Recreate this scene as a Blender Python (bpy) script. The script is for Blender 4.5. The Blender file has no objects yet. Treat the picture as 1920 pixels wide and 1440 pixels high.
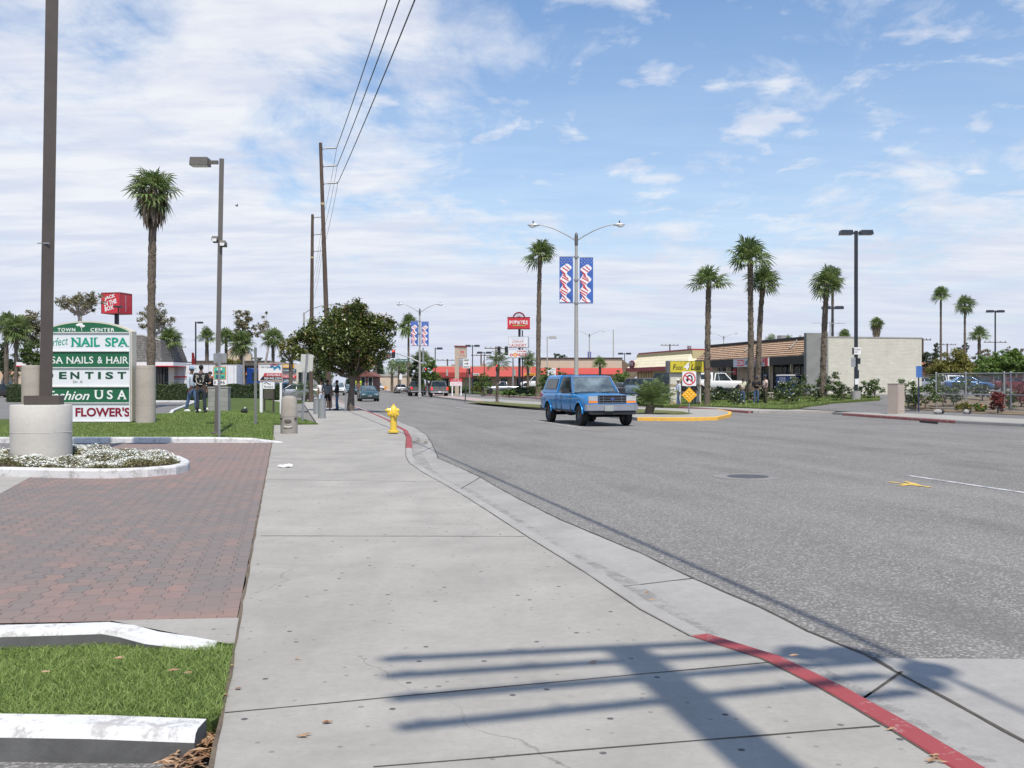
import bpy, bmesh, math, random
import numpy as np
from mathutils import Vector, Matrix, Euler
R = math.radians
PI = math.pi
SC = bpy.context.scene
COL = SC.collection
random.seed(7)

# ------------------------------------------------------------------ camera
F = 1867.0           # focal length in pixels of the 1920 px wide photograph
CX, HY, EYE = 960.0, 718.0, 1.5
cam_d = bpy.data.cameras.new('camera'); cam = bpy.data.objects.new('camera', cam_d); COL.objects.link(cam)
cam.location = (0, 0, EYE)
cam.rotation_euler = (R(90) - math.atan((720 - HY) / F), 0, 0)
cam_d.sensor_width = 36.0; cam_d.lens = 36.0 * F / 1920.0
cam_d.clip_start = 0.05; cam_d.clip_end = 9000
SC.camera = cam

# ------------------------------------------------------------------ sun, sky, exposure
SUN_ELEV = 60.4
SUN_H = Vector((0.205, -0.979)).normalized()
sun_dir = Vector((SUN_H.x * math.cos(R(SUN_ELEV)), SUN_H.y * math.cos(R(SUN_ELEV)), math.sin(R(SUN_ELEV))))
sd = bpy.data.lights.new('sun', 'SUN'); sd.energy = 4.7; sd.angle = R(0.42); sd.color = (1.0, 0.925, 0.81)
so = bpy.data.objects.new('sun', sd); COL.objects.link(so)
so.rotation_euler = sun_dir.to_track_quat('Z', 'Y').to_euler()

world = bpy.data.worlds.new('World'); SC.world = world; world.use_nodes = True
nt = world.node_tree; nt.nodes.clear()
def WN(t, **k):
    n = nt.nodes.new(t)
    for a, b in k.items(): setattr(n, a, b)
    return n
def wmath(op, a, b=None, clamp=False):
    n = WN('ShaderNodeMath', operation=op, use_clamp=clamp)
    for i, v in enumerate((a, b)):
        if v is None: continue
        if isinstance(v, (int, float)): n.inputs[i].default_value = v
        else: nt.links.new(v, n.inputs[i])
    return n.outputs[0]
def wmap(v, a, b, c=0.0, d=1.0):
    n = WN('ShaderNodeMapRange', interpolation_type='SMOOTHSTEP')
    nt.links.new(v, n.inputs[0])
    for i, x in enumerate((a, b, c, d)): n.inputs[i + 1].default_value = x
    return n.outputs[0]
sky = WN('ShaderNodeTexSky', sky_type='NISHITA'); sky.sun_disc = False
sky.sun_elevation = R(SUN_ELEV); sky.sun_rotation = math.atan2(SUN_H.x, SUN_H.y)
sky.air_density = 1.15; sky.dust_density = 0.6; sky.ozone_density = 1.6
tc = WN('ShaderNodeTexCoord'); sp = WN('ShaderNodeSeparateXYZ'); nt.links.new(tc.outputs['Generated'], sp.inputs[0])
zc = wmath('MAXIMUM', sp.outputs[2], 0.0)
den = wmath('ADD', zc, 0.13)
cxy = WN('ShaderNodeCombineXYZ')
nt.links.new(wmath('DIVIDE', sp.outputs[0], den), cxy.inputs[0]); nt.links.new(wmath('DIVIDE', sp.outputs[1], den), cxy.inputs[1])
def wnoise(scale, detail, rough, dist, off, sx=1.0, sy=1.0):
    mp = WN('ShaderNodeMapping'); nt.links.new(cxy.outputs[0], mp.inputs[0])
    mp.inputs['Location'].default_value = off; mp.inputs['Scale'].default_value = (sx, sy, 1)
    n = WN('ShaderNodeTexNoise'); nt.links.new(mp.outputs[0], n.inputs['Vector'])
    n.inputs['Scale'].default_value = scale; n.inputs['Detail'].default_value = detail
    n.inputs['Roughness'].default_value = rough; n.inputs['Distortion'].default_value = dist
    return n.outputs['Fac']
big = wnoise(0.75, 3, 0.5, 0.3, (3.1, 1.7, 0))
fine = wnoise(2.3, 12, 0.62, 0.35, (0.4, 5.2, 0), 1.0, 0.8)
wisp = wnoise(5.0, 10, 0.66, 0.9, (7.0, 2.2, 0), 1.0, 0.55)
az = wmath('DIVIDE', sp.outputs[0], wmath('MAXIMUM', sp.outputs[1], 0.2))     # left/right across the view direction
left = wmap(az, 0.12, -0.26)                                                    # heavier cloud towards the left of the street
low = wmap(zc, 0.30, 0.02)                                                     # and towards the horizon
cov = wmath('ADD', wmath('MULTIPLY', big, 0.45), wmath('MULTIPLY', fine, 0.85))
cov = wmath('ADD', cov, wmath('MULTIPLY', wisp, 0.30))
cov = wmath('ADD', cov, wmath('MULTIPLY', left, 0.17))
cov = wmath('ADD', cov, wmath('MULTIPLY', low, 0.27))
mask = wmap(cov, 0.755, 1.09)
mask = wmath('MULTIPLY', mask, 0.93)
puff = wmath('ADD', wmath('MULTIPLY', wnoise(4.4, 10, 0.58, 0.25, (11.3, 4.4, 0), 1.0, 0.9), 0.8), wmath('MULTIPLY', wisp, 0.25))
mask = wmath('MAXIMUM', mask, wmath('MULTIPLY', wmap(puff, 0.50, 0.70), 0.80))
clear = wmap(sp.outputs[2], 0.72, 0.42, 0.0, 1.0)                                # cloud thinned overhead, out of view, to weaken the fill light
mask = wmath('MULTIPLY', mask, clear)
veil = wmath('MULTIPLY', wmap(zc, 0.44, 0.0), 0.46)
mask = wmath('MAXIMUM', mask, veil)
shade = WN('ShaderNodeMix', data_type='RGBA'); nt.links.new(wmap(wnoise(3.2, 6, 0.6, 0.2, (1.5, 9.0, 0), 0.6, 1.6), 0.36, 0.66), shade.inputs[0])
shade.inputs[6].default_value = (5.6, 5.9, 6.8, 1); shade.inputs[7].default_value = (7.1, 7.2, 7.45, 1)
mx = WN('ShaderNodeMix', data_type='RGBA'); nt.links.new(mask, mx.inputs[0])
tint = WN('ShaderNodeMix', data_type='RGBA', blend_type='MULTIPLY'); tint.inputs[0].default_value = 1.0
nt.links.new(sky.outputs[0], tint.inputs[6]); tint.inputs[7].default_value = (0.90, 1.06, 1.22, 1)
nt.links.new(tint.outputs[2], mx.inputs[6]); nt.links.new(shade.outputs[2], mx.inputs[7])
hz = WN('ShaderNodeMix', data_type='RGBA'); nt.links.new(wmath('MULTIPLY', wmap(zc, 0.20, 0.0), 0.62), hz.inputs[0])
nt.links.new(mx.outputs[2], hz.inputs[6]); hz.inputs[7].default_value = (4.7, 5.15, 6.5, 1)
bg = WN('ShaderNodeBackground'); bg.inputs[1].default_value = 0.13; nt.links.new(hz.outputs[2], bg.inputs[0])
wo = WN('ShaderNodeOutputWorld'); nt.links.new(bg.outputs[0], wo.inputs[0])

vs = SC.view_settings; vs.view_transform = 'Standard'; vs.look = 'None'; vs.gamma = 1.0; vs.exposure = 0.0; vs.use_curve_mapping = False
SC.cycles.max_bounces = 6; SC.cycles.transparent_max_bounces = 8
SC.cycles.sample_clamp_indirect = 4.0

# ------------------------------------------------------------------ street frame and terrain
U = Vector((-0.2229, 0.9748)); V = Vector((0.9748, 0.2229))      # along the street / across it to the right
RZU = math.atan2(U.y, U.x)
def st(s, t): return (U.x * s + V.x * t, U.y * s + V.y * t)
def tS(x, y): return (U.x * x + U.y * y, V.x * x + V.y * y)
def sst(a, b, v):
    k = min(1.0, max(0.0, (v - a) / (b - a))); return k * k * (3 - 2 * k)
def T(x, y):
    """height of the ground away from the carriageway"""
    s, t = tS(x, y)
    if t > 20: return 0.72 * sst(26.5, 35, t) * sst(42, 58, s)
    if t < 3: return 0.05 + 0.30 * sst(27.5, 37.5, y) * sst(0.3, -2.4, t) * sst(-14.5, -11.5, t) if (y > 24 and y < 76) else 0.0
    return 0.0
ROAD = -0.12
def W(px, py, z=0.0):
    D = (EYE - z) * F / (py - HY); return ((px - CX) / F * D, D)
def at(px, D): return ((px - CX) / F * D, D)
def Z(py, D): return EYE + (HY - py) * D / F
def G(px, py):
    """where the view line through a point of the photograph meets the rolling ground"""
    D = 3.0; k = (py - HY) / F; a = (px - CX) / F
    while D < 400:
        if EYE - k * D <= T(a * D, D): break
        D += 0.15
    return (a * D, D)

# ------------------------------------------------------------------ materials
def srgb(r, g, b):
    f = lambda c: (c / 255 / 12.92) if c / 255 <= 0.04045 else ((c / 255 + 0.055) / 1.055) ** 2.4
    return (f(r), f(g), f(b))
MATS = {}
def nmat(name):
    m = bpy.data.materials.new(name); m.use_nodes = True
    return m, m.node_tree, m.node_tree.nodes['Principled BSDF']
class NB:
    def __init__(s, t): s.t = t
    def n(s, ty, **k):
        n = s.t.nodes.new(ty)
        for a, b in k.items(): setattr(n, a, b)
        return n
    def link(s, a, b): s.t.links.new(a, b)
    def pos(s):
        return s.n('ShaderNodeTexCoord').outputs['Object']
    def mapping(s, v, scale=(1, 1, 1), rot=(0, 0, 0), loc=(0, 0, 0)):
        m = s.n('ShaderNodeMapping'); s.link(v, m.inputs[0])
        m.inputs['Scale'].default_value = scale; m.inputs['Rotation'].default_value = rot; m.inputs['Location'].default_value = loc
        return m.outputs[0]
    def noise(s, v, scale, detail=4, rough=0.55, dist=0):
        n = s.n('ShaderNodeTexNoise'); s.link(v, n.inputs['Vector'])
        n.inputs['Scale'].default_value = scale; n.inputs['Detail'].default_value = detail
        n.inputs['Roughness'].default_value = rough; n.inputs['Distortion'].default_value = dist
        return n.outputs['Fac']
    def vor(s, v, scale, feature='F1', out='Distance', rnd=1.0, dim='3D'):
        n = s.n('ShaderNodeTexVoronoi', feature=feature, voronoi_dimensions=dim); s.link(v, n.inputs['Vector'])
        n.inputs['Scale'].default_value = scale; n.inputs['Randomness'].default_value = rnd
        return n.outputs[out]
    def map(s, v, a, b, c=0.0, d=1.0):
        n = s.n('ShaderNodeMapRange'); s.link(v, n.inputs[0])
        for i, x in enumerate((a, b, c, d)): n.inputs[i + 1].default_value = x
        return n.outputs[0]
    def math(s, op, a, b=None, c=False):
        n = s.n('ShaderNodeMath', operation=op, use_clamp=c)
        for i, v in enumerate((a, b)):
            if v is None: continue
            if isinstance(v, (int, float)): n.inputs[i].default_value = v
            else: s.link(v, n.inputs[i])
        return n.outputs[0]
    def mix(s, f, a, b, mode='MIX'):
        n = s.n('ShaderNodeMix', data_type='RGBA', blend_type=mode)
        if isinstance(f, (int, float)): n.inputs[0].default_value = f
        else: s.link(f, n.inputs[0])
        for i, v in ((6, a), (7, b)):
            if isinstance(v, tuple): n.inputs[i].default_value = (*v[:3], 1)
            else: s.link(v, n.inputs[i])
        return n.outputs[2]
    def bump(s, h, strength, dist=0.02):
        n = s.n('ShaderNodeBump'); n.inputs['Strength'].default_value = strength; n.inputs['Distance'].default_value = dist
        s.link(h, n.inputs['Height']); return n.outputs[0]
def mul(c, k): return tuple(min(0.95, x * k) for x in c)
def M(name, col, rough=0.6, metal=0.0, var=0.12, scale=6.0, bump=0.0, coat=0.0, spec=0.5):
    if name in MATS: return MATS[name]
    m, t, p = nmat(name); b = NB(t); v = b.pos()
    f1 = b.noise(v, scale, 5, 0.6); f2 = b.noise(v, scale * 0.13, 2, 0.5)
    f = b.math('ADD', b.math('MULTIPLY', f1, 0.6), b.math('MULTIPLY', f2, 0.4))
    c = b.mix(b.map(f, 0.33, 0.67), mul(col, 1 - var), mul(col, 1 + var))
    b.link(c, p.inputs['Base Color'])
    b.link(b.map(f1, 0.3, 0.7, max(0.02, rough - 0.07), min(1, rough + 0.07)), p.inputs['Roughness'])
    p.inputs['Metallic'].default_value = metal; p.inputs['Specular IOR Level'].default_value = spec
    if coat: p.inputs['Coat Weight'].default_value = coat; p.inputs['Coat Roughness'].default_value = 0.06
    if bump: b.link(b.bump(b.noise(v, scale * 4, 6, 0.65), bump, 0.01), p.inputs['Normal'])
    MATS[name] = m; return m
def leafM(name, c1, c2, trans=0.25, rough=0.5):
    if name in MATS: return MATS[name]
    m, t, p = nmat(name); b = NB(t)
    g = b.n('ShaderNodeNewGeometry')
    nz = b.noise(b.pos(), 0.7, 2)
    f = b.math('ADD', b.math('MULTIPLY', g.outputs['Random Per Island'], 0.7), b.math('MULTIPLY', nz, 0.5))
    c = b.mix(b.map(f, 0.2, 0.95), c1, c2)
    b.link(c, p.inputs['Base Color']); p.inputs['Roughness'].default_value = rough
    tr = b.n('ShaderNodeBsdfTranslucent'); b.link(c, tr.inputs[0])
    mx = b.n('ShaderNodeMixShader'); mx.inputs[0].default_value = trans
    b.link(p.outputs[0], mx.inputs[1]); b.link(tr.outputs[0], mx.inputs[2])
    b.link(mx.outputs[0], t.nodes['Material Output'].inputs[0])
    MATS[name] = m; return m
def glassM(name, col=(0.02, 0.028, 0.03), rough=0.05):
    if name in MATS: return MATS[name]
    m, t, p = nmat(name); b = NB(t)
    b.link(b.mix(b.map(b.noise(b.pos(), 1.6, 4), 0.35, 0.65), mul(col, 0.5), mul(col, 1.9)), p.inputs['Base Color'])
    p.inputs['Roughness'].default_value = rough; p.inputs['Specular IOR Level'].default_value = 0.4
    MATS[name] = m; return m
def emitM(name, col, k):
    if name in MATS: return MATS[name]
    m, t, p = nmat(name); p.inputs['Base Color'].default_value = (*col, 1)
    p.inputs['Emission Color'].default_value = (*col, 1); p.inputs['Emission Strength'].default_value = k
    MATS[name] = m; return m

def concreteM(name, col, dirt=0.5, gum=True, scale=1.0):
    m, t, p = nmat(name); b = NB(t); v = b.pos()
    a = b.noise(v, 1.1 * scale, 6, 0.62, 0.4); c = b.noise(v, 14 * scale, 6, 0.7); g = b.noise(v, 190, 3, 0.8)
    st_ = b.noise(b.mapping(v, (0.5, 0.12, 1), (0, 0, R(-12.9))), 2.0, 5, 0.65, 0.6)
    f = b.math('ADD', b.math('MULTIPLY', a, 0.45), b.math('ADD', b.math('MULTIPLY', c, 0.25), b.math('MULTIPLY', st_, 0.3)))
    k = b.mix(b.map(f, 0.38, 0.62), mul(col, 1 - 0.26 * dirt), mul(col, 1 + 0.16 * dirt))
    k = b.mix(b.map(b.noise(v, 34 * scale, 4, 0.75), 0.50, 0.68, 0.0, 0.30), k, mul(col, 0.66))
    k = b.mix(b.map(g, 0.3, 0.7, 0.0, 0.35), k, mul(col, 0.62))
    g2 = b.noise(v, 420, 2, 0.6); k = b.mix(b.map(g2, 0.60, 0.75, 0.0, 0.35), k, mul(col, 1.35))
    if gum:
        ss = b.n('ShaderNodeSeparateXYZ'); b.link(b.mapping(v, (1, 1, 1), (0, 0, R(-12.88))), ss.inputs[0]); acc = None
        for e_, w_ in ((3.95, .10), (4.85, -.07), (9.45, .08), (15.5, -.10), (19.4, .07), (26.5, -.05), (31, .08)):
            g_ = b.math('MULTIPLY', b.math('GREATER_THAN', ss.outputs[1], e_), w_); acc = g_ if acc is None else b.math('ADD', acc, g_)
        k = b.mix(b.math('ADD', acc, 0.12), mul(col, 0.0), k) if False else b.mix(b.map(acc, -.1, .12, .22, 0.0), k, mul(col, 0.55))
        d = b.vor(b.mapping(v, (1, 1, 1), (0, 0, 0.4), (3.3, 1.2, 0)), 2.1, dim='2D')
        spot = b.map(d, 0.026, 0.038, 0.92, 0.0)
        keep = b.map(b.noise(v, 1.3, 2), 0.44, 0.50)
        k = b.mix(b.math('MULTIPLY', spot, keep), k, (0.07, 0.07, 0.075))
        d2 = b.vor(v, 5.0, dim='2D'); k = b.mix(b.math('MULTIPLY', b.map(d2, 0.045, 0.07, 0.6, 0.0), b.map(b.noise(v, 1.9, 1), 0.50, 0.56)), k, (0.14, 0.13, 0.12)); k = b.mix(b.map(b.noise(v, 0.55, 6, 0.7, 1.2), 0.52, 0.70, 0.0, 0.32), k, mul(col, 0.66))
    ck = b.n('ShaderNodeTexVoronoi', feature='DISTANCE_TO_EDGE'); ck.inputs['Scale'].default_value = 0.19
    dv = b.n('ShaderNodeMix', data_type='RGBA', blend_type='ADD'); dv.inputs[0].default_value = 0.5
    nn = b.n('ShaderNodeTexNoise'); b.link(v, nn.inputs['Vector']); nn.inputs['Scale'].default_value = 1.7; nn.inputs['Detail'].default_value = 6
    b.link(v, dv.inputs[6]); b.link(nn.outputs['Color'], dv.inputs[7]); b.link(dv.outputs[2], ck.inputs['Vector'])
    k = b.mix(b.math('MULTIPLY', b.map(ck.outputs['Distance'], 0.0, 0.0016, 0.5, 0.0), b.map(b.noise(v, 0.35, 1), 0.5, 0.56)), k, mul(col, 0.3))
    b.link(k, p.inputs['Base Color']); p.inputs['Roughness'].default_value = 0.86; p.inputs['Specular IOR Level'].default_value = 0.3
    h = b.math('ADD', b.math('MULTIPLY', g, 0.5), b.math('MULTIPLY', c, 1.0))
    b.link(b.bump(h, 0.30, 0.006), p.inputs['Normal'])
    MATS[name] = m; return m
def asphaltM(name, col):
    m, t, p = nmat(name); b = NB(t); v = b.pos()
    rv = b.mapping(v, (1, 1, 1), (0, 0, R(-12.9)))
    lane = b.noise(b.mapping(rv, (0.55, 0.03, 1)), 1.5, 4, 0.6, 0.25)
    patch = b.noise(v, 0.22, 4, 0.6, 0.6); mid = b.noise(v, 3.0, 5, 0.65)
    f = b.math('ADD', b.math('MULTIPLY', lane, 0.45), b.math('ADD', b.math('MULTIPLY', patch, 0.35), b.math('MULTIPLY', mid, 0.2)))
    k = b.mix(b.map(f, 0.38, 0.62), mul(col, 0.80), mul(col, 1.22))
    ag = b.vor(v, 48, 'F1', 'Distance'); agc = b.vor(v, 64, 'F1', 'Color')
    k = b.mix(b.map(ag, 0.28, 0.62, 0.0, 0.48), k, mul(col, 0.38))
    sep = b.n('ShaderNodeSeparateColor'); b.link(agc, sep.inputs[0])
    k = b.mix(b.map(sep.outputs[0], 0.78, 0.88, 0.0, 0.5), k, mul(col, 2.2))
    gr = b.noise(v, 26, 5, 0.75); k = b.mix(b.map(gr, 0.52, 0.72, 0.0, 0.22), k, mul(col, 0.5))
    ck = b.n('ShaderNodeTexVoronoi', feature='DISTANCE_TO_EDGE'); ck.inputs['Scale'].default_value = 0.11
    nn = b.n('ShaderNodeTexNoise'); b.link(v, nn.inputs['Vector']); nn.inputs['Scale'].default_value = 1.1; nn.inputs['Detail'].default_value = 7
    dv = b.n('ShaderNodeMix', data_type='RGBA', blend_type='ADD'); dv.inputs[0].default_value = 0.9
    b.link(v, dv.inputs[6]); b.link(nn.outputs['Color'], dv.inputs[7]); b.link(dv.outputs[2], ck.inputs['Vector'])
    k = b.mix(b.math('MULTIPLY', b.map(ck.outputs['Distance'], 0.0, 0.0022, 0.45, 0.0), b.map(b.noise(v, 0.13, 1), 0.52, 0.60)), k, mul(col, 0.25))
    oil = b.noise(b.mapping(rv, (1.2, 0.35, 1), (0, 0, 0), (5, 2, 0)), 0.8, 3, 0.5)
    k = b.mix(b.map(oil, 0.57, 0.74, 0.0, 0.42), k, mul(col, 0.55))
    b.link(k, p.inputs['Base Color']); p.inputs['Roughness'].default_value = 0.88; p.inputs['Specular IOR Level'].default_value = 0.25
    b.link(b.bump(b.math('ADD', ag, b.math('MULTIPLY', gr, 0.8)), 0.55, 0.008), p.inputs['Normal'])
    MATS[name] = m; return m
def brickpaveM():
    m, t, p = nmat('interlocking_pavers'); b = NB(t); v = b.pos()
    r = b.mapping(v, (1, 1, 1), (0, 0, R(-12.9 - 90)))
    s = b.n('ShaderNodeSeparateXYZ'); b.link(r, s.inputs[0])
    def tri(x, per, amp):
        q = b.math('FRACT', b.math('DIVIDE', x, per)); q = b.math('ABSOLUTE', b.math('SUBTRACT', q, 0.5))
        return b.math('MULTIPLY', b.map(q, 0.18, 0.32, 0.0, 1.0), amp)
    Y = b.math('ADD', s.outputs[1], tri(s.outputs[0], 0.25, 0.034))
    cb = b.n('ShaderNodeCombineXYZ'); b.link(s.outputs[0], cb.inputs[0]); b.link(Y, cb.inputs[1])
    br = b.n('ShaderNodeTexBrick'); b.link(cb.outputs[0], br.inputs['Vector'])
    br.offset = 0.5; br.inputs['Scale'].default_value = 1.0; br.inputs['Brick Width'].default_value = 0.25; br.inputs['Row Height'].default_value = 0.14
    br.inputs['Mortar Size'].default_value = 0.0048; br.inputs['Mortar Smooth'].default_value = 0.25
    br.inputs['Color1'].default_value = (0, 0, 0, 1); br.inputs['Color2'].default_value = (1, 1, 1, 1); br.inputs['Mortar'].default_value = (0.5, 0.5, 0.5, 1)
    rnd = b.n('ShaderNodeSeparateColor'); b.link(br.outputs['Color'], rnd.inputs[0])
    zone = b.noise(v, 0.42, 3, 0.6)
    # redder near the edges of the driveway apron
    s0 = b.n('ShaderNodeSeparateXYZ'); b.link(v, s0.inputs[0])
    edge = b.math('MAXIMUM', b.map(s0.outputs[1], 7.6, 6.4, 0, 0.36), b.map(s0.outputs[1], 14.0, 17.0, 0, 0.25))
    q = b.math('ADD', b.math('ADD', b.math('MULTIPLY', rnd.outputs[0], 0.45), b.math('MULTIPLY', zone, 0.75)), edge)
    red = b.mix(b.noise(v, 9, 4), (0.25, 0.158, 0.132), (0.32, 0.215, 0.182))
    gry = b.mix(b.noise(v, 7, 4), (0.160, 0.140, 0.131), (0.222, 0.192, 0.177))
    k = b.mix(b.map(q, 0.52, 0.90), gry, red)
    k = b.mix(b.map(b.noise(v, 1.3, 5, 0.65), 0.35, 0.7, 0.0, 0.62), k, (0.195, 0.172, 0.162))
    k = b.mix(b.map(b.noise(v, 160, 3, 0.7), 0.4, 0.7, 0, 0.3), k, (0.09, 0.08, 0.08))
    k = b.mix(b.math('MULTIPLY', br.outputs['Fac'], b.map(b.noise(v, 0.8, 4), 0.35, 0.65, 0.25, 0.95)), k, (0.07, 0.062, 0.058))
    b.link(k, p.inputs['Base Color']); p.inputs['Roughness'].default_value = 0.85
    h = b.math('SUBTRACT', b.math('MULTIPLY', b.noise(v, 60, 4), 0.25), br.outputs['Fac'])
    b.link(b.bump(h, 0.5, 0.008), p.inputs['Normal']); MATS['pavers'] = m; return m
def grassbaseM(name, c1, c2):
    m, t, p = nmat(name); b = NB(t); v = b.pos()
    f = b.math('ADD', b.math('MULTIPLY', b.noise(v, 1.2, 5, 0.6), 0.5), b.math('MULTIPLY', b.noise(v, 38, 5, 0.75), 0.5))
    k = b.mix(b.map(f, 0.36, 0.64), c1, c2)
    b.link(k, p.inputs['Base Color']); p.inputs['Roughness'].default_value = 0.95; p.inputs['Specular IOR Level'].default_value = 0.1
    b.link(b.bump(b.noise(v, 55, 4, 0.8), 0.9, 0.03), p.inputs['Normal']); MATS[name] = m; return m
def kerbpaintM(name, paint, under, wear=0.5):
    m, t, p = nmat(name); b = NB(t); v = b.pos()
    f = b.noise(v, 5, 8, 0.72, 0.5); g = b.noise(v, 34, 6, 0.7)
    w = b.math('ADD', b.math('MULTIPLY', f, 0.65), b.math('MULTIPLY', g, 0.35))
    pc = b.mix(b.noise(v, 2, 4), mul(paint, 0.85), mul(paint, 1.08))
    k = b.mix(b.map(w, 0.575 - 0.12 * wear, 0.64 - 0.10 * wear), pc, under)
    b.link(k, p.inputs['Base Color']); p.inputs['Roughness'].default_value = 0.75
    b.link(b.bump(g, 0.35, 0.006), p.inputs['Normal']); MATS[name] = m; return m
def blockM(name, col, bw, bh, mort, rz=0.0, mc=0.7, var=0.08, bump=0.5, axis='X'):
    """masonry / roof tile courses on a vertical or sloping face, in the object's own coordinates"""
    m, t, p = nmat(name); b = NB(t); v = b.pos(); s = b.n('ShaderNodeSeparateXYZ'); b.link(v, s.inputs[0])
    cb = b.n('ShaderNodeCombineXYZ'); b.link(b.math('ADD', s.outputs[0], s.outputs[1]), cb.inputs[0]); b.link(s.outputs[2], cb.inputs[1])
    br = b.n('ShaderNodeTexBrick'); b.link(cb.outputs[0], br.inputs['Vector']); br.offset = 0.5
    br.inputs['Scale'].default_value = 1; br.inputs['Brick Width'].default_value = bw; br.inputs['Row Height'].default_value = bh
    br.inputs['Mortar Size'].default_value = mort; br.inputs['Mortar Smooth'].default_value = 0.4
    br.inputs['Color1'].default_value = (*mul(col, 1 - var), 1); br.inputs['Color2'].default_value = (*mul(col, 1 + var), 1); br.inputs['Mortar'].default_value = (*mul(col, mc), 1)
    k = b.mix(b.map(b.noise(v, 1.3, 5), 0.35, 0.7, 0, 0.35), br.outputs['Color'], mul(col, 0.75))
    k = b.mix(b.map(b.noise(b.mapping(v, (2.5, 2.5, 0.22)), 1.2, 4), 0.55, 0.8, 0, 0.28), k, mul(col, 0.6))
    b.link(k, p.inputs['Base Color']); p.inputs['Roughness'].default_value = 0.9
    h = b.math('SUBTRACT', b.math('MULTIPLY', b.noise(v, 25, 5), 0.3), br.outputs['Fac'])
    b.link(b.bump(h, bump, 0.02), p.inputs['Normal']); MATS[name] = m; return m
def barkM(name, c1, c2, zs=9):
    if name in MATS: return MATS[name]
    m, t, p = nmat(name); b = NB(t); v = b.pos()
    f = b.noise(b.mapping(v, (5, 5, zs)), 1.0, 6, 0.7, 0.6)
    b.link(b.mix(b.map(f, 0.35, 0.65), c1, c2), p.inputs['Base Color']); p.inputs['Roughness'].default_value = 0.95
    b.link(b.bump(f, 0.9, 0.04), p.inputs['Normal']); MATS[name] = m; return m

CONC = (0.385, 0.368, 0.335)
m_conc = concreteM('pavement_concrete', CONC, 0.85)
m_gutter = concreteM('gutter_concrete', (0.36, 0.35, 0.33), 0.9, False)
m_asph = asphaltM('road_asphalt', (0.222, 0.213, 0.201))
m_lot = asphaltM('lot_asphalt', (0.20, 0.195, 0.19))
m_pave = brickpaveM()
m_lawn = grassbaseM('lawn_turf', (0.055, 0.088, 0.022), (0.125, 0.165, 0.055))
m_dirt = grassbaseM('dirt', (0.17, 0.13, 0.09), (0.27, 0.22, 0.16))
m_red = kerbpaintM('red_kerb_paint', (0.31, 0.055, 0.06), (0.40, 0.30, 0.28), 0.15)
m_redb = kerbpaintM('faded_red_kerb_paint', (0.36, 0.12, 0.11), (0.38, 0.30, 0.28), 0.5)
m_white = kerbpaintM('white_kerb_paint', (0.64, 0.64, 0.64), (0.40, 0.39, 0.38), 0.6)
m_yel = kerbpaintM('yellow_kerb_paint', (0.80, 0.44, 0.06), (0.42, 0.33, 0.2), 0.35)
m_kerb = concreteM('kerb_concrete', (0.375, 0.365, 0.345), 0.8, False)
m_darkc = M('dark_concrete', (0.10, 0.10, 0.10), 0.9, 0, 0.35, 5, 0.4)  # dark tone for the near kerb faces and the sign plinth
m_rough = concreteM('rough_cast_concrete', (0.58, 0.555, 0.515), 0.5, False)
m_joint = M('joint_filler', (0.07, 0.062, 0.05), 0.95, 0, 0.4, 12)
m_paintw = kerbpaintM('worn_white_road_paint', (0.60, 0.60, 0.60), (0.26, 0.26, 0.26), 0.9)
m_painty = kerbpaintM('worn_yellow_road_paint', (0.75, 0.50, 0.08), (0.26, 0.25, 0.22), 0.7)
m_steelg = M('galvanised_steel', (0.36, 0.37, 0.38), 0.5, 0.6, 0.15, 8)
m_bronze = M('bronze_painted_steel', (0.085, 0.07, 0.062), 0.45, 0.2, 0.1, 3)
m_dkpole = M('dark_painted_pole', (0.03, 0.035, 0.045), 0.4, 0.3, 0.1, 3)
m_grypole = M('grey_concrete_pole', (0.35, 0.345, 0.33), 0.75, 0.0, 0.12, 9)
m_wood = barkM('weathered_pole_wood', (0.065, 0.045, 0.038), (0.13, 0.095, 0.075), 1.0)
m_black = M('black_matt', (0.015, 0.015, 0.017), 0.6, 0, 0.2, 8)
m_rubber = M('tyre_rubber', (0.018, 0.018, 0.019), 0.85, 0, 0.2, 20)
m_chrome = M('chrome', (0.72, 0.73, 0.75), 0.16, 1.0, 0.04, 6)
m_alu = M('wheel_alloy', (0.42, 0.43, 0.45), 0.35, 0.8, 0.1, 12)
m_glass = glassM('dark_window_glass')
m_wsglass = glassM('windscreen_glass', (0.10, 0.125, 0.13), 0.03)
m_signw = M('sign_white', (0.74, 0.74, 0.75), 0.45, 0, 0.03, 3)
m_lamp = M('frosted_lamp_lens', (0.72, 0.73, 0.74), 0.3, 0, 0.05, 5)
for n_ in m_wsglass.node_tree.nodes:
    if n_.type == 'BSDF_PRINCIPLED': n_.inputs['Specular IOR Level'].default_value = 1.0; n_.inputs['Coat Weight'].default_value = 1.0
m_frame = M('aluminium_frame', (0.30, 0.30, 0.30), 0.45, 0.5, 0.1, 9)

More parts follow.
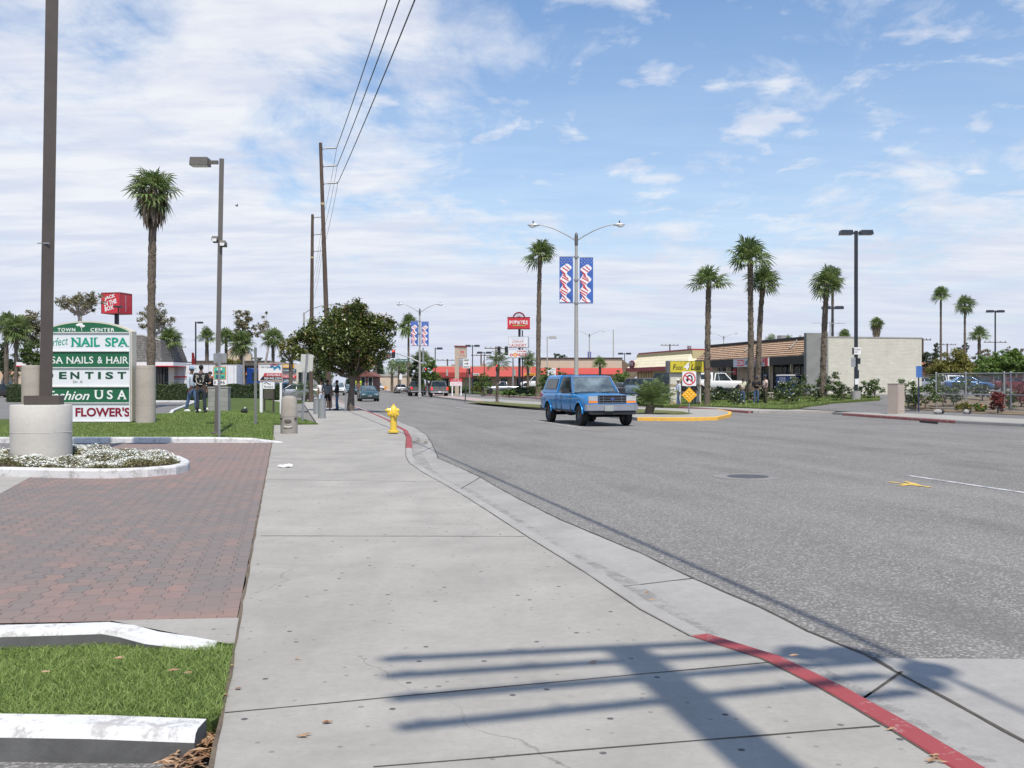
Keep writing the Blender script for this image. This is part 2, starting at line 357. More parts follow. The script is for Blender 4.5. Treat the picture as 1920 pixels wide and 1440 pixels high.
# ------------------------------------------------------------------ mesh builder
class MB:
    def __init__(s): s.v = []; s.f = []; s.m = []; s.X = Matrix.Identity(4)
    def add(s, vs, fs, m=0):
        o = len(s.v); s.v += [tuple(s.X @ Vector(v)) for v in vs]
        for f in fs: s.f.append([i + o for i in f]); s.m.append(m)
        return s
    def box(s, c, d, rz=0, m=0, top=1.0, rx=0, ry=0):
        hx, hy, hz = d[0] / 2, d[1] / 2, d[2] / 2
        vs = [Vector((x * hx * (top if z > 0 else 1), y * hy * (top if z > 0 else 1), z * hz)) for z in (-1, 1) for x, y in ((-1, -1), (1, -1), (1, 1), (-1, 1))]
        r = Euler((rx, ry, rz)).to_matrix(); c = Vector(c)
        return s.add([r @ v + c for v in vs], [(3, 2, 1, 0), (4, 5, 6, 7), (0, 1, 5, 4), (1, 2, 6, 5), (2, 3, 7, 6), (3, 0, 4, 7)], m)
    def tube(s, pts, rs, n=8, m=0, cap=True):
        pts = [Vector(p) for p in pts]
        if isinstance(rs, (int, float)): rs = [rs] * len(pts)
        vs = []; fs = []; ref = None
        for i, p in enumerate(pts):
            d = (pts[min(i + 1, len(pts) - 1)] - pts[max(i - 1, 0)]).normalized()
            if ref is None: ref = Vector((1, 0, 0)) if abs(d.x) < 0.8 else Vector((0, 1, 0))
            a = (ref - d * ref.dot(d)).normalized(); ref = a; b_ = d.cross(a)
            for k in range(n):
                q = 2 * PI * k / n; vs.append(p + (a * math.cos(q) + b_ * math.sin(q)) * rs[i])
        for i in range(len(pts) - 1):
            for k in range(n):
                k2 = (k + 1) % n; fs.append((i * n + k, i * n + k2, (i + 1) * n + k2, (i + 1) * n + k))
        if cap: fs.append(tuple(reversed(range(n)))); fs.append(tuple(range((len(pts) - 1) * n, len(pts) * n)))
        return s.add(vs, fs, m)
    def cyl(s, p0, p1, r0, r1=None, n=12, m=0): return s.tube([p0, p1], [r0, r0 if r1 is None else r1], n, m)
    def lathe(s, prof, n=20, c=(0, 0, 0), m=0, sx=1, sy=1):
        vs = []; fs = []
        for r, z in prof:
            for k in range(n): vs.append((c[0] + r * sx * math.cos(2 * PI * k / n), c[1] + r * sy * math.sin(2 * PI * k / n), c[2] + z))
        for i in range(len(prof) - 1):
            for k in range(n):
                k2 = (k + 1) % n; fs.append((i * n + k, i * n + k2, (i + 1) * n + k2, (i + 1) * n + k))
        fs.append(tuple(reversed(range(n)))); fs.append(tuple(range((len(prof) - 1) * n, len(prof) * n)))
        return s.add(vs, fs, m)
    def ell(s, c, r, n=12, m=0, rz=0):
        k = n // 2; prof = [(math.sin(PI * i / k), -math.cos(PI * i / k)) for i in range(k + 1)]
        prof[0] = (0.02, -1); prof[-1] = (0.02, 1)
        o = MB(); o.lathe(prof, n); q = Matrix.Translation(c) @ Matrix.Rotation(rz, 4, 'Z') @ Matrix.Diagonal((*r, 1))
        return s.add([q @ Vector(v) for v in o.v], o.f, m)
    def prism(s, pts, z0, z1, m=0, mside=None):
        n = len(pts)
        if sum(pts[i][0] * pts[(i + 1) % n][1] - pts[(i + 1) % n][0] * pts[i][1] for i in range(n)) < 0: pts = pts[::-1]
        vs = [(p[0], p[1], z0) for p in pts] + [(p[0], p[1], z1) for p in pts]
        s.add(vs, [tuple(reversed(range(n))), tuple(range(n, 2 * n))], m)
        return s.add(vs, [(i, (i + 1) % n, (i + 1) % n + n, i + n) for i in range(n)], m if mside is None else mside)
    def prismy(s, pts, y0, y1, m=0):
        """outline in x,z pushed from y0 to y1"""
        n = len(pts); vs = [(p[0], y0, p[1]) for p in pts] + [(p[0], y1, p[1]) for p in pts]
        a = sum(pts[i][0] * pts[(i + 1) % n][1] - pts[(i + 1) % n][0] * pts[i][1] for i in range(n))
        fs = [tuple(range(n)), tuple(reversed(range(n, 2 * n)))] + [((i + 1) % n, i, i + n, (i + 1) % n + n) for i in range(n)]
        if a < 0: fs = [tuple(reversed(f)) for f in fs]
        if y0 > y1: fs = [tuple(reversed(f)) for f in fs]
        return s.add(vs, fs, m)
    def quad(s, a, b_, c, d, m=0): return s.add([a, b_, c, d], [(0, 1, 2, 3)], m)
    def mesh(s, name, mats, smooth=None):
        me = bpy.data.meshes.new(name); me.from_pydata(s.v, [], s.f)
        for mm in (mats if isinstance(mats, (list, tuple)) else [mats]): me.materials.append(mm)
        if any(s.m): me.polygons.foreach_set('material_index', s.m)
        if smooth is not None:
            me.polygons.foreach_set('use_smooth', [True] * len(me.polygons)); me.set_sharp_from_angle(angle=R(smooth))
        me.update(); return me
    def build(s, name, mats, parent=None, smooth=None, loc=None):
        return put(name, s.mesh(name, mats, smooth), parent, loc)
def put(name, me, parent=None, loc=None):
    o = bpy.data.objects.new(name, me); COL.objects.link(o)
    if parent: o.parent = parent
    if loc: o.location = loc
    return o
def tag(o, label=None, cat=None, group=None, kind=None):
    if label: o['label'] = label
    if cat: o['category'] = cat
    if group: o['group'] = group
    if kind: o['kind'] = kind
    return o
def thing(name, label, cat, loc=(0, 0, 0), rz=0, group=None):
    o = bpy.data.objects.new(name, None); COL.objects.link(o); o.empty_display_size = 0.2
    o.location = loc; o.rotation_euler = (0, 0, rz); return tag(o, label, cat, group)
def struct(o): o['kind'] = 'structure'; return o
def kids(o): return [c for c in bpy.data.objects if c.parent == o]
def dup(root, loc, rz, label, group=None, paint=None, scale=None):
    r = root.copy(); COL.objects.link(r); r.location = loc; r.rotation_euler = (0, 0, rz); r['label'] = label
    if group: r['group'] = group
    if scale: r.scale = (scale,) * 3
    def rec(a, b_):
        for ch in kids(a):
            c = ch.copy(); COL.objects.link(c); c.parent = b_
            if paint and c.name.split('.')[0] in ('body', 'cabin', 'canopy_shell', 'door', 'mirror') :
                for sl in c.material_slots:
                    if sl.material and sl.material.name.startswith('paint'):
                        sl.link = 'OBJECT'; sl.material = paint
            rec(ch, c)
    rec(root, r); return r
def evalmesh(o, name):
    dg = bpy.context.evaluated_depsgraph_get(); dg.update()
    me = bpy.data.meshes.new_from_object(o.evaluated_get(dg)); me.name = name; return me
def fast_mesh(name, Vv, Ff, mat, smooth=False):
    Vv = np.asarray(Vv, dtype=np.float32).reshape(-1, 3); Ff = np.asarray(Ff, dtype=np.int32); k = Ff.shape[1]
    me = bpy.data.meshes.new(name); me.vertices.add(len(Vv)); me.vertices.foreach_set('co', Vv.ravel())
    me.loops.add(Ff.size); me.loops.foreach_set('vertex_index', Ff.ravel())
    me.polygons.add(len(Ff)); me.polygons.foreach_set('loop_start', np.arange(len(Ff), dtype=np.int32) * k)
    me.update(calc_edges=True); me.validate()
    for mm in (mat if isinstance(mat, (list, tuple)) else [mat]): me.materials.append(mm)
    if smooth: me.polygons.foreach_set('use_smooth', [True] * len(me.polygons))
    return me
def text_mb(mb, s, cx, cz, w, h, y, m=0, shear=0.0, bold=0.0, depth=0.0, spacing=1.0, tilt=0.0):
    """lettering facing -Y, fitted into w x h around (cx, cz)"""
    cu = bpy.data.curves.new('lettering', 'FONT'); cu.body = s; cu.shear = shear; cu.offset = bold; cu.space_character = spacing
    cu.resolution_u = 3; cu.extrude = 0.0
    o = bpy.data.objects.new('lettering', cu); COL.objects.link(o); me = evalmesh(o, 'lettering')
    bpy.data.objects.remove(o); vs = [v.co.copy() for v in me.vertices]; fs = [tuple(p.vertices) for p in me.polygons]
    x0 = min(v.x for v in vs); x1 = max(v.x for v in vs); y0 = min(v.y for v in vs); y1 = max(v.y for v in vs)
    kx = w / (x1 - x0); ky = h / (y1 - y0); out = []
    for v in vs:
        a = (v.x - (x0 + x1) / 2) * kx; c = (v.y - (y0 + y1) / 2) * ky
        out.append((cx + a * math.cos(tilt) - c * math.sin(tilt), y, cz + a * math.sin(tilt) + c * math.cos(tilt)))
    bpy.data.meshes.remove(me); mb.add(out, fs, m)
def sheet(name, pts, mat, zoff=0.0, step=1.5, flat=None, skirt=0.0, kind='structure', label=None, cat=None):
    """a ground surface cut into cells and laid on the terrain"""
    bm = bmesh.new(); n = len(pts)
    if sum(pts[i][0] * pts[(i + 1) % n][1] - pts[(i + 1) % n][0] * pts[i][1] for i in range(n)) < 0: pts = pts[::-1]
    bm.faces.new([bm.verts.new((p[0], p[1], 0)) for p in pts])
    if flat is None:
        for ax in (0, 1):
            lo = min(p[ax] for p in pts); hi = max(p[ax] for p in pts); q = lo + step
            nrm = (1, 0, 0) if ax == 0 else (0, 1, 0)
            while q < hi:
                bmesh.ops.bisect_plane(bm, geom=bm.verts[:] + bm.edges[:] + bm.faces[:], plane_co=(q, 0, 0) if ax == 0 else (0, q, 0), plane_no=nrm)
                q += step
    for v in bm.verts: v.co.z = (flat if flat is not None else T(v.co.x, v.co.y)) + zoff
    if skirt:
        be = [e for e in bm.edges if len(e.link_faces) == 1]
        r = bmesh.ops.extrude_edge_only(bm, edges=be)
        for g in r['geom']:
            if isinstance(g, bmesh.types.BMVert): g.co.z -= skirt
    me = bpy.data.meshes.new(name); bm.to_mesh(me); bm.free(); me.materials.append(mat)
    o = put(name, me); o['kind'] = kind
    if label: o['label'] = label
    return o
def strip(name, line, w0, w1, z0, z1, mats, segm=None, rounded=True, kind='structure', zs=None, inner=None):
    """a kerb: profile swept along a polyline; w0..w1 offsets to the right-hand side"""
    P = [Vector(p) for p in line]; mb = MB(); rows = []
    for i, p in enumerate(P):
        d = (P[min(i + 1, len(P) - 1)] - P[max(i - 1, 0)]).normalized(); nr = Vector((d.y, -d.x)); t_ = z1 if zs is None else zs[i]
        if rounded: prof = [(w0, z0), (w0, t_ - 0.015), (w0 + 0.015, t_), (w1 - 0.035, t_), (w1 - 0.012, t_ - 0.010), (w1, t_ - 0.035), (w1, z0)]
        else: prof = [(w0, z0), (w0, t_), (w1, t_), (w1, z0)]
        rows.append([(p.x + nr.x * a, p.y + nr.y * a, b_) for a, b_ in prof])
    k = len(rows[0])
    for i in range(len(rows) - 1):
        mm = segm[i] if segm else 0
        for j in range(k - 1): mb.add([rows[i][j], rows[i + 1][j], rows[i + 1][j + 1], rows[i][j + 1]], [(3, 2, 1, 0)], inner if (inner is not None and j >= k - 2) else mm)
    mb.add(rows[0], [tuple(range(k))]); mb.add(rows[-1], [tuple(reversed(range(k)))])
    o = mb.build(name, mats); o['kind'] = kind; return o
def inside(p, poly):
    x, y = p; c = False; n = len(poly)
    for i in range(n):
        x1, y1 = poly[i]; x2, y2 = poly[(i + 1) % n]
        if (y1 > y) != (y2 > y) and x < (x2 - x1) * (y - y1) / (y2 - y1) + x1: c = not c
    return c
def inside_np(P, poly):
    c = np.zeros(len(P), bool); n = len(poly); x = P[:, 0]; y = P[:, 1]
    for i in range(n):
        x1, y1 = poly[i]; x2, y2 = poly[(i + 1) % n]
        if y1 == y2: continue
        k = ((y1 > y) != (y2 > y)) & (x < (x2 - x1) * (y - y1) / (y2 - y1) + x1); c ^= k
    return c

# ================================================================== GROUND, ROAD, KERBS
struct(MB().box((0, 1500, -0.65), (6000, 6000, 0.6)).build('ground', m_dirt))
def stp(*a): return [st(s, t) for s, t in a]
sheet('road', stp((-30, -1), (-30, 45), (60, 29), (420, 60), (420, -8), (60, -1)), m_asph, ROAD, flat=0.0)
# near kerb, traced along its street edge from behind the viewer to the bend and on
ko_px = [(1825, 1420), (1716, 1356), (1589, 1286), (1469, 1229), (1335, 1188), (1240, 1140), (1125, 1068), (1020, 1007), (900, 934), (853, 908), (811, 886), (783, 868), (775, 856), (773, 840), (772, 820), (765, 807), (746, 797), (733, 788), (700, 774), (664, 762), (592, 735), (566, 725.5)]
ko = [W(*p) for p in ko_px]
d0 = Vector(ko[0]) - Vector(ko[1]); ko = [tuple(Vector(ko[0]) + d0.normalized() * 9), tuple(Vector(ko[0]) + d0.normalized() * 3)] + ko
KW = 0.155
ki = []
for i, p in enumerate(ko):
    d = (Vector(ko[min(i + 1, len(ko) - 1)]) - Vector(ko[max(i - 1, 0)])).normalized(); ki.append((p[0] - d.y * KW, p[1] + d.x * KW))
side = [0, 0, 0, 0, 0, 0] + [1] * 9 + [0] * 20
# runs of paint: 0 red, 1 bare concrete
strip('kerb', ko, -KW, 0.0, -0.2, 0.0, [m_red, m_kerb], segm=side[:len(ko) - 1], zs=[0.004] * len(ko))
gl_px = [(1672, 1257), (1621, 1229), (1520, 1188), (1424, 1140), (1300, 1086), (1200, 1038), (1050, 975), (960, 930), (900, 895), (853, 873), (822, 860), (810, 833), (800, 816), (778, 802), (751, 792)]
gl = [W(px, py, ROAD) for px, py in gl_px]
e0 = (Vector(gl[0]) - Vector(gl[1])).normalized(); gl = [tuple(Vector(gl[0]) + e0 * 12)] + gl
sheet('gutter', ko[:19] + gl[::-1], m_gutter, ROAD + 0.006, flat=0.0)
gd = ko[1:18]; g1, g2 = [], []
for i, p in enumerate(gd):
    d = (Vector(gd[min(i + 1, len(gd) - 1)]) - Vector(gd[max(i - 1, 0)])).normalized(); g1.append((p[0] + d.y * .01, p[1] - d.x * .01)); g2.append((p[0] + d.y * (.26 + .05 * math.sin(i * 2.1)), p[1] - d.x * (.26 + .05 * math.sin(i * 2.1))))
sheet('gutter_dirt', g1 + g2[::-1], kerbpaintM('gutter_dirt', (0.235, 0.225, 0.21), (0.33, 0.32, 0.30), 1.0), ROAD + 0.010, flat=0.0)
gut_far = [ko[18], ko[19], ko[20], ko[21], ko[22], ko[23]]
gf2 = [(p[0] + 0.45 * V.x, p[1] + 0.45 * V.y) for p in gut_far]
sheet('gutter', gut_far + gf2[::-1], m_gutter, ROAD + 0.004, flat=0.0)
# concrete bus pad at the lower right
pad = [W(1630, 1234, ROAD), W(1760, 1236, ROAD), W(2600, 1242, ROAD)]
sheet('road_slab', [gl[0], W(1672, 1257, ROAD), W(1632, 1234.5, ROAD)] + pad[1:] + [(9, 0), (5, -8)], m_gutter, ROAD + 0.004, flat=0.0)
# pavement
EA = W(397, 1440); EB = W(513, 812); ed = (Vector(EA) - Vector(EB)).normalized(); EZ = tuple(Vector(EA) + ed * 10)
NB_ = W(514, 797); NC = W(596, 796); ND = W(570, 757); NE = W(545, 733)
side_poly = [EZ, EA, EB, NB_, NC, ND, W(568, 744), NE, W(540, 727)] + ki[::-1]
struct(MB().prism(side_poly, -0.25, 0.0).build('sidewalk', m_conc))
# joints in the pavement
mb = MB()
def joint(a, b_, w=0.012, z=0.003):
    a = Vector(a); b_ = Vector(b_); d = (b_ - a).normalized(); n = Vector((-d.y, d.x)) * w / 2; k = max(1, int((b_ - a).length / 0.25)); pa = []
    for i in range(k + 1):
        q = a.lerp(b_, i / k); j = (random.random() - 0.5) * w * 0.5; r = 0.6 + random.random() * 0.8
        pa.append((q.x + n.x * r + d.y * j, q.y + n.y * r - d.x * j)); pa.append((q.x - n.x * r + d.y * j, q.y - n.y * r - d.x * j))
    for i in range(k): mb.add([(*pa[2 * i], z), (*pa[2 * i + 1], z), (*pa[2 * i + 3], z), (*pa[2 * i + 2], z)], [(0, 1, 2, 3)])
for a, b_ in (((700, 1439), (1650, 1362)), ((421, 1337), (1458, 1241)), ((489, 1005), (985, 1006)), ((500, 899), (828, 904)), ((507, 860), (759, 862)), ((512, 822), (757, 824)), ((598, 796), (743, 797)), ((590, 783), (722, 783)), ((582, 773), (700, 773))):
    joint(W(*a), W(*b_), 0.011 if a[1] > 1100 else 0.013)
for i in range(2, 23): joint(ki[i], ki[i + 1], 0.010)
pass
for t0_, s0_ in ((3.6, 1.5), ): pass
struct(mb.build('pavement_joints', m_joint)); mb = MB(); joint(EA, EB, 0.020, 0.006); joint(EA, EZ, 0.02, 0.006); struct(mb.build('edge_dirt', M('edge_grit', (.13, .10, .07), .95, 0, .5, 30, .5))); mb = MB()
for i in range(1, 16): joint(gl[i - 1], gl[i], 0.02, ROAD + 0.010)
for a, b_ in (((1590, 1287), (1690, 1262)), ((1155, 1075), (1300, 1086)), ((853, 909), (900, 896)), ((775, 845), (812, 838))): joint(W(*a), W(*b_, ROAD), 0.014, ROAD + 0.010)
joint(W(1672, 1257, ROAD), W(1640, 1236, ROAD), 0.02, ROAD + 0.011)
struct(mb.build('gutter_joints', m_joint))

# block paved driveway apron on the left
brick = [W(0, 1170), W(206, 1166), W(444, 1160.5), (-6.0, 24.86), (-9.8, 24.86), (-10.8, 20.5), W(-330, 895), W(-330, 1172)]
sheet('driveway', brick, m_pave, 0.004, flat=0.0)
sheet('driveway', [W(-330, 893), W(62, 893), W(-60, 960), W(-330, 1000)], m_conc, 0.008, flat=0.0)
sheet('parking_lot', stp((6, -0.3), (120, -0.3), (120, -90), (6, -90)), m_lot, -0.004, flat=0.0)
sheet('driveway', [W(206, 1165.5), W(447.5, 1160.5), W(439.5, 1208), W(425, 1209), W(300, 1184)], m_conc, 0.007, flat=0.0)
# lower driveway in the corner
sheet('driveway', [W(430, 1300), (-1.35, 2.0), (-1.0, -3), (-9, -3), (-9, 4.6), W(0, 1338, 0.05)], m_lot, -0.085, flat=0.0)

# small grassed island in the near corner between its two white kerbs
isl = [W(-500, 1180, 0.05), W(0, 1190, 0.05), W(206, 1184, 0.05), W(300, 1200, 0.05), W(437, 1214, 0.0), W(423, 1290, 0.0), W(413, 1345, 0.0), W(396, 1358, 0.0), W(0, 1350, 0.05), W(-500, 1350, 0.05)]
struct(MB().prism(isl, -0.1, 0.012).build('island_soil', m_lawn))
tips = [W(-500, 1168, .12), W(0, 1171, .12), W(144, 1167, .12), W(206, 1165, .115), W(255, 1171, .10), W(300, 1183, .08), W(360, 1192, .055), W(408, 1198, .03)]
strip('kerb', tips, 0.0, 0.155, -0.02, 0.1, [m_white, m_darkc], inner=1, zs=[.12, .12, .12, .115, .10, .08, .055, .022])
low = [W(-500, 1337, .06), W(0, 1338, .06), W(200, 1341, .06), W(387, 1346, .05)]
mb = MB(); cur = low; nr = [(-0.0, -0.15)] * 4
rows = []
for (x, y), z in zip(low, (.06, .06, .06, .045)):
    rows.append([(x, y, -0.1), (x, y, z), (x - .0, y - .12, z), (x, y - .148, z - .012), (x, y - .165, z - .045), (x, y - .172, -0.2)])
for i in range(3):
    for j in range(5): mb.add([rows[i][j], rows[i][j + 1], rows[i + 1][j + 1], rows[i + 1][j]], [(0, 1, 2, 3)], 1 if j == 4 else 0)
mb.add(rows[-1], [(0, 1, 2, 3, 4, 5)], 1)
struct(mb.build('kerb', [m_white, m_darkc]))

# flower island kerb and soil
isl2 = [(-14, 16.5), (-10, 16.05), (-8.1, 15.9), (-6.9, 15.62), (-6.3, 15.58), (-5.8, 15.85), (-5.5, 16.3), (-5.47, 16.8), (-5.66, 17.5), (-6.15, 18.5), (-7.1, 19.4), (-9, 20.0), (-14, 20.7)]
strip('kerb', isl2, -0.15, 0.0, -0.02, 0.15, [m_white])
ISL2 = [(-14, 16.66), (-10, 16.2), (-8.1, 16.05), (-6.9, 15.78), (-6.3, 15.74), (-5.9, 15.98), (-5.65, 16.36), (-5.63, 16.8), (-5.81, 17.45), (-6.27, 18.4), (-7.17, 19.25), (-9, 19.85), (-14, 20.3)]
struct(MB().prism(ISL2, 0.0, 0.12).build('soil', m_dirt))

# big lawn on the left with its white kerb
lawn = [(-32, 25.3), W(0, 820, .05), W(340, 819.5, .05), W(455, 820.5, .05), W(509, 828, .02), (EB[0] - 0.01, EB[1]), (NB_[0], NB_[1] + .01), (NC[0], NC[1] + .01), (-10.6, 47), (-13.5, 60), (-17, 75), (-23.2, 75), (-20, 64), (-14.0, 41.5), (-12.9, 38.0), (-14, 34.3), (-17.5, 34.0), (-32, 35.5)]
sheet('lawn', lawn, m_lawn, 0.0, step=0.8, skirt=0.35)
wk = [(-32, 25.0), (W(0, 833)), W(340, 833), W(455, 833.5), W(512, 832.5)]
wk = [(-32, 25.2), (-14, 25.1), (-7.6, 25.1), (-6.55, 25.05), (-5.85, 25.3)]
strip('kerb', wk, 0.0, 0.22, -0.02, 0.13, [m_white], zs=[.14, .14, .14, .12, .012])
strip('kerb', [(-17.6, 33.9), (-14.1, 34.2), (-13.0, 38.0), (-14.1, 41.6), (-20.2, 64.2), (-23.3, 75.1)], -0.14, 0.0, -0.02, 0.13, [m_white], zs=[.10, .12, .30, .38, .38, .2])
sheet('lawn', [(-32, 77.5), (-17, 77.5), (-15, 80.5), (-34, 80.5)], m_lawn, 0.08, flat=0.0, skirt=0.2)
strip('kerb', [(-32, 77.3), (-17, 77.3)], 0, 0.15, -0.02, 0.14, [m_white])

# median with its yellow nose
mL = [W(1370, 782, ROAD), W(1345, 788, ROAD), W(1290, 789.5, ROAD), W(1195, 789, ROAD), W(1100, 778, ROAD), W(985, 765.5, ROAD), W(900, 756.5, ROAD), W(840, 748.5, ROAD), W(775, 741, ROAD), W(720, 733.5, ROAD), W(660, 726.5, ROAD)]
mR = [W(1372, 777, ROAD), W(1350, 772.5, ROAD), W(1290, 771, ROAD), W(1200, 768.5, ROAD), W(1100, 762, ROAD), W(1000, 756.5, ROAD), W(905, 750, ROAD), W(845, 744.5, ROAD), W(785, 738, ROAD), W(728, 731.5, ROAD), W(667, 725.5, ROAD)]
def off(line, w):
    o = []
    for i, p in enumerate(line):
        d = (Vector(line[min(i + 1, len(line) - 1)]) - Vector(line[max(i - 1, 0)])).normalized(); o.append((p[0] + d.y * w, p[1] - d.x * w))
    return o
strip('kerb', mL, 0.0, 0.15, -0.2, 0.02, [m_yel, m_kerb], segm=[0, 0, 0, 1, 1, 1, 1, 1, 1, 1], zs=[.03] * 11)
strip('kerb', [mL[0]] + mR, -0.15, 0.0, -0.2, 0.02, [m_yel, m_kerb], segm=[0, 0, 1, 1, 1, 1, 1, 1, 1, 1, 1], zs=[.03] * 12)
mi, mj = off(mL, 0.15), off(mR, -0.15)
struct(MB().prism([mi[0]] + mi + mj[::-1], -0.2, 0.022).build('median', m_conc))
m_medbrick = concreteM('reddish_median_concrete', (0.46, 0.35, 0.32), 0.7, False)
sheet('median_paving', off(mL, 0.3)[6:] + off(mR, -0.3)[6:][::-1], m_medbrick, 0.027, flat=0.0)
mg = [W(1300, 777, 0), W(1270, 778.5, 0), W(1195, 776, 0), W(1100, 771.5, 0), W(985, 763.5, 0), W(905, 757, 0), W(872, 753.5, 0), W(905, 753, 0), W(985, 758, 0), W(1100, 764.0, 0), W(1200, 768.0, 0), W(1280, 772.5, 0)]
sheet('median_grass', mg, grassbaseM('dry_turf', (0.085, 0.12, 0.03), (0.20, 0.19, 0.09)), 0.032, flat=0.0)

# far side of the street: pavement, kerbs, driveways, planters and the lot behind
sheet('parking_lot', stp((20, 28.5), (20, 150), (330, 150), (330, 30), (130, 28.5)), m_lot, -0.012, step=3.5)
far = stp((2, 26.75), (31.7, 26.7), (34.8, 26.25), (44.6, 27.2), (49, 24.3), (60, 24.6), (76, 26.2), (98, 25.2), (128, 25.4))
strip('kerb', far[:3], -0.15, 0.0, -0.2, 0.0, [m_kerb], zs=[0.003, 0.003, .0])
strip('kerb', far[2:4], -0.15, 0.0, -0.2, 0.0, [m_redb])
strip('kerb', far[4:7], -0.15, 0.0, -0.2, 0.0, [m_redb])
strip('kerb', far[6:], -0.15, 0.0, -0.2, 0.0, [m_redb])
fp = [far[0], far[1], far[2], far[3], st(46, 27.2), st(48.4, 26.2), far[4], far[5], far[6], far[7], far[8]]
fo = off(fp, 0.15)
struct(MB().prism(fo[:5] + stp((46, 30), (2, 30)), -0.2, 0.0).build('sidewalk', m_conc))
struct(MB().prism(fo[5:] + stp((128, 29), (47.5, 29)), -0.2, 0.004).build('sidewalk', m_conc))
# storm drain slot in the far red kerb
dr = [W(1725, 790, ROAD + .06), W(1759, 793, ROAD + .06)]
mb = MB(); a, b_ = Vector(dr[0]), Vector(dr[1]); d = (b_ - a).normalized(); nn = Vector((-d.y, d.x)) * -1
if nn.y > 0: nn = -nn
mb.add([(*(a + nn * .02), -0.105), (*(b_ + nn * .02), -0.105), (*(b_ + nn * .02), -0.02), (*(a + nn * .02), -0.02), (*(a + nn * .0), -0.105), (*(b_ + nn * .0), -0.105), (*(b_), -0.02), (*(a), -0.02)], [(0, 1, 2, 3), (4, 5, 6, 7), (0, 1, 5, 4), (1, 2, 6, 5), (2, 3, 7, 6), (3, 0, 4, 7)])
tag(mb.build('storm_drain', m_black), 'dark slot of a storm drain in the far red kerb', 'storm drain')
plant1 = [G(1245, 762), G(1330, 763), G(1430, 767), G(1475, 768.5), G(1515, 763), G(1560, 757), G(1650, 750), G(1650, 745.5), G(1560, 742), G(1380, 741), G(1250, 745), G(1180, 740), G(1100, 737), G(1060, 745)]
sheet('planting_bed', plant1, grassbaseM('bed_turf', (0.05, 0.075, 0.02), (0.13, 0.16, 0.055)), 0.07, step=1.2, skirt=0.3)
plant2 = [G(1692, 765), G(1740, 770), G(1800, 774), G(1925, 779), G(2200, 790), G(2200, 748), G(1925, 746), G(1760, 744), G(1692, 747)]
sheet('planting_bed', plant2, m_dirt, 0.03, step=1.2, skirt=0.2)
plant3 = [G(893, 738), G(1010, 744), G(1015, 739), G(960, 732), G(900, 730), G(840, 732)]
sheet('planting_bed', plant3, m_lawn, 0.07, step=2.5, skirt=0.3)

# road markings and iron
def dash(s0, s1, t, w=0.11, m=m_paintw, name='lane_line'):
    a = stp((s0, t - w / 2), (s1, t - w / 2), (s1, t + w / 2), (s0, t + w / 2)); o = sheet(name, a, m, ROAD + 0.006, flat=0.0); return o
dash(9, 15.4, 10.62); dash(34.5, 41.5, 10.45); dash(60, 66, 11.2); dash(85, 91, 12.6)
dash(55, 62, 22.4, 0.11); dash(80, 87, 22.6, 0.11)
mx_, my_ = W(1402, 894, ROAD)
mh = thing('manhole', 'round iron manhole cover ringed with concrete in the road', 'manhole', (mx_, my_, ROAD))
MB().lathe([(0.60, 0.0), (0.60, 0.006), (0.36, 0.007)], 36).build('concrete_ring', concreteM('ring_concrete', (0.25, 0.243, 0.23), 1.0, False), mh)
MB().lathe([(0.35, 0.0), (0.35, 0.011), (0.30, 0.012), (0.29, 0.008), (0.05, 0.008), (0.04, 0.013), (0.0, 0.013)], 32).build('cover', M('cast_iron', (0.10, 0.10, 0.11), 0.7, 0.3, 0.3, 30, 0.6), mh)
mb = MB()
def ystroke(a, b_, w):
    a = Vector(W(*a, ROAD)); b_ = Vector(W(*b_, ROAD)); d = (b_ - a).normalized(); n = Vector((-d.y, d.x)) * w / 2
    mb.add([(*(a - n), 0), (*(b_ - n), 0), (*(b_ + n), 0), (*(a + n), 0)], [(0, 1, 2, 3)])
ystroke((1668, 904), (1745, 914), 0.10); ystroke((1688, 911), (1716, 907), 0.10); ystroke((1697, 903.5), (1730, 912.5), 0.07)
for v in range(0, len(mb.v)): mb.v[v] = (mb.v[v][0], mb.v[v][1], ROAD + 0.007 + 0.001 * (v // 4))
o = mb.build('survey_mark', m_painty); o['kind'] = 'structure'

# ------------------------------------------------------------------ grass, flowers and litter (things nobody could count)
def blades(name, poly, n, h, w, mat, label, zf, lean=0.5, seed=1):
    rg = np.random.default_rng(seed); P = np.array(poly); lo = P.min(0); hi = P.max(0)
    pts = rg.uniform(lo, hi, (int(n * 3), 2)); pts = pts[inside_np(pts, poly)][:n]; n = len(pts)
    a = rg.uniform(0, 2 * PI, n); b_ = rg.uniform(0, 2 * PI, n); hh = h * rg.uniform(0.45, 1.25, n); ww = w * rg.uniform(0.6, 1.3, n)
    z = np.array([zf(x, y) for x, y in pts]) if callable(zf) else np.full(n, zf)
    base = np.stack([pts[:, 0], pts[:, 1], z], 1); s = np.stack([np.cos(a), np.sin(a), 0 * a], 1) * ww[:, None]
    le = np.stack([np.cos(b_), np.sin(b_), 0 * a], 1) * (hh * lean * rg.uniform(0.1, 1.5, n))[:, None]
    up = np.zeros((n, 3)); up[:, 2] = hh
    Vv = np.stack([base - s, base + s, base + s * .7 + le * .35 + up * .6, base + le + up * .9, base - s * .7 + le * .35 + up * .6], 1)
    Ff = np.array([[0, 1, 2, 4], [4, 2, 3, 3]]); F3 = np.arange(n)[:, None, None] * 5 + np.array([[0, 1, 2], [0, 2, 4], [4, 2, 3]])
    me = fast_mesh(name, Vv, F3.reshape(-1, 3), mat); o = put(name, me); return tag(o, label, None, None, 'stuff')
m_blade = leafM('grass_blades', (0.085, 0.165, 0.025), (0.33, 0.42, 0.12), 0.28)
